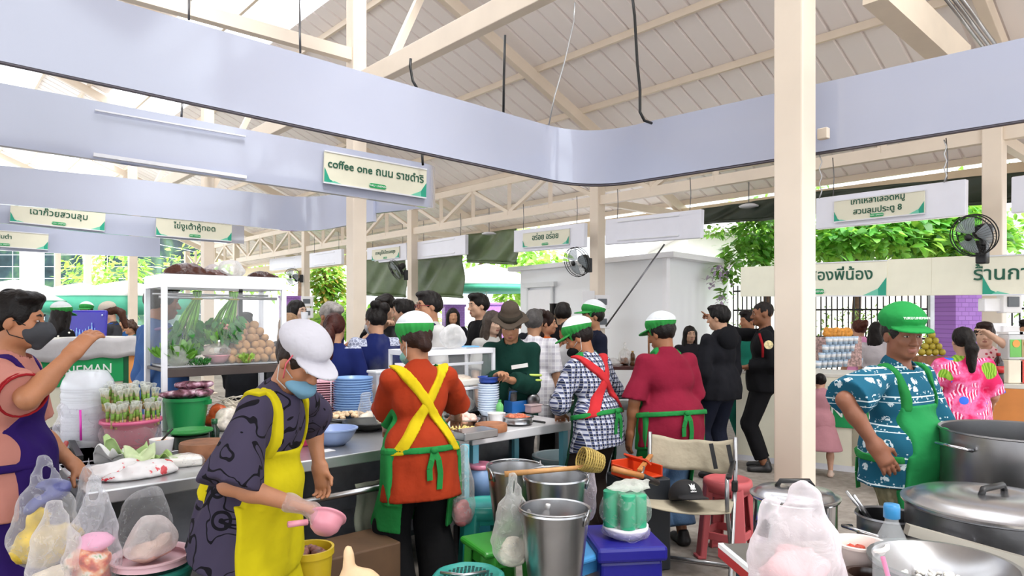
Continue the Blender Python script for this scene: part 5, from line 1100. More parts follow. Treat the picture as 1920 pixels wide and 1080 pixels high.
# ---------------------------------------------------------------- counters
CZ = .8; cA = PZ(160, 925, CZ); cB = PZ(1075, 790, CZ); cAx = (cB-cA).normalized(); cBx = Vector((-cAx.y, cAx.x, 0)); RZC = atan2(cAx.y, cAx.x); CL = (cB-cA).length
def onc(px, py, z=CZ): return PZ(px, py, z)
def counter(label, o, L, D, topmat, front=None, z=CZ, legs=True, shelf=True, lmat=STEELD, name='counter'):
    t = T(name, label, 'counter', (o.x, o.y, 0), RZC); m = M(); m.box((L/2, D/2, z-.03), (L, D, .06)); bevel(m.out('top', topmat, t), .006)
    if legs:
        for x in (.05, L-.05):
            for y in (.05, D-.05): m = M(); m.box((x, y, z/2-.03), (.045, .045, z-.06)); m.out('leg', lmat, t)
    if shelf: m = M(); m.box((L/2, D/2, .28), (L-.06, D-.06, .03)); m.out('shelf', STEELD, t); m = M(); m.box((L/2, D-.03, z/2+.05), (L-.1, .02, z-.2)); m.out('rear_panel', STEELD, t)
    if front: m = M(); m.tube([(front[0], -.03, .6), (front[1], -.03, .6)], .018, 10); m.tube([(front[0], -.03, .6), (front[0], .03, .6)], .015, 8); m.tube([(front[1], -.03, .6), (front[1], .03, .6)], .015, 8); m.out('towel_rail', STEEL, t, True)
    return t
WSTEEL = pm('C9CACC', .3, .85, .1, 7., .04, 40.); WTOP = pm('DCDCDE', .3, .3, .06, 6.)
u1 = 2.05
counter('long stainless steel counter the cooks work at', cA, u1, .72, WSTEEL, (.95, u1-.05))
counter('white topped counter under the checked shirt woman, with a grey rim', cA+cAx*(u1+.02), CL-u1-.02, .62, WTOP, lmat=pm('6FB7C9', .4))
counter('steel prep table standing behind the stainless counter', cA+cBx*.74-cAx*.35, 2.75, .9, WSTEEL)
t = counter('steel cart at the left edge in front of the pink polo man', PZ(-75, 910, CZ), .62, .62, WSTEEL, z=CZ); m = M(); m.box((.31, .015, .39), (.6, .02, .7)); m.out('front_panel', pm('A9ABB0', .35, .6), t); t.location += cBx*.1
m = M(); q = [onc(78, 815, .83), onc(112, 800, .86), onc(125, 812, .84), onc(150, 860, .82)]; m.bar(q[0], q[1], .03); m.bar(q[1], q[2], .034); m.bar(q[2], q[3], .03); tag(m.out('push_handle', BLACK), 'black folded push handle on the left steel cart', 'handle')
# ---------------------------------------------------------------- vessel builders
def bowlp(r, h, b=.5, th=.006): return [(0, .0), (r*b, 0), (r*(b+.25), h*.25), (r*.93, h*.72), (r-.002, h-.008), (r+.006, h-.007), (r+.006, h), (r-th, h), (r*.9-th, h*.7), (r*(b+.2), h*.27), (r*b*.9, th), (0, th)]
def vessel(name, label, cat, c, prof, mat, group=None, n=30, rip=0., nr=12, sx=1., rz=0.):
    t = T(name, label, cat, c, rz, group); m = M(); m.lathe(prof, n, sx=sx, rip=rip, nr=nr); m.out('body', mat, t, True, auto=50); return t
def lumps(parent, name, mat, r, n, size, z0, h, flat=.8, seed=1):
    m = M(); g = np.random.default_rng(seed)
    for i in range(n):
        a = g.uniform(0, 2*pi); q = r*sqrt(g.uniform(0, 1)); z = z0+h*(1-(q/max(r, 1e-3))**2)*g.uniform(.6, 1); m.ball((q*cos(a), q*sin(a), z), (size*g.uniform(.7, 1.3), size*g.uniform(.7, 1.3), size*flat*g.uniform(.7, 1.2)), 8, Matrix.Rotation(g.uniform(0, 3), 3, 'X'))
    o = m.out(name, mat, parent, True); o['kind'] = 'stuff'; return o
def crumple(name, mat, parent, parts, amp, f, seed, step=.012, cut=None, sub=None):
    """a blob of soft volumes with a crumpled skin; parts: ('e', c, r) or ('c', a, b, ra, rb)"""
    P = [np.array(x[1], float) for x in parts]+[np.array(x[2], float) for x in parts if x[0] == 'c']; R_ = max([max(x[2]) if x[0] == 'e' else max(x[3], x[4]) for x in parts])+.05
    V = Vol(np.min(P, 0)-R_, np.max(P, 0)+R_, step); D = V.D
    for x in parts:
        if x[0] == 'e': V.ell(D, x[1], x[2], k=.03)
        else: V.cone(D, x[1], x[2], x[3], x[4], k=.025)
    m = np.abs(D) < .05; X, Y, Z = np.broadcast_arrays(*V.pts()); D[m] += amp*wob((X[m], Y[m], Z[m]), f, seed)+amp*.5*wob((X[m], Y[m], Z[m]), f*2.3, seed+1)
    if cut is not None: D[:] = np.maximum(D, cut-Z)
    return V.mesh(D, name, mat, parent, smooth=1)
def bag(label, c, w_, h, mat, fill=None, fillh=.4, hang=True, group=None, seed=1, name='plastic_bag', cat='plastic bag', d_=None, knot=False, fillmat2=None):
    """carrier bag; c: lowest middle point"""
    t = T(name, label, cat, c, .3*seed, group); r = w_/2; d = (d_ or w_*.7)/2
    parts = [('e', (0, 0, h*.3), (r, d, h*.3)), ('e', (0, 0, h*.5), (r*.82, d*.8, h*.3))]
    if knot: parts += [('c', (0, 0, h*.6), (0, 0, h*.86), r*.5, r*.14), ('c', (0, 0, h*.84), (r*.3, 0, h), r*.1, r*.2), ('c', (0, 0, h*.84), (-r*.25, 0, h*.98), r*.1, r*.18)]
    elif hang == 'ears': parts += [('c', (-r*.7, 0, h*.5), (-r*.72, 0, h*.86), r*.3, r*.16), ('c', (-r*.72, 0, h*.86), (-r*.45, 0, h*.9), r*.16, r*.1), ('c', (r*.1, .02, h*.5), (r*.12, .01, h*.93), r*.36, r*.16), ('c', (r*.12, 0, h*.95), (r*.42, 0, h*.9), r*.15, r*.12), ('c', (r*.42, 0, h*.9), (r*.7, 0, h*.5), r*.14, r*.3), ('e', (0, 0, h*.1), (r*1.02, d, h*.14))]
    elif hang: parts += [('c', (r*.45, 0, h*.6), (r*.3, 0, h*.85), r*.35, r*.13), ('c', (-r*.45, 0, h*.6), (-r*.25, 0, h*.85), r*.35, r*.13), ('c', (r*.3, 0, h*.85), (.01, 0, h), r*.13, .012), ('c', (-r*.25, 0, h*.85), (-.01, 0, h), r*.13, .012)]
    crumple('film', mat, t, parts, .012, 34, seed, .011)
    if fill:
        g = np.random.default_rng(seed+20); pts = [('e', (0, 0, h*fillh*.32), (r*.74, d*.72, h*fillh*.3))]
        for i in range(6): pts.append(('e', (r*.42*g.normal()*.7, d*.35*g.normal()*.7, h*fillh*g.uniform(.3, .85)), tuple(np.array((r*.4, d*.4, h*fillh*.2))*g.uniform(.6, 1.2, 3))))
        crumple('contents', fill, t, pts, .012, 55, seed+5, .011)
    if fillmat2: crumple('contents', fillmat2, t, [('c', (-r*.35, -d*.2, h*fillh*.95), (r*.4, -d*.1, h*fillh*1.1), r*.2, r*.24), ('e', (r*.15, d*.1, h*fillh*1.2), (r*.5, d*.3, h*.05))], .014, 60, seed+8, .011)
    return t
def stool(label, c, h, r, mat, group='plastic stools', square=False, holes=False, rz=0.):
    t = T('plastic_stool', label, 'stool', c, rz, group); m = M()
    if square: m.box((0, 0, h-.018), (r*2, r*2, .036)); o = m.out('seat', mat, t); bevel(o, .02, 3)
    else: m.lathe([(0, h-.004), (r*.82, h-.004), (r*.86, h+.004), (r*.97, h-.004), (r, h-.03), (r*.96, h-.07), (r*.9, h-.07)], 36, rip=.02 if holes else 0, nr=8); m.out('seat', mat, t, True)
    if holes:
        m = M()
        for i in range(-6, 7):
            for j in range(-6, 7):
                if i*i+j*j < 38: m.lathe([(0, h-.0035), (.0065, h-.0035), (.0065, h-.002), (0, h-.002)], 6, (i*r*.105, j*r*.105, 0))
        o = m.out('seat_holes', pm('0E4A48', .6), t); o['kind'] = 'stuff'
    for i in range(4):
        q = pi/4+i*pi/2; m = M(); a = Vector((r*(.92 if square else .78)*cos(q)*1.15, r*(.92 if square else .78)*sin(q)*1.15, h-.03)); b = Vector((r*1.22*cos(q), r*1.22*sin(q), 0)); nrm = Vector((cos(q), sin(q), 0))
        m.bar(a, b, .075, .022, up=nrm); m.bar(a-nrm*.012+Vector((-sin(q), cos(q), 0))*.035, b-nrm*.012+Vector((-sin(q), cos(q), 0))*.035, .012, .04, up=nrm); m.bar(a-nrm*.012-Vector((-sin(q), cos(q), 0))*.035, b-nrm*.012-Vector((-sin(q), cos(q), 0))*.035, .012, .04, up=nrm); m.box(b+Vector((0, 0, .01)), (.05, .085, .02), q); bevel(m.out('leg', mat, t), .006)
    m = M()
    for i in range(4):
        q, q2 = pi/4+i*pi/2, pi/4+(i+1)*pi/2; z = h*.3; rr = r*1.1; m.bar((rr*cos(q), rr*sin(q), z), (rr*cos(q2), rr*sin(q2), z), .016, .05)
    bevel(m.out('stretcher', mat, t), .005); m = M()
    for i in range(4): q, q2 = pi/4+i*pi/2, pi/4+(i+1)*pi/2; z = h-.07; rr = r*.95; m.bar((rr*cos(q), rr*sin(q), z), (rr*cos(q2), rr*sin(q2), z), .016, .07)
    bevel(m.out('seat_rail', mat, t), .005); return t
def pail(label, c, r, h, rz=0., lie=0.):
    t = T('steel_pail', label, 'pail', c, rz, 'steel pails on the stools'); m = M(); b = r*.72
    m.lathe([(0, .012), (b, .012), (b, 0), (b+.004, 0), (b+(r-b)*.5+.003, h*.5), (r, h-.008), (r+.008, h-.004), (r+.006, h+.004), (r-.003, h), (b+(r-b)*.5-.002, h*.5), (b-.004, .02), (0, .02)], 44); m.out('body', STEEL, t, True, auto=50)
    for s_ in (1, -1): m = M(); m.tube([(s_*(r-.002), -.02, h-.05), (s_*(r+.006), -.015, h-.015), (s_*(r+.012), 0, h+.014), (s_*(r+.006), .015, h-.015), (s_*(r-.002), .02, h-.05)], .005, 6); m.ball((s_*r, 0, h-.03), (.006, .02, .02)); m.out('handle_ear', STEEL, t, True)
    m = M(); m.tube([(r*1.03*cos(a), r*1.03*sin(a)*cos(lie), h+.006+r*sin(a)*sin(lie)) for a in [pi*i/16 for i in range(17)]], .0045, 6); m.out('handle', STEEL, t, True); return t
def pot(label, c, r, h, mat=STEEL, lid=False, ears=2, group='cooking pots', fill=None, rz=0., name='stock_pot'):
    t = T(name, label, 'pot', c, rz, group); m = M(); m.lathe([(0, .0), (r*.97, 0), (r, .015), (r, h-.006), (r+.008, h-.002), (r+.006, h+.005), (r-.006, h), (r-.008, .02), (0, .015)], 48); m.out('body', mat, t, True, auto=50)
    for s_ in (1, -1)[:ears]: m = M(); z = h*.8; m.tube([(s_*r, -.07, z), (s_*(r+.045), -.065, z+.01), (s_*(r+.05), .065, z+.01), (s_*r, .07, z)], .0075, 8); m.out('handle', SHINY, t, True)
    if lid:
        m = M(); m.lathe([(r+.012, h+.004), (r+.014, h+.012), (r*.96, h+.014), (r*.9, h+.03), (r*.55, h+.045), (r*.28, h+.052), (r*.2, h+.044), (0, h+.044)], 48); m.out('lid', pm('C4C4C7', .24, .95, .1, 8.), t, True, auto=60)
        m = M(); m.tube([(-.075, 0, h+.045), (-.06, 0, h+.068), (.06, 0, h+.068), (.075, 0, h+.045)], .011, 8); m.out('lid_knob', BLACK, t, True)
    if fill: m = M(); m.lathe([(0, h*.75), (r-.01, h*.75)], 30); m.out('contents', fill, t)
    return t
# ---------------------------------------------------------------- the glass food case with vegetables
g0 = onc(308, 808); gd = G(1, 0)-G(0, 0); GL, GD, GH = .80, .42, 1.02
t = T('glass_food_case', 'tall aluminium and glass food case holding greens and potatoes', 'display case', g0, RZA); PW = pm('E9EBF0', .3, .2, .03)
for x in (0, GL):
    for y in (0, GD): m = M(); m.box((x, y, GH/2), (.034, .034, GH)); bevel(m.out('post', PW, t), .004)
m = M()
for y in (0, GD): m.box((GL/2, y, GH-.04), (GL, .03, .09))
for x in (0, GL): m.box((x, GD/2, GH-.04), (.03, GD, .09))
bevel(m.out('top_rail', PW, t), .004)
m = M(); m.box((GL/2, GD/2, GH-.01), (GL, GD, .012)); m.out('top_panel', GLASS, t)
for nm, c, d in (('side_pane', (0, GD/2, .7), (.004, GD, .56)), ('side_pane', (GL, GD/2, .7), (.004, GD, .56)), ('front_pane', (GL/2, -.004, .66), (GL, .003, .5))): m = M(); m.box(c, d); m.out(nm, GLASS, t)
m = M(); m.box((GL/2, GD/2, .392), (GL+.01, GD+.03, .022)); m.box((GL/2, -.01, .375), (GL, .012, .06)); bevel(m.out('tray_shelf', pm('4A403C', .4, .3, .2), t), .004)
m = M(); m.box((GL/2, GD/2, .412), (GL*.94, GD*.9, .012)); m.out('tray_liner', STEEL, t)
m = M(); m.tube([(0, .12, .875), (GL, .12, .875)], .011, 10); m.tube([(0, .28, .9), (GL, .28, .9)], .008, 8); m.out('hanging_rod', STEEL, t, True)
m = M(); m.box((GL*.8, GD, .7), (.03, .03, .6)); m.out('rear_post', BLACK, t)
GM = Matrix.Translation(g0) @ Matrix.Rotation(RZA, 4, 'Z'); gl = lambda x, y, z: GM @ Vector((x, y, z))
VG = pm('6FB03A', .5, 0, .35, 20.); VD = pm('2F7A2C', .5, 0, .4, 14.); VL = pm('A4C95A', .5, 0, .3, 20.)
def bunch(label, top, tip, n, seed):
    t = T('greens_bunch', label, 'vegetable bunch', top, RZA, 'hanging bunches of morning glory'); g = np.random.default_rng(seed); d = Matrix.Rotation(-RZA, 3, 'Z') @ (tip-top); m = M(); m2 = M()
    for i in range(n):
        a = g.uniform(0, 6.28); r0 = .032*sqrt(g.uniform(0, 1)); r1 = r0*2.3+.01; s = Vector((cos(a), sin(a), 0)); e = d*g.uniform(.75, 1.0)+s*r1
        m.tube([s*r0+Vector((0, 0, .02)), s*r0*.7-Vector((0, 0, .03)), d*.4+s*r1*.7, e], .0046, 5)
        for k in range(4): leaf(m2, d*g.uniform(.5, 1.02)+s*r1*g.uniform(.8, 1.3), .085, Vector((s.x+g.normal()*.4, s.y+g.normal()*.4, -1.1)), Vector(g.normal(size=3)))
    m.out('stems', VG, t, True); m2.out('leaves', VD, t); m = M(); m.tube([(.033*cos(q), .033*sin(q), -.035) for q in [i*pi/8 for i in range(16)]], .006, 6, True); m.out('rubber_band', pm('A8A03A', .6), t, True)
bunch('green bunch hanging on the rod at the left in the glass case', gl(.24, .13, .90), gl(.12, .10, .56), 34, 3); bunch('green bunch hanging on the rod beside the flowers in the glass case', gl(.49, .13, .90), gl(.38, .11, .60), 34, 5)
POT = pm('B0875A', .75, 0, .25, 22., .3, 60.); pots = []
t = T('potato', 'small round brown potato in the heap in the glass case', 'potato', gl(.6, .2, .46), 0, 'potatoes heaped in the glass case'); m = M(); m.ball((0, 0, 0), (.034, .031, .029), 14); m.out('skin', POT, t, True)
first = t; R6 = .034; k_ = 0
for lay in range(6):
    n_ = max(1, 6-lay)
    for i in range(n_+1):
        for j in range(max(1, 5-lay)):
            x = .44+(i+.5*lay)*.058*(1+.0)+RNG.normal()*.006; y = .03+(j+.35*lay)*.07+RNG.normal()*.008; z = .447+lay*.047
            if x > GL-.03 or y > GD-.04: continue
            o = first if k_ == 0 else dup(first, (0, 0, 0), 0, first['label']); o.location = gl(x, y, z); o.rotation_euler = tuple(RNG.uniform(0, 3, 3)); o.scale = tuple(RNG.uniform(.85, 1.15, 3)); k_ += 1
def herbs(label, c, r, n, ln, mats, seed, name='herb_heap'):
    t = T(name, label, 'herbs', c, 0); g = np.random.default_rng(seed); m = M(); m2 = M()
    for i in range(n):
        a = g.uniform(0, 6.28); q = r*sqrt(g.uniform(0, 1)); p = Vector((q*cos(a), q*sin(a), 0)); d = Vector((cos(a)*.5+g.normal()*.4, sin(a)*.5+g.normal()*.4, 1.0)).normalized(); m.tube([p, p+d*ln*.6], .003, 4); leaf(m2, p+d*ln*.4, ln*.7, d, Vector(g.normal(size=3))); leaf(m2, p+d*ln*.5, ln*.5, d+Vector(g.normal(size=3))*.6, Vector(g.normal(size=3)))
    m.out('stems', mats[0], t, True); m2.out('leaves', mats[1], t); return t
herbs('tuft of green herbs standing at the left in the glass case', gl(.13, .12, .42), .07, 46, .17, (VL, VG), 2); herbs('dark green sprigs lying in front in the glass case', gl(.22, .02, .42), .06, 50, .05, (VD, VD), 6); herbs('herbs and flowers standing in the bag on the pink bowl', gl(.37, .1, .53), .045, 36, .14, (VL, VG), 8); herbs('small pile of green pepper sprigs before the potatoes', gl(.53, .0, .42), .035, 40, .07, (VL, VL), 9)
m = M(); g = np.random.default_rng(4)
for i in range(26): p = gl(.40, .1, .66)+Vector(g.normal(size=3))*.022; m.ball(p, (.014, .014, .01), 7)
tag(m.out('flowers', pm('E9A79A', .6, 0, .4, 50)), 'pale pink flowers under the second green bunch', 'flowers', None, 'stuff')
t = vessel('pink_bowl', 'pink bowl under a clear bag in the glass case', 'bowl', gl(.36, .08, .42), bowlp(.085, .06), plastic('F2B4BE')); crumple('film', film('F6F4F4', .5), t, [('e', (0, 0, .085), (.1, .09, .05))], .012, 50, 4, .01)
bag('white plastic bag slumped in the left corner of the glass case', gl(.09, .02, .41), .15, .17, film('FFFFFF', .75), hang=False, seed=2)
for i, (x, y, z, w1, h1, c, lb) in enumerate(((.16, .1, GH, .3, .085, '4A2A22', 'brown plastic sheet folded on top of the glass case, left'), (.34, .16, GH, .26, .06, '5A3A34', 'brown plastic bag lying on the middle of the case top'), (.68, .12, GH, .2, .055, '3F2620', 'dark brown bag at the right of the case top'))):
    t = T('folded_bag', lb, 'plastic bag', gl(x, y, z), RZA, 'bags on top of the glass case'); crumple('film', pm(c, .22, 0, .3, 20, .6, 30), t, [('e', (0, 0, 0), (w1*.5, .1, h1)), ('e', (w1*.25, 0, 0), (w1*.4, .09, h1*.6))], .012, 42, i+3, .011, cut=.0)
bag('crumpled white plastic bag on top of the glass case', gl(.48, .14, GH-.005), .24, .17, film('FFFFFF', .7), hang=False, seed=5); t = bag('pale translucent bag sagging beside it on the case top', gl(.36, .2, GH-.005), .2, .12, film('EDE6EC', .6), hang=False, seed=7)
# ---------------------------------------------------------------- things on the prep table and counter, left to right
CLR = pm('F1F4FA', .12, 0, .02, alpha=.5, spec=.8); b0 = onc(166, 832)
t = vessel('clear_bowl', 'clear plastic bowl, upturned in the tall wrapped stack', 'bowl', b0, [(.138, 0), (.14, .012), (.128, .05), (.1, .1), (.075, .105), (0, .105)], CLR, 'clear bowls stacked upside down'); first = t
for i in range(1, 22): dup(first, b0+Vector((RNG.normal()*.002, RNG.normal()*.002, .0155*i)), i, first['label'])
t = T('plastic_bag', 'loose clear film bag round the lower half of the bowl stack', 'plastic bag', b0, 0); crumple('film', film('F4F2FA', .34, .14, 1., 30), t, [('e', (0, 0, .1), (.17, .165, .14)), ('e', (.0, 0, .2), (.15, .15, .1))], .012, 40, 3, .012, cut=.005)
m = M(); m.tube([b0+Vector((.06, -.165, .05)), b0+Vector((.055, -.163, .22))], .006, 8); tag(m.out('drinking_straw', pm('E93FC0', .3), None, True), 'bright pink drinking straw stuck in the bowl stack bag', 'straw')
kb_ = onc(246, 836); t = T('pink_basket', 'pink plastic basket in a clear bag, full of wrapped sticks', 'basket', kb_, RZC); m = M(); m.lathe([(.105, 0), (.11, .0), (.145, .13), (.155, .135), (.155, .15), (.142, .15), (.105, .008), (0, .008)], 32); m.out('body', plastic('EE8FA0'), t, True, auto=50)
m = M(); m.lathe([(.15, .135), (.162, .14), (.16, .158), (.146, .155)], 32); m.out('rim', plastic('F06E9A'), t, True); crumple('film', film('F6EEF2', .34), t, [('e', (0, 0, .07), (.165, .16, .09))], .012, 44, 8, .012, cut=.0)
t = T('wrapped_stick', 'green and straw coloured food stick in clear wrap, standing in the pink basket', 'food stick', kb_, 0, 'wrapped food sticks in the pink basket'); m = M(); m.tube([(0, 0, 0), (0, 0, .1)], .008, 6); m.out('stick', pm('CDBB7E', .6, 0, .4, 60), t, True); m = M(); m.tube([(0, 0, .045), (0, 0, .085)], .0095, 6); m.out('leaf_wrap', pm('7FA845', .6, 0, .5, 60), t, True)
m = M(); m.lathe([(.009, .085), (.011, .11), (.018, .13), (.006, .135)], 8, rip=.3, nr=4); m.out('wrap_end', film('F2F6F0', .6), t, True); first = t; k_ = 0
for rowi, (yy, zz, n_) in enumerate(((-.1, .12, 12), (-.05, .13, 13), (.0, .2, 13), (.05, .215, 13), (.1, .225, 11))):
    for i in range(n_):
        x = (i-(n_-1)/2)*.0215; o = first if k_ == 0 else dup(first, kb_, 0, first['label']); k_ += 1; o.location = kb_+cAx*x+cBx*yy+Vector((0, 0, zz+RNG.normal()*.006)); o.rotation_euler = (RNG.normal()*.08, RNG.normal()*.08, RNG.uniform(0, 6))
def leafsheet(label, c, L, wd, rz, col, seed, h=.08, name='leaf_piece'):
    g = np.random.default_rng(seed); t = T(name, label, 'leaf', c, rz, 'torn leaves by the bags'); ph = g.uniform(0, 6, 4); m = M()
    m.sheet(lambda u, v: ((u-.5)*L, (v-.5)*wd*(1-.5*abs(2*u-1)**2), .012+h*(.5+.5*sin(u*5+ph[0]))*(.4+.6*abs(sin(v*3.+ph[1])))+.012*sin(u*19+ph[2]+v*7)), 26, 16); thick(m.out('blade', pm(col, .5, 0, .3, 7.), t, True), .003); return t
leafsheet('pale green torn leaf standing highest by the pink basket', onc(238, 866), .2, .17, .7, 'B4D38C', 2, .13); leafsheet('whitish green leaf folded in front of the pink basket', onc(262, 876), .16, .14, 2.2, 'CFE0B0', 5, .09); leafsheet('yellow green leaf lying beside the foam tray', onc(308, 874), .18, .1, .3, '98B96A', 9, .05)
leafsheet('white paper wrap beside the torn leaves', onc(206, 872), .17, .14, 1.8, 'EFF2F0', 12, .1, 'paper_wrap')
RW = NT('red print film'); v = RW.coord(); no = RW.n('TexNoise', iScale=16., iDetail=3.); RW.l(v, no.inputs[0]); RW.set(**{'Base Color': RW.ramp(no.outputs[0], [(.5, 'F3F1F1'), (.6, 'F0E4E4'), (.63, 'D83A44')], True), 'Roughness': .25, 'Alpha': .85})
for i, (x, y, w1, lb) in enumerate(((205, 892, .17, 'red and white printed plastic packet at the left counter edge'), (262, 893, .17, 'red and white printed plastic packet before the foam tray'))):
    t = T('plastic_packet', lb, 'packet', onc(x, y), RZC+.1*i, 'printed plastic packets'); crumple('film', RW.m, t, [('e', (0, 0, .01), (w1, .09, .03)), ('e', (.05, .02, .03), (w1*.6, .07, .03))], .01, 40, i+2, .011, cut=0.)
t = T('foam_tray', 'wrapped white foam tray at the counter edge', 'tray', onc(338, 873), RZC-.15); m = M(); m.box((0, 0, .022), (.19, .12, .044)); bevel(m.out('body', pm('F2F0EA', .45), t), .01); crumple('film', film('FFFFFF', .3), t, [('e', (0, 0, .02), (.115, .075, .036))], .006, 60, 3, .009, cut=0.)
t = vessel('white_tub', 'small white tub of orange paste with a dark spoon', 'tub', onc(303, 850), [(0, 0), (.05, 0), (.062, .08), (.058, .08), (.05, .06), (0, .06)], WHITEP); m = M(); m.lathe([(0, .068), (.056, .066)], 20); m.out('paste', pm('D9A06A', .6), t); m = M(); m.tube([(.0, 0, .07), (.05, .02, .13)], .006, 6); m.out('spoon', BLACK, t, True)
gb = onc(350, 808); t = T('green_bucket', 'bright green plastic bucket under the food case', 'bucket', gb, 0); m = M(); m.lathe([(0, 0), (.105, 0), (.132, .2), (.142, .202), (.142, .222), (.13, .222), (.102, .012), (0, .012)], 40); m.out('body', plastic('1FA257'), t, True, auto=50); m = M(); m.box((.138, 0, .19), (.03, .05, .03)); m.out('handle_lug', plastic('1FA257'), t)
FOIL = NT('snack foil'); v = FOIL.coord(); no = FOIL.n('TexNoise', iScale=14., iDetail=4.); FOIL.l(v, no.inputs[0]); FOIL.set(**{'Base Color': FOIL.ramp(no.outputs[0], [(.35, '3C2426'), (.5, '8A5A6A'), (.58, 'C9A0B4'), (.7, 'EDE3E6')]), 'Roughness': .2, 'Metallic': .3})
for i, (x, y, z) in enumerate(((-.09, .0, .24), (.02, -.03, .25), (.11, .02, .25), (-.02, .05, .29), (.07, .04, .3), (-.14, .05, .22))):
    t = T('snack_packet', ['shiny snack packet at the left on the green bucket', 'shiny snack packet at the front of the bucket top', 'shiny snack packet at the right of the bucket top', 'shiny snack packet topmost in the middle of the bucket heap', 'pinkish snack packet topmost right in the bucket heap', 'dark snack packet slipping behind the bucket rim'][i], 'snack packet', gb+Vector((x, y, z)), i*.9, 'snack packets on the green bucket'); crumple('film', FOIL.m, t, [('e', (0, 0, 0), (.09, .06, .026))], .009, 60, i, .01)
for i, (x, y, c1, lb) in enumerate(((404, 800, 'B8552E', 'crumpled orange food packet beside the bucket'), (424, 806, 'D8D0C4', 'crumpled white and red packet behind the dark patterned shirt'))):
    t = T('food_packet', lb, 'packet', onc(x, y), i, 'packets by the bucket'); crumple('film', pm(c1, .25, 0, .6, 18., .5, 30), t, [('e', (0, 0, .04), (.09, .07, .05)), ('e', (.02, .02, .1), (.07, .05, .04))], .012, 45, i+4, .011, cut=0.)
t = T('noodle_pile', 'heap of pale rice noodles behind the bucket', 'noodles', onc(432, 790), 0, None, 'stuff'); m = M(); g = np.random.default_rng(8)
for i in range(60): a = g.uniform(0, 6.28); r = .13*sqrt(g.uniform(0, 1)); p = Vector((r*cos(a), r*sin(a), .16*(1-r/.15)+.02)); d = Vector(g.normal(size=3)); d.z *= .3; d = d.normalized()*.09; m.tube([p-d, p+Vector((0, 0, .02)), p+d], .004, 4)
m.lathe([(.14, 0), (.1, .08), (.04, .14), (0, .15)], 16); m.out('strands', pm('E6DFCF', .5, 0, .1), t, True)
sv = onc(357, 838); t = T('green_sieve', 'green plastic sieve lying on a dark pot', 'sieve', sv, 0); m = M(); m.lathe([(0, .075), (.1, .08), (.112, .1), (.12, .1), (.118, .088)], 32); m.out('basket', plastic('2C9A44', .4), t, True); m = M()
for i in range(-7, 8):
    for j in range(-7, 8):
        if i*i+j*j < 50: m.box((i*.0125, j*.0125, .0785), (.006, .006, .004))
o = m.out('mesh', pm('0F4A22', .6), t); o['kind'] = 'stuff'
vessel('dark_pot', 'dark green black pot under the green sieve', 'pot', sv, [(0, 0), (.095, 0), (.1, .07), (.094, .07), (.09, .01), (0, .01)], pm('22301F', .4))
def block(label, c, r, h, col): t = T('chopping_block', label, 'chopping board', c, 0, 'round wooden chopping blocks'); m = M(); m.lathe([(0, 0), (r*.98, 0), (r, .01), (r, h-.01), (r*.97, h), (r*.5, h-.004), (0, h-.004)], 40); m.out('body', pm(col, .65, 0, .35, 12., .3, 30), t, True, auto=40); return t
block('large round brown chopping block beside the dark patterned shirt', onc(384, 858), .125, .085, '8A5B3E'); block('small round brown chopping block on the white counter', onc(921, 808), .105, .05, '9A6544')
t = vessel('sauce_bottle', 'short dark green sauce bottle behind the chopping block', 'bottle', onc(402, 824), [(0, 0), (.028, 0), (.03, .06), (.014, .085), (.014, .1), (0, .1)], pm('12291C', .15)); m = M(); m.lathe([(0, .125), (.018, .125), (.018, .095), (.015, .095)], 16); m.out('cap', plastic('1E6B3E'), t, True)
# stacks of plates and bowls
pp = onc(606, 786); PINK = plastic('F3B8C8'); t = T('pink_plate', 'pink square plate in the stack behind the white capped woman', 'plate', pp, .4, 'stacked pink plates'); m = M(); s_ = .11; m.prism([(-s_*.6, -s_*.6), (s_*.6, -s_*.6), (s_*.6, s_*.6), (-s_*.6, s_*.6)], .004); V8 = [(-s_, -s_, .014), (s_, -s_, .014), (s_, s_, .014), (-s_, s_, .014), (-s_*.6, -s_*.6, .002), (s_*.6, -s_*.6, .002), (s_*.6, s_*.6, .002), (-s_*.6, s_*.6, .002)]; m.add(V8, [(0, 1, 5, 4), (1, 2, 6, 5), (2, 3, 7, 6), (3, 0, 4, 7)]); thick(m.out('body', PINK, t), .005); first = t
for i in range(1, 17): dup(first, pp+Vector((0, 0, .0165*i)), .4+RNG.normal()*.03, first['label'])
t = T('magenta_box', 'tall magenta plastic box in front of the pink plates', 'box', onc(570, 834), RZC); m = M(); m.prism([(-.05, -.06), (.05, -.06), (.05, .06), (-.05, .06)], .24); bevel(m.out('body', plastic('C9305E'), t), .008); m = M(); m.box((0, 0, .245), (.11, .13, .012)); bevel(m.out('rim', plastic('D84A74'), t), .004)
bb = onc(662, 788); BLUE = plastic('8FB6EA'); t = vessel('blue_bowl', 'sky blue plastic bowl in the tall stack on the prep table', 'bowl', bb, bowlp(.132, .075, .5), BLUE, 'stacked blue bowls'); first = t
for i in range(1, 15): dup(first, bb+Vector((RNG.normal()*.002, RNG.normal()*.002, .0168*i)), i, first['label'])
m = M(); c_ = bb+Vector((-.15, -.03, 0)); m.tube([c_, c_+Vector((0, 0, .42)), c_+Vector((-.1, .06, .42)), c_+Vector((-.1, .06, 0))], .005, 6); tag(m.out('wire_rack', PW, None, True), 'white wire rack between pink plates and blue bowls', 'rack')
vessel('blue_bowl', 'single large pale blue bowl at the counter edge', 'bowl', onc(626, 834), bowlp(.132, .1, .45), plastic('A8C0F2'))
m = M(); m.box(onc(608, 846)+Vector((0, 0, .002)), (.1, .07, .002), .8); tag(m.out('paper_slip', WHITEP), 'small white paper slip by the large pale blue bowl', 'paper')
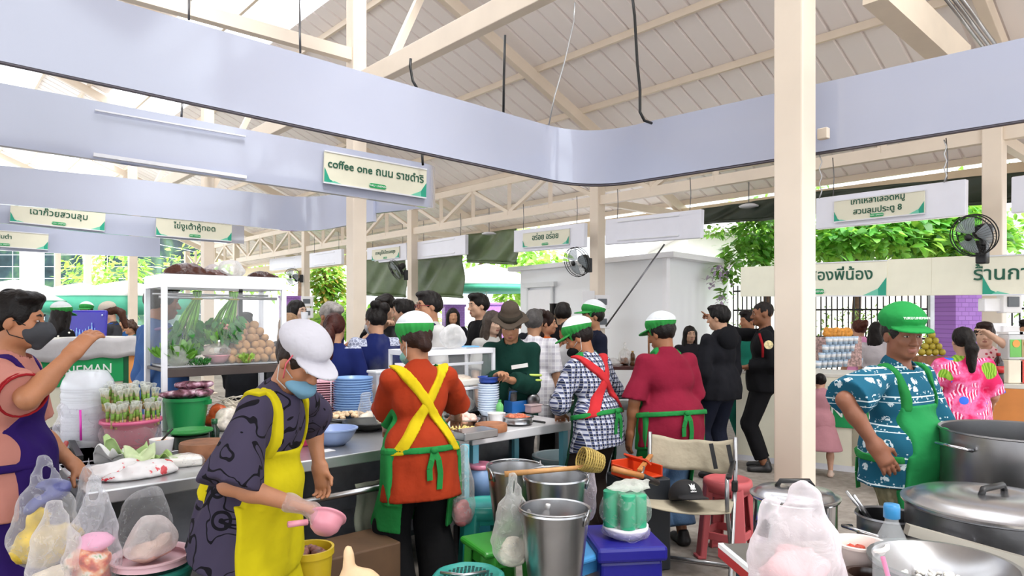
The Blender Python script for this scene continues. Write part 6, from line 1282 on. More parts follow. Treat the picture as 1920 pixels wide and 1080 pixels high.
c_ = onc(690, 806); t = vessel('wok', 'dark wok beside the orange shirt woman', 'wok', c_, bowlp(.16, .06, .4), pm('4A4A48', .4, .8)); m = M(); m.tube([(-.16, 0, .05), (-.3, -.03, .07)], .012, 8); m.out('handle', BLACK, t, True)
c_ = onc(672, 796); t = vessel('steel_tray', 'round steel tray of fish balls behind the wok', 'tray', c_+cBx*.12, bowlp(.17, .05, .7), STEEL); lumps(t, 'fish_balls', pm('E8C9A4', .5, 0, .3, 30), .14, 60, .019, .05, .03, seed=2)
bag('clear bag of white fish balls by the blue bowls', onc(686, 795), .16, .2, film('F6F6F2', .32), pm('EFE6D6', .5, 0, .1), .5, True, None, 4, knot=True)
t = T('clear_box', 'tall clear box of dried noodles beside the blue bowls', 'container', onc(716, 776), RZC); m = M(); m.box((0, 0, .16), (.17, .13, .32)); bevel(m.out('body', CLR, t), .01); m = M(); m.box((0, 0, .325), (.185, .145, .02)); bevel(m.out('rim', pm('F2F4F6', .3, 0, 0, alpha=.8), t), .005); crumple('noodles', pm('CDBFA0', .7, 0, .3, 60), t, [('e', (0, 0, .12), (.07, .05, .11))], .012, 80, 3, .011)
bag('clear bag hanging slack beside the noodle box', onc(715, 800), .15, .24, film('F4F4F4', .28), pm('D8CDB4', .6), .3, True, None, 6)
t = T('red_container', 'red container on the next counter behind the cooks', 'container', W(758, 684, 5.5), .2); t.location.z = CZ; m = M(); m.box((0, 0, .17), (.14, .14, .34)); bevel(m.out('body', pm('D84450', .3), t), .012); m = M(); m.box((0, 0, .35), (.15, .15, .03)); m.out('lid', pm('EFE6E8', .3), t)
# second glass case
q0 = onc(925, 772); t = T('small_glass_case', 'low aluminium glass case on the white counter', 'display case', q0, RZA+pi); L2_, D2_, H2_ = .72, .34, .50
for x in (0, L2_):
    for y in (0, D2_): m = M(); m.box((x, -y, H2_/2), (.024, .024, H2_)); bevel(m.out('post', ALU, t), .003)
m = M()
for z in (H2_-.02, .2):
    for y in (0, D2_): m.box((L2_/2, -y, z), (L2_, .024, .04 if z > .3 else .02))
    for x in (0, L2_): m.box((x, -D2_/2, z), (.024, D2_, .04 if z > .3 else .02))
m.box((L2_/2, -.1, .38), (L2_, .02, .02)); bevel(m.out('rail', ALU, t), .003)
m = M(); m.box((L2_/2, -D2_/2, H2_), (L2_, D2_, .006)); m.out('top_pane', GLASS, t); m = M(); m.box((L2_/2, -D2_/2, .2), (L2_, D2_, .006)); m.out('shelf_pane', GLASS, t)
for nm, c, d in (('front_pane', (L2_/2, .0, .25), (L2_, .003, .46)), ('side_pane', (0, -D2_/2, .25), (.003, D2_, .46))): m = M(); m.box(c, d); m.out(nm, GLASS, t)
Q = Matrix.Translation(q0) @ Matrix.Rotation(RZA+pi, 4, 'Z'); ql = lambda x, y, z: Q @ Vector((x, y, z))
t = T('food_tray', 'white tray of food on the shelf of the low glass case', 'tray', ql(.2, -.16, .205), RZA); m = M(); m.box((0, 0, .03), (.24, .2, .05)); bevel(m.out('body', pm('E8E2DA', .4), t), .01); crumple('food', pm('E6D2BC', .6, 0, .3, 30), t, [('e', (0, 0, .05), (.1, .08, .035))], .01, 60, 2, .011)
bag('pile of clear noodle bags under the shelf of the low glass case', ql(.22, -.14, .0), .26, .17, film('F0F0EC', .5), hang=False, seed=3); t = T('teal_bag', 'teal plastic bag in the bottom of the low glass case', 'plastic bag', ql(.32, -.1, .0), 0); crumple('film', plastic('3FAE96', .3), t, [('e', (0, 0, .04), (.1, .06, .04))], .01, 50, 4, .011, cut=0.)
bag('big white bag standing on the low glass case behind the orange woman', ql(.27, -.17, H2_+.003), .22, .23, film('FDFDFD', .85), hang=False, seed=8, d_=.2)
m = M(); m.box(ql(.13, -.14, H2_+.01), (.14, .1, .008), .3); tag(m.out('blue_papers', pm('6FB4E8', .5, 0, .3, 20)), 'blue and white papers lying on the low glass case', 'papers')
c_ = onc(928, 786)+cBx*.16; t = vessel('white_blue_bowl', 'white bowl with blue rim in the stack beside the low glass case', 'bowl', c_+cAx*.07, bowlp(.075, .05, .5), pm('D6E2F2', .3), 'white and blue bowls by the low glass case'); first = t; t0 = Vector(t.location)
for i in range(1, 12): dup(first, t0+Vector((0, 0, .0175*i)), i, first['label'])
t = vessel('blue_tub', 'deep blue tub on the bowl stack by the low glass case', 'tub', t0+Vector((0, 0, .245)), bowlp(.075, .05, .7), plastic('2A4FB0'))
t = vessel('steel_bowl', 'steel bowl heaped with pink meat at the orange woman\'s right hand', 'bowl', onc(872, 804), bowlp(.095, .07), STEEL); lumps(t, 'meat', pm('EFC2B4', .45, 0, .3, 30), .07, 26, .028, .06, .035, seed=4)
t = vessel('steel_bowl', 'wide steel bowl with red food beside the bottle caddy', 'bowl', onc(971, 796), bowlp(.105, .06, .75), STEEL); lumps(t, 'food', pm('C96A4A', .5, 0, .6, 40), .08, 40, .02, .045, .015, seed=5)
t = vessel('white_pot', 'white enamel pot between the steel bowls', 'pot', onc(931, 796), [(0, 0), (.055, 0), (.06, .075), (.064, .08), (.055, .078), (.05, .01), (0, .01)], WHITEP); lumps(t, 'garlic', pm('E0D8C8', .6), .04, 20, .012, .06, .01, seed=7)
t = vessel('jar', 'dark metal cup lying by the steel bowl of meat', 'cup', onc(903, 797), [(0, 0), (.04, 0), (.042, .06), (.036, .06), (.034, .01), (0, .01)], STEELD)
t = T('board', 'flat wooden board with yellow noodle scraps under the steel bowl', 'chopping board', onc(868, 812), RZC); m = M(); m.box((0, 0, .012), (.26, .18, .024)); bevel(m.out('body', WOOD, t), .006); lumps(t, 'scraps', pm('D9C47A', .6), .09, 50, .012, .026, .01, .5, seed=9)
m = M(); m.box(onc(888, 822)+Vector((0, 0, .03)), (.26, .16, .05), RZC); tag(bevel(m.out('steel_slab', STEEL), .006), 'brushed steel slab on the counter corner under the noodle board', 'slab')
t = T('bottle_caddy', 'blue plastic caddy holding the soy bottle', 'caddy', onc(967, 772), RZC); m = M()
for d, c in (((.15, .008, .09), (0, -.05, .045)), ((.15, .008, .09), (0, .05, .045)), ((.008, .1, .09), (-.075, 0, .045)), ((.008, .1, .09), (.075, 0, .045)), ((.15, .1, .008), (0, 0, .004))): m.box(c, d)
bevel(m.out('box', plastic('2F7FD8'), t), .003); m = M(); m.tube([(-.07, 0, .08), (-.06, 0, .16), (.06, 0, .16), (.07, 0, .08)], .008, 8); m.out('handle', plastic('2F7FD8'), t, True)
def bottle(label, c, r, h, body, liq=None, cap='FFFFFF', lq=.6, group=None, lab=None, name='bottle'):
    t = T(name, label, 'bottle', c, 0, group); m = M(); m.lathe([(0, .002), (r*.9, 0), (r, .012), (r, h*.3), (r*.94, h*.33), (r, h*.36), (r, h*.66), (r*.85, h*.76), (r*.36, h*.9), (r*.34, h*.94), (r*.34, h*.97), (0, h*.97)], 28); m.out('body', body, t, True)
    if liq: m = M(); m.lathe([(0, .004), (r*.93, .006), (r*.94, h*lq), (0, h*lq)], 24); m.out('liquid', liq, t, True)
    m = M(); m.lathe([(0, h*1.02), (r*.4, h*1.02), (r*.44, h*1.0), (r*.44, h*.925), (r*.36, h*.92)], 20); m.out('cap', plastic(cap), t, True)
    if lab: m = M(); m.lathe([(r*1.012, h*.38), (r*1.012, h*.6)], 28); m.out('label_band', pm(lab, .4), t, True)
    return t
CLEARB = pm('EEF4F6', .06, 0, 0, alpha=.17, spec=1.)
bottle('clear bottle of dark soy sauce in the blue caddy', onc(961, 772)+Vector((0, 0, .01)), .036, .23, CLEARB, pm('3A1610', .15), 'F4EEF0', .58); bottle('second clear bottle in the blue caddy', onc(972, 770)+Vector((0, 0, .01)), .03, .21, CLEARB, None, 'F4EEF0')
bottle('small green capped bottle beside the low glass case', onc(933, 784)+cAx*.02, .028, .13, pm('69B86A', .2), None, '4FB85A')
c_ = onc(1000, 772); t = T('ladle', 'grey steel ladle leaning on the pink box', 'ladle', c_+Vector((0, 0, .06)), .3); m = M(); m.ball((0, 0, .03), (.055, .025, .055), 14); m.out('scoop', STEELD, t, True); m = M(); m.tube([(.03, 0, .0), (.25, -.05, -.02)], .006, 6); m.out('handle', STEEL, t, True)
t = T('pink_box', 'pale pink plastic box at the counter end', 'box', onc(1000, 774), RZC); m = M(); m.box((0, 0, .03), (.11, .08, .06)); bevel(m.out('body', plastic('EBC9CC'), t), .01); m = M(); m.box((0, 0, .062), (.12, .09, .008)); bevel(m.out('lid', plastic('F2D6D8'), t), .003)
m = M(); m.tube([onc(1000, 791)+Vector((0, 0, .007)), onc(1022, 794)+Vector((0, 0, .007))], .007, 8); tag(m.out('black_marker', BLACK, None, True), 'black marker pen on the white counter', 'pen')
# steel cart, dark table and its clutter behind the cooks
t = T('steel_cart', 'grey steel sided cart behind the checked and red shirts', 'cart', W(1062, 740, 5.75), .08); t.location.z = 0; m = M(); m.box((.5, .25, .42), (1.05, .5, .66)); m.out('side_panel', pm('8C8E92', .4, .6), t); m = M(); m.box((.5, .25, .83), (1.15, .58, .03)); bevel(m.out('top', STEEL, t), .006); m = M(); m.box((.5, .25, .86), (1.0, .42, .02)); m.out('burner_recess', BLACK, t)
for x in (0, 1.0):
    for y in (.02, .48): m = M(); m.box((x, y, .05), (.05, .05, .1)); m.out('leg', STEELD, t)
pot('shallow steel pan on the cart behind the checked shirt', W(1085, 736, 6.0)*1, .16, .07, SHINY, ears=1, name='pan').location.z = .87
t = T('dark_table', 'long dark red brown table in front of the kiosk', 'table', W(1048, 690, 9.6), -.1); t.location.z = 0; m = M(); m.box((.75, .3, .82), (1.7, .7, .045)); bevel(m.out('table_top', pm('4A2420', .3, 0, .2), t), .005)
for x in (.02, .75, 1.5):
    for y in (.02, .58): m = M(); m.box((x, y, .4), (.05, .05, .8)); m.out('leg', STEELD, t)
tz = .843
def ont(px, Y=9.8): p = W(px, 600, Y); p.z = tz; return p
bag('white paper bag spread on the dark table', ont(1148), .3, .12, film('FFFFFF', .9), hang=False, seed=2); bag('clear bag of food knotted on the dark table', ont(1172), .26, .3, film('EEEDEA', .6), pm('8A5A3A', .6, 0, .4, 20), .4, True, None, 5, knot=True); bottle('small dark bottle with gold cap on the dark table', ont(1186, 9.75), .04, .2, pm('5A3A1A', .2), None, 'C9A24A')
m = M(); m.tube([W(1217, 690, 9.5), W(1216, 618, 9.5)], .014, 7); m.tube([W(1217, 690, 9.5), Vector((W(1217, 690, 9.5).x, 9.5, 0))], .014, 7); tag(m.out('wooden_pole', WOOD, None, True), 'thin wooden pole leaning near the kiosk corner', 'pole')
t = T('black_urn', 'tall black shiny urn by the kiosk door', 'urn', Vector((W(1045, 600, 8.4).x, 8.4, 0)), 0); m = M(); m.lathe([(0, 1.0), (.09, 1.0), (.095, 1.69), (.1, 1.7), (0, 1.7)], 24); m.out('body', pm('141416', .12), t, True, auto=40); m = M(); m.box((0, 0, .5), (.3, .3, 1.0)); m.out('stand', STEELD, t)
# ---------------------------------------------------------------- in front of the counter
def at(px, Y, z=0.): p = W(px, 600, Y); p.z = z; return p
t = T('rag', 'grey green rag hanging on the towel rail', 'rag', at(690, 3.84), RZC); m = M(); m.sheet(lambda u, v: ((u-.5)*.22+.01*sin(9*v), -.05-.012*sin(u*15)*(.4+v)-.02*v, .63-.38*v-.03*u*v), 24, 14); thick(m.out('cloth', cloth('8F9484', .3, .5), t, True), .006)
m = M(); m.tube([at(852, 3.83, .8), at(853, 3.78, .72)], .004, 5); tag(m.out('bag_string', WHITEP), 'string holding the meat bag at the counter edge', 'string')
bag('clear bag of red meat hanging from the counter beside the orange shirt', at(869, 3.72, .40), .15, .42, film('F2EEEE', .38), pm('A8686A', .5, 0, .4, 25), .42, True, None, 3)
m = M(); m.box(at(872, 3.98, .4), (.035, .035, .8), RZC); tag(m.out('table_leg_post', pm('6FB7C9', .4)), 'light blue post under the counter corner', 'post')
t = T('small_basket', 'small pink and blue basket on the floor stand under the counter', 'basket', at(900, 4.3, .42), 0); m = M(); m.lathe([(0, 0), (.06, 0), (.075, .19), (.07, .19), (.055, .01), (0, .01)], 20); m.out('body', plastic('8FB0E0'), t, True); m = M(); m.lathe([(.074, .17), (.08, .175), (.08, .2), (.072, .2)], 20); m.out('rim', plastic('E88AA8'), t, True)
m = M(); m.box(at(900, 4.3, .21), (.24, .24, .42)); tag(bevel(m.out('storage_box', plastic('1E5E6A')), .01), 'dark teal box under the small pink and blue basket', 'box')
vessel('grey_tub', 'large pale grey tub under the white counter end', 'tub', at(1052, 5.15, .12), [(0, 0), (.15, 0), (.2, .36), (.22, .36), (.22, .38), (.19, .38), (.14, .01), (0, .01)], plastic('9FB4BA'))
LGREEN, TEALP, BLUEP = plastic('3FA83C'), plastic('2FA59A'), plastic('4FA0E0')
stool('bright green stool under the rearmost steel pail', at(935, 3.42), .43, .15, LGREEN, square=True, rz=.5); stool('teal stool behind the rice bag, beside the bright green stool', at(909, 3.85), .5, .14, TEALP, rz=.2)
stool('light blue stool between the steel pails and the cool box', at(1066, 3.28), .44, .16, BLUEP, square=True, rz=.7); stool('teal stool under the nearest steel pail', at(1040, 2.95), .38, .16, TEALP, holes=True, rz=.3)
stool('low teal stool with a perforated round seat, nearest the bottom edge', at(878, 2.88), .46, .155, TEALP, holes=True); stool('worn salmon pink stool beside the folding chair', at(1364, 4.4), .50, .155, plastic('D9656A', .5), rz=.9)
m = M(); q = at(870, 2.85, .47); m.tube([q+Vector((-.1, .02, 0)), q+Vector((0, -.02, .004)), q+Vector((.09, .03, 0))], .008, 6); tag(m.out('knife', STEEL, None, True), 'thin stick lying on the perforated teal stool', 'stick')
pail('rearmost steel pail, left of the strainer handle', at(967, 3.55, .44), .148, .32, .6, .05); pail('middle steel pail, under the woven strainer', at(1042, 3.3, .455), .15, .32, -.2, .05); pail('nearest steel pail, with a clear bottle inside', at(1040, 2.92, .39), .148, .335, 2.6, .02)
bottle('clear plastic bottle with red label leaning inside the nearest pail', at(1010, 2.96, .52), .025, .22, CLEARB, None, 'F0F0F0', lab='D8603A').rotation_euler = (.1, .18, 0)
bag('bag of cooked rice hanging on the pail rim', at(962, 3.02, .44), .2, .4, film('F4F4F2', .5), pm('E6E0CE', .6, 0, .15, 60), .36, True, None, 2); bag('clear pinkish bag hanging beside the middle pail', at(1106, 3.4, .52), .1, .26, film('EFE4EE', .45), seed=4)
t = T('woven_strainer', 'woven bamboo strainer with a wooden handle lying across the pails', 'strainer', W(1096, 876, 3.22), 0); m = M(); hv = W(946, 889, 3.2)-W(1096, 876, 3.22); m.tube([(0, 0, 0), hv*.5, hv], [.011, .012, .014], 10); m.out('handle', pm('C08F5A', .55, 0, .25, 20), t, True)
m = M(); ax_ = Vector((.75, .25, -.25)).normalized(); R = ax_.to_track_quat('Z', 'Y').to_matrix(); BW = pm('A8904A', .7, 0, .3, 40, .4, 80); c0 = Vector((.03, 0, .03)); mm = M()
for i in range(9): z = -.05+i*.0125; r = .052+.013*sin(i*.5)*.3-.0015*i*.6; mm.tube([(r*cos(q), r*sin(q), z) for q in [k*pi/12 for k in range(24)]], .0045, 5, True)
for k in range(18): q = k*pi/9; mm.tube([(.052*cos(q), .052*sin(q), -.052), (.05*cos(q), .05*sin(q), .02), (.04*cos(q), .04*sin(q), .055), (0, 0, .06)], .003, 4)
o = mm.out('basket', BW, t, True); o.location = c0; o.rotation_euler = R.to_euler()
cb = at(1166, 3.36); t = T('cool_box', 'deep blue cool box standing right of the pails', 'cool box', cb, .12); NB = plastic('26239A'); m = M(); m.prism([(-.15, -.17), (.15, -.17), (.15, .17), (-.15, .17)], .40); bevel(m.out('body', NB, t), .015); m = M(); m.box((0, 0, .435), (.34, .38, .07)); bevel(m.out('lid', NB, t), .016)
m = M(); m.box((0, -.172, .25), (.2, .01, .05)); m.out('hand_grip', plastic('1E1C80'), t)
c_ = cb+Vector((.015, -.02, .47)); t = T('foam_plates', 'wrapped stack of white foam plates on the cool box', 'plates', c_, 0); m = M(); m.lathe([(0, 0), (.07, 0), (.1, .03), (.112, .045), (.112, .058), (.09, .058), (0, .04)], 32, rip=.02, nr=6); m.out('plates', pm('EDEAF6', .4), t, True); crumple('film', film('F6F2FA', .3), t, [('e', (0, 0, .03), (.12, .115, .04))], .008, 55, 2, .01)
t = T('cup_roll', 'wrapped roll of green paper cups standing on the foam plates', 'cups', c_, 0, 'rolls of green cups'); m = M()
m.lathe([(0, 0)]+[(r, i*.0095+o) for i in range(18) for r, o in ((.036, 0), (.0375, .006))]+[(.034, .172), (0, .172)], 24); m.out('cups', pm('2FA077', .45, 0, .1), t, True); first = t
for i, (x, y) in enumerate(((-.075, -.02), (-.0, -.07), (.06, -.03), (-.03, .05), (.055, .05))): o = first if i == 0 else dup(first, c_, 0, ''); o.location = c_+Vector((x, y, .06)); o.scale = (1, 1, 1.0-.05*i); o['label'] = ['leftmost roll of green cups in the wrapped pack on the cool box', 'front middle roll of green cups in the wrapped pack', 'front right roll of green cups in the wrapped pack', 'rear left roll of green cups in the wrapped pack', 'rear right roll of green cups in the wrapped pack'][i]
t = T('pack_film', 'clear film wrapped round the green cup rolls', 'film', c_, 0); crumple('film', film('F4FAF6', .22, .1), t, [('e', (0, 0, .14), (.125, .12, .11))], .008, 48, 5, .01)
t = T('cutlery_packet', 'clear packet of white cutlery lying on the green cups', 'packet', c_+Vector((.0, -.02, .245)), .3); crumple('film', film('F6F6F0', .8), t, [('e', (0, 0, 0), (.11, .06, .014)), ('e', (.03, .04, .01), (.08, .05, .012))], .008, 60, 4, .009)
m = M(); m.tube([W(1148, 879, 3.5), W(1205, 893, 3.55)], .016, 10); o = m.out('chair_arm_stick', pm('B5763C', .5, 0, .2), None, True); tag(o, 'brown wooden chair arm handle pointing left', 'handle'); m = M(); m.tube([W(1203, 893, 3.55), W(1232, 905, 3.7)], .018, 10); m.out('ferrule', BLACK, o, True)
m = M(); m.box(at(1196, 4.25, .28), (.3, .28, .56), .3); tag(bevel(m.out('crate', pm('22262C', .5)), .01), 'dark crate under the orange dustpan', 'crate')
t = T('dustpan', 'orange red plastic dustpan on the dark crate', 'dustpan', at(1194, 4.2, .562), .5); m = M(); m.box((0, 0, .01), (.24, .2, .012)); m.box((0, .095, .05), (.24, .012, .09)); m.box((-.115, 0, .04), (.012, .2, .07)); m.box((.115, 0, .04), (.012, .2, .07)); bevel(m.out('pan', plastic('E4491E'), t), .004); m = M(); m.box((.02, .02, .1), (.05, .22, .012), R=Matrix.Rotation(.7, 3, 'Y')); m.out('flap', plastic('E4491E'), t)
# folding chair with a black cap
ch = at(1288, 4.05); t = T('folding_chair', 'folding chair with cream canvas back and crossed metal legs', 'chair', ch, radians(-22)); TB = pm('A7A8AA', .3, .9); CV = cloth('D8CDB4', .15, .4); CW_ = .26
for s_ in (-1, 1):
    m = M(); m.tube([(s_*CW_, -.24, .02), (s_*CW_, -.22, .06), (s_*CW_, .1, .45), (s_*CW_, .16, .52)], .012, 10); m.out('leg', TB, t, True)
    m = M(); m.tube([(s_*(CW_-.02), .24, .02), (s_*(CW_-.02), .22, .06), (s_*(CW_-.02), -.14, .45), (s_*(CW_-.02), -.16, .5), (s_*(CW_-.02), -.16, .62), (s_*(CW_-.02), -.1, .65)], .012, 10); m.out('leg', TB, t, True)
    m = M(); m.tube([(s_*CW_, .12, .45), (s_*CW_, .2, .6), (s_*CW_, .225, .81)], .013, 10); m.out('back_tube', TB, t, True); m = M(); m.box((s_*CW_, .15, .53), (.035, .05, .06)); bevel(m.out('joint', BLACK, t), .006)
    m = M(); m.bar((s_*(CW_-.01), -.16, .645), (s_*(CW_-.01), .2, .665), .03, .02); bevel(m.out('armrest', BLACK if s_ > 0 else pm('B5763C', .5), t), .006)
m = M(); m.tube([(-CW_, -.24, .02), (CW_, -.24, .02)], .011, 8); m.tube([(-CW_, .24, .02), (CW_, .24, .02)], .011, 8); m.out('foot_bar', TB, t, True)
m = M(); m.sheet(lambda u, v: ((u-.5)*2*CW_, .195+.03*v+.03*(1-(2*u-1)**2), .585+.21*v-.025*(1-(2*u-1)**2)*v+.005*sin(u*14)), 24, 8); thick(m.out('back_canvas', CV, t, True), .006)
m = M(); m.sheet(lambda u, v: ((u-.5)*2*CW_, -.16+.32*v, .45-.03*(1-(2*u-1)**2)), 16, 6); thick(m.out('seat_canvas', CV, t, True), .006)
for x in (.12, .22): m = M(); m.bar((x, .175, .77), (x+.03, .165, .62), .025, .006, up=(0, 1, 0)); m.out('strap', BLACK, t)
V, D = cap_data('ball'); o = V.mesh(D, 'baseball_hat', pm('17171A', .8, 0, .15), None); o.location = ch+Vector((0, -.02, .43)); o.rotation_euler = (.35, 0, radians(190)); o.scale = (1.05,)*3; tag(o, 'black baseball cap with white three leaf logo on the chair seat', 'cap')
WL = pm('F4F4F4', .6, 0, 0); m = M()
for a in (-.5, 0, .5): m.prism([(.0, -.012), (-.007, .008), (0, .028), (.007, .008)], .002, (sin(a)*.006, 0, 0), Matrix.Rotation(-a, 3, 'Z'))
for k in range(3): m.box((0, -.002-.004*k, .0015), (.03, .0016, .003))
e = m.out('logo', WL, o); e.location = (0, .0985, .085); e.rotation_euler = (radians(66), 0, pi); words('adidas', .014, WL, o, (0, .104, .066), (radians(74), 0, pi), 'logo_lettering')
# ---------------------------------------------------------------- bottom left: hanging bags, tubs
YR = pm('D8B83A', .4, 0, .6, 14.); PZZ = NT('printed food packet'); v = PZZ.coord(); vo = PZZ.n('TexNoise', iScale=22., iDetail=3.); PZZ.l(v, vo.inputs[0]); PZZ.set(**{'Base Color': PZZ.ramp(vo.outputs[0], [(.36, '8A2A1A'), (.46, 'C9502E'), (.55, 'E6A070'), (.64, 'E8E0D0'), (.7, '5A9A4A')]), 'Roughness': .35})
GB = 'plastic bags hanging at the left'
bag('hanging bag with yellow and red packets, farthest left', at(84, 2.62, .58), .24, .42, film('F2F4FA', .36), YR, .62, True, GB, 2, fillmat2=pm('5A5E90', .4, 0, .4, 20)); bag('cloudy hanging bag with beige noodles, in front of the yellow packets', at(102, 2.42, .50), .19, .38, film('F4F2F4', .5), pm('D9CDB8', .6, 0, .2, 20), .5, True, GB, 3)
bag('hanging bag with a printed noodle packet', at(176, 2.5, .53), .2, .42, film('F4F6FC', .4), PZZ.m, .42, True, GB, 1, fillmat2=pm('F0A8C8', .4)); bag('slack empty bag hanging between the others and the counter', at(165, 2.85, .62), .14, .34, film('F2F4F8', .35), None, .4, True, GB, 6)
c_ = at(284, 2.62, .50); t = vessel('teal_tub', 'teal green tub below the pink tray', 'tub', c_+Vector((0, 0, -.02)), [(0, 0), (.12, 0), (.15, .1), (.156, .1), (.156, .115), (.14, .115), (.11, .01), (0, .01)], plastic('2F8F80'), 'tubs'); m = M(); m.box(c_+Vector((0, 0, -.26)), (.34, .34, .48), RZC); tag(bevel(m.out('plastic_crate', pm('3A3E46', .5)), .01), 'grey crate carrying the teal tub', 'crate')
t = vessel('pink_tray', 'oval pink tray of bagged meat on the teal tub', 'tray', c_+Vector((.0, 0, .097)), bowlp(.14, .04, .75), plastic('F0C4CC')); bag('knotted white bag of minced meat on the pink tray', c_+Vector((-.0, 0, .115)), .22, .2, film('FAF6F6', .72), pm('D8B8A8', .6, 0, .3, 30), .45, False, None, 4)
bag('open clear bag leaning behind the pink tray', at(272, 2.95, .53), .3, .34, film('F2F2F6', .3), None, .4, False, None, 5); bag('clear bag of green leaves at the bottom edge', at(270, 2.4, .42), .36, .2, film('EAF6F0', .4), pm('A8CDB0', .6, 0, .3, 12), .5, False, None, 7); bag('dark clear rubbish bag behind the patterned shirt', at(372, 3.0, .28), .17, .42, film('D8D6DA', .35), pm('4A4648', .6, 0, .5, 14), .6, False, None, 8)
m = M(); m.box(at(268, 2.42, .21), (.4, .3, .42), RZC); tag(bevel(m.out('plastic_crate', pm('4C5058', .5)), .01), 'grey crate under the bag of green leaves', 'crate'); m = M(); m.box(at(372, 3.0, .14), (.24, .24, .28), RZC); tag(bevel(m.out('carton', pm('6A5038', .7)), .006), 'low carton under the dark rubbish bag', 'carton')
c_ = onc(6, 878); t = vessel('steel_basin', 'deep steel basin at the far left edge', 'basin', c_, [(0, 0), (.1, 0), (.13, .17), (.14, .175), (.128, .17), (.09, .01), (0, .01)], STEEL); t = T('red_ladle', 'red plastic ladle in the steel basin', 'ladle', c_+Vector((.03, 0, .12)), 0); m = M(); m.tube([(0, 0, 0), (.0, -.01, .1), (-.05, -.02, .13)], [.016, .02, .022], 8); m.out('handle', plastic('DE2430'), t, True)
t = vessel('pink_scoop', 'pink plastic scoop beside the steel basin', 'scoop', onc(50, 842), bowlp(.07, .06), plastic('EE9AA4')); m = M(); m.tube([(.06, 0, .05), (.12, .05, .07)], .01, 8); m.out('handle', plastic('EE9AA4'), t, True)
m = M(); m.tube([onc(122, 868, .82), onc(118, 846, .88), onc(124, 830, .9)], .012, 6); tag(m.out('red_tag_cord', pm('A8322C', .6), None, True), 'red cord tied on the black push handle', 'cord')
pk = W(606, 998, 2.4); t = T('pink_scoop', 'pink scoop bowl held in the gloved hand', 'scoop', pk, .4); m = M(); m.lathe(bowlp(.062, .062, .55), 28); o = m.out('bowl', plastic('F2A0B0'), t, True); o.rotation_euler = (radians(-38), radians(24), 0); m = M(); m.tube([(-.055, -.01, .045), (-.12, -.03, .05)], .011, 8); m.out('handle', plastic('F2A0B0'), t, True)
c_ = at(580, 2.95, .30); t = T('yellow_bucket', 'yellow bucket of rubbish beside the yellow apron', 'bucket', c_, 0); m = M(); m.lathe([(0, 0), (.08, 0), (.098, .22), (.105, .222), (.105, .25), (.094, .25), (.078, .01), (0, .01)], 36); m.out('body', plastic('E3C32C'), t, True, auto=50); lumps(t, 'rubbish', pm('8A5A50', .5, 0, .8, 30), .07, 22, .026, .2, .04, seed=3)
m = M(); m.box(at(580, 2.95, .15), (.24, .24, .3), RZC); tag(bevel(m.out('carton', pm('5A4632', .7)), .006), 'brown carton under the yellow bucket', 'carton'); m = M(); m.box(at(655, 3.45, .2), (.42, .3, .4), RZC); tag(bevel(m.out('carton', pm('5E4530', .7, 0, .2)), .008), 'large brown carton below the rag', 'carton')
t = T('tied_bag', 'light brown bag with a twisted upright knot at the bottom edge', 'bag', at(672, 2.3, .60), 0); crumple('film', pm('E6C49A', .5, 0, .15, 12, .4, 30), t, [('e', (0, 0, .04), (.075, .06, .06)), ('c', (-.03, 0, .08), (-.035, 0, .13), .022, .012), ('c', (-.035, 0, .13), (-.032, 0, .17), .014, .004)], .008, 60, 3, .008); m = M(); m.box(at(672, 2.3, .3), (.2, .2, .6)); tag(bevel(m.out('storage_box', pm('4A3A2C', .6)), .01), 'brown box under the light brown knotted bag', 'box')
# ---------------------------------------------------------------- bottom right: pots and the near table
nz = .82; t = T('near_table', 'near table at the bottom right, steel with a red edge', 'table', at(1560, 1.75), .1); t.location.z = 0; m = M(); m.box((.55, .12, nz-.02), (1.3, .66, .04)); bevel(m.out('table_top', STEEL, t), .004); m = M(); m.box((-.106, .12, nz-.03), (.012, .68, .03)); m.out('red_edge', plastic('C9302C'), t); m = M(); m.box((-.104, .12, nz-.008), (.016, .68, .014)); m.out('white_edge', WHITEP, t)
for x in (-.05, 1.15):
    for y in (-.15, .4): m = M(); m.box((x, y, nz/2-.02), (.04, .04, nz-.04)); m.out('leg', STEELD, t)
bag('large white carrier bag in front, bottom right', at(1494, 1.78, nz), .26, .285, film('FBF6FA', .78, .25, 1., 10.), pm('E9BFC0', .6, 0, .2, 12), .42, 'ears', None, 1, d_=.2); m = M(); m.tube([W(1424, 972, 1.8), W(1434, 985, 1.79), W(1430, 1005, 1.78)], .014, 8); tag(m.out('black_grip', BLACK, None, True), 'black handle poking out of the white carrier bag', 'handle')
bottle('empty clear water bottle with a sky blue cap in front of the pots', at(1672, 1.5, nz), .038, .31, CLEARB, None, '3FA0E0'); m = M(); q = at(1672, 1.5, nz); m.tube([q+Vector((-.02, 0, .2)), q+Vector((.025, 0, .04))], .005, 6); tag(m.out('pink_straw', pm('F06FA8', .4), None, True), 'pink straw inside the empty water bottle', 'straw')
t = vessel('wide_wok', 'very wide steel wok with scattered white rice', 'wok', at(1768, 1.78, nz), bowlp(.172, .09, .35), pm('A8A8AA', .3, .95, .15, 8.)); lumps(t, 'rice', pm('F2F0EA', .5), .12, 150, .007, .03, -.01, seed=11)
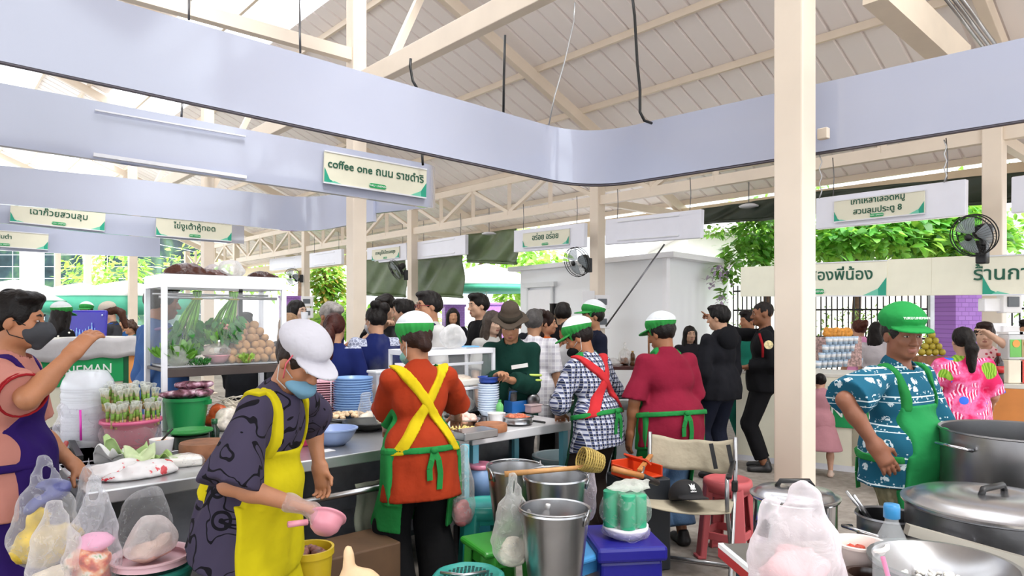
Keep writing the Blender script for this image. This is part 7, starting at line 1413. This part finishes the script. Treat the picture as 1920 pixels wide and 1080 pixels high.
t = vessel('food_bowl', 'cream bowl with red food between bag and bottle', 'bowl', at(1612, 1.95, nz), bowlp(.07, .085, .5), pm('F3E4DC', .3), sx=1.0); lumps(t, 'food', pm('C2452E', .5, 0, .5, 40), .05, 20, .014, .05, .01, seed=4); vessel('dark_bowl', 'dark glazed bowl under the cream bowl edge', 'bowl', at(1628, 1.8, nz), bowlp(.055, .05, .6), pm('3A2A24', .2)); vessel('round_lid', 'sky blue plastic lid lying at the bottom edge', 'cap', at(1655, 1.42, nz), [(0, 0), (.035, 0), (.035, .02), (.03, .024), (0, .024)], plastic('4FB0EA'))
def stand(label, c, w_, h, mat=STEELD):
    t = T('burner_stand', label, 'stand', (c.x, c.y, 0), .2, 'steel stands under the pots'); m = M()
    for x in (-1, 1):
        for y in (-1, 1): m.bar((x*w_*.5, y*w_*.5, 0), (x*w_*.5, y*w_*.5, h), .035)
    m.out('legs', mat, t); m = M()
    for z in (h-.02, h*.3):
        for s_ in (-1, 1): m.bar((-w_*.52, s_*w_*.5, z), (w_*.52, s_*w_*.5, z), .03); m.bar((s_*w_*.5, -w_*.52, z), (s_*w_*.5, w_*.52, z), .03)
    m.box((0, 0, h-.015), (w_, w_, .02)); m.out('frame', mat, t); return t
c_ = at(1490, 2.86, .52); pot('polished pot with lid in front of the near right column', c_, .165, .27, SHINY, True, 0); stand('steel stand under the polished lidded pot', c_, .3, .52)
c_ = at(1666, 2.5, .58); pot('dark small pot with steel tongs, left of the big lidded pot', c_, .105, .24, STEELD, False, 2, rz=.4); stand('steel stand under the dark small pot', c_, .22, .58); m = M()
for o_ in (-.01, .012): q = c_+Vector((-.05, o_, .2)); m.tube([q, q+Vector((-.09, o_*1.5, .12))], .006, 6)
tag(m.out('steel_tongs', STEEL, None, True), 'steel tongs standing in the dark small pot', 'tongs')
t = T('gas_cylinder', 'dark green gas cylinder under the small pot', 'gas cylinder', at(1640, 2.2, 0), 0); m = M(); m.lathe([(0, 0), (.09, 0), (.1, .03), (.1, .5), (.07, .58), (.03, .6), (0, .6)], 28); m.out('body', pm('1F4A36', .4), t, True); m = M(); m.lathe([(.02, .6), (.025, .64), (0, .66)], 14); m.out('valve', STEEL, t, True)
c_ = at(1862, 2.32, .60); pot('big battered aluminium pot with a flat lid at the right edge', c_, .262, .30, pm('6A6A6C', .38, .9, .45, 6., .2, 20.), True, 2, rz=.5); stand('long steel stand under the big lidded pot', c_, .5, .60)
c_ = at(1912, 2.9, .75); pot('tall open steel stock pot behind the big lidded pot', c_, .29, .31, pm('9A9A9C', .3, .95, .2, 6.), False, 2, rz=.15, fill=pm('1E1814', .2)); stand('tall steel stand under the open stock pot', c_, .5, .75)
m = M(); m.bar(W(1700, 992, 2.03), W(1990, 1074, 1.98), .03, .03)
tag(m.out('side_rail', pm('A8A296', .45, .5)), 'pale metal rail in front of the big lidded pot', 'rail')
# ---------------------------------------------------------------- farther stalls: cool box, cups, fruit, dispensers
c_ = at(146, 8.6); t = T('cool_box', 'large blue cool box standing open on the left stall', 'cool box', c_+Vector((0, 0, .72)), .1); t.scale = (.82, .82, .95); BB = plastic('4038C0'); m = M(); m.box((0, 0, .22), (.62, .4, .46)); bevel(m.out('body', BB, t), .03); m = M(); m.box((0, .23, .74), (.64, .06, .42), R=Matrix.Rotation(-.12, 3, 'X')); bevel(m.out('lid', BB, t), .03)
for i in range(9): m = M(); x = -.2+i*.045; h_ = [.1, .12, .15, .13, .12, .14, .17, .22, .15][i]; m.lathe([(0, .56), (.014, .56), (.016, .56+h_*.6), (.006, .56+h_*.85), (.006, .56+h_), (0, .56+h_)], 10, (x, .18, 0)); o = m.out('printed_bottle', pm('8FB8EE', .5), t, True); o.scale = (1, 1, 1)
for x in (-.26, .26): m = M(); m.ball((x, .2, .88), (.015, .01, .015), 8); m.out('lid_bolt', pm('B8C4F0', .3), t, True)
m = M(); m.box(c_+Vector((0, 0, .36)), (.7, .5, .72), .1); tag(m.out('storage_box', pm('D8D4CC', .5)), 'pale box carrying the open blue cool box', 'box')
def otop(px, Yf, z=.972): return at(px, Yf, z)
t = T('paper_cup', 'pale blue and white cup stacked on the coffee stall counter', 'cup', otop(1536, 7.6), 0, 'paper cups on the coffee stall counter'); m = M(); m.lathe([(0, 0), (.028, 0), (.037, .085), (.035, .085), (.026, .005), (0, .005)], 16); m.out('body', pm('BFD8F0', .4, 0, .3, 30), t, True); m = M(); m.lathe([(.0315, .03), (.0355, .065)], 16); m.out('sleeve', pm('F2F4F6', .5), t, True); first = t; k_ = 0
for lay in range(4):
    for i in range(9-lay):
        o = first if k_ == 0 else dup(first, (0, 0, 0), 0, first['label']); k_ += 1; o.location = otop(1534, 7.5)+Vector((.082*i+.04*lay, .0+.1*(i % 2)*0+.05*i, .087*lay))
t = T('snack_cone', 'orange fried snack in the rack on the coffee stall', 'snack', otop(1550, 7.7), 0, 'orange snacks above the cups'); m = M(); m.ball((0, 0, 0), (.05, .04, .035), 8); m.out('piece', pm('E29A3C', .6, 0, .3, 20), t, True); first = t
for i in range(14): o = first if i == 0 else dup(first, (0, 0, 0), 0, first['label']); o.location = otop(1550+(i % 7)*7, 7.75, 1.345+.03*(i//7)); o.rotation_euler = (i, i*2, 0)
m = M(); m.box(otop(1572, 7.78, 1.14), (.5, .1, .335), .1); tag(m.out('cup_rack', pm('C9A6A0', .5, 0, .7, 40)), 'rack of small packets behind the paper cups', 'rack')
t = T('fruit', 'yellow green fruit piled beside the elephant shirt man', 'fruit', otop(1735, 7.4), 0, 'fruit pile on the right stall'); m = M(); m.ball((0, 0, 0), .038, 10); m.out('peel', pm('A8982E', .5, 0, .35, 12), t, True); first = t; k_ = 0
for lay in range(4):
    for i in range(4-lay): o = first if k_ == 0 else dup(first, (0, 0, 0), 0, first['label']); k_ += 1; o.location = otop(1728, 7.3, 1.16+lay*.062)+Vector((.072*i+.036*lay, 0, 0))
m = M(); m.box(otop(1737, 7.3, 1.04), (.34, .2, .16), .1); tag(bevel(m.out('fruit_crate', WOOD), .005), 'crate under the fruit pile', 'crate')
for i, (x, c1, c2, lb) in enumerate(((1893, '6FC05A', 'F2E6D0', 'drink dispenser with green panel at the right edge'), (1914, 'B09A6A', 'D8483A', 'drink dispenser with brown and red panels at the right edge'))):
    t = T('drink_dispenser', lb, 'dispenser', at(x, 5.9, .972), 0, 'drink dispensers'); m = M(); m.box((0, 0, .31), (.12, .14, .22)); bevel(m.out('tank', pm('EDEFF0', .2, 0, 0, alpha=.7), t), .015); m = M(); m.box((0, -.074, .3), (.1, .004, .15)); m.out('front_label', pm(c1, .4), t); m = M(); m.lathe([(0, 0), (.032, 0), (.032, .003), (0, .003)], 16); o = m.out('label_disc', pm('F3A24A', .4), t); o.location = (0, -.077, .34); o.rotation_euler = (pi/2, 0, 0); m = M(); m.box((0, 0, .1), (.13, .15, .2)); bevel(m.out('base', pm(c2, .4), t), .01); m = M(); m.box((0, 0, .43), (.125, .145, .02)); m.out('lid', WHITEP, t)
bottle('dark sauce bottle with a red label beside the dispensers', at(1872, 5.75, .972), .04, .26, pm('2A1210', .15), None, 'B02020', lab='C02A2A')
t = T('phone', 'dark phone held up by the young man in black', 'phone', W(716, 594, 6.86), 0); m = M(); m.box((0, 0, 0), (.075, .009, .15)); bevel(m.out('case', BLACK, t), .006); m = M(); m.lathe([(0, 0), (.008, 0), (.008, .003), (0, .003)], 12); o = m.out('lens', pm('3A3A44', .1), t); o.location = (.022, -.006, .055); o.rotation_euler = (pi/2, 0, 0)
t = vessel('drink_cup', 'clear drink cup at the lips of the black haired woman', 'cup', W(571, 606, 7.35), [(0, 0), (.03, 0), (.04, .12), (.036, .12), (.028, .006), (0, .006)], CLR)

n = NT('steam'); n.t.nodes.remove(n.b); vs = n.n('VolumeScatter'); vs.inputs['Color'].default_value = (1, 1, 1, 1); no = n.n('TexNoise', iScale=7., iDetail=4.); n.l(n.coord((1, 1, .6)), no.inputs[0]); n.l(n.math('MULTIPLY', n.math('MAXIMUM', n.math('SUBTRACT', no.outputs[0], .48), 0.), 9.), vs.inputs['Density']); n.l(vs.outputs[0], n.o.inputs['Volume'])
p = W(726, 690, 5.15); m = M(); m.ball((0, 0, 0), (.15, .12, .32), 16); o = m.out('steam', n.m, None, True); o.location = p; tag(o, 'thin steam rising by the woman with the black hair bow', 'steam', None, 'stuff')
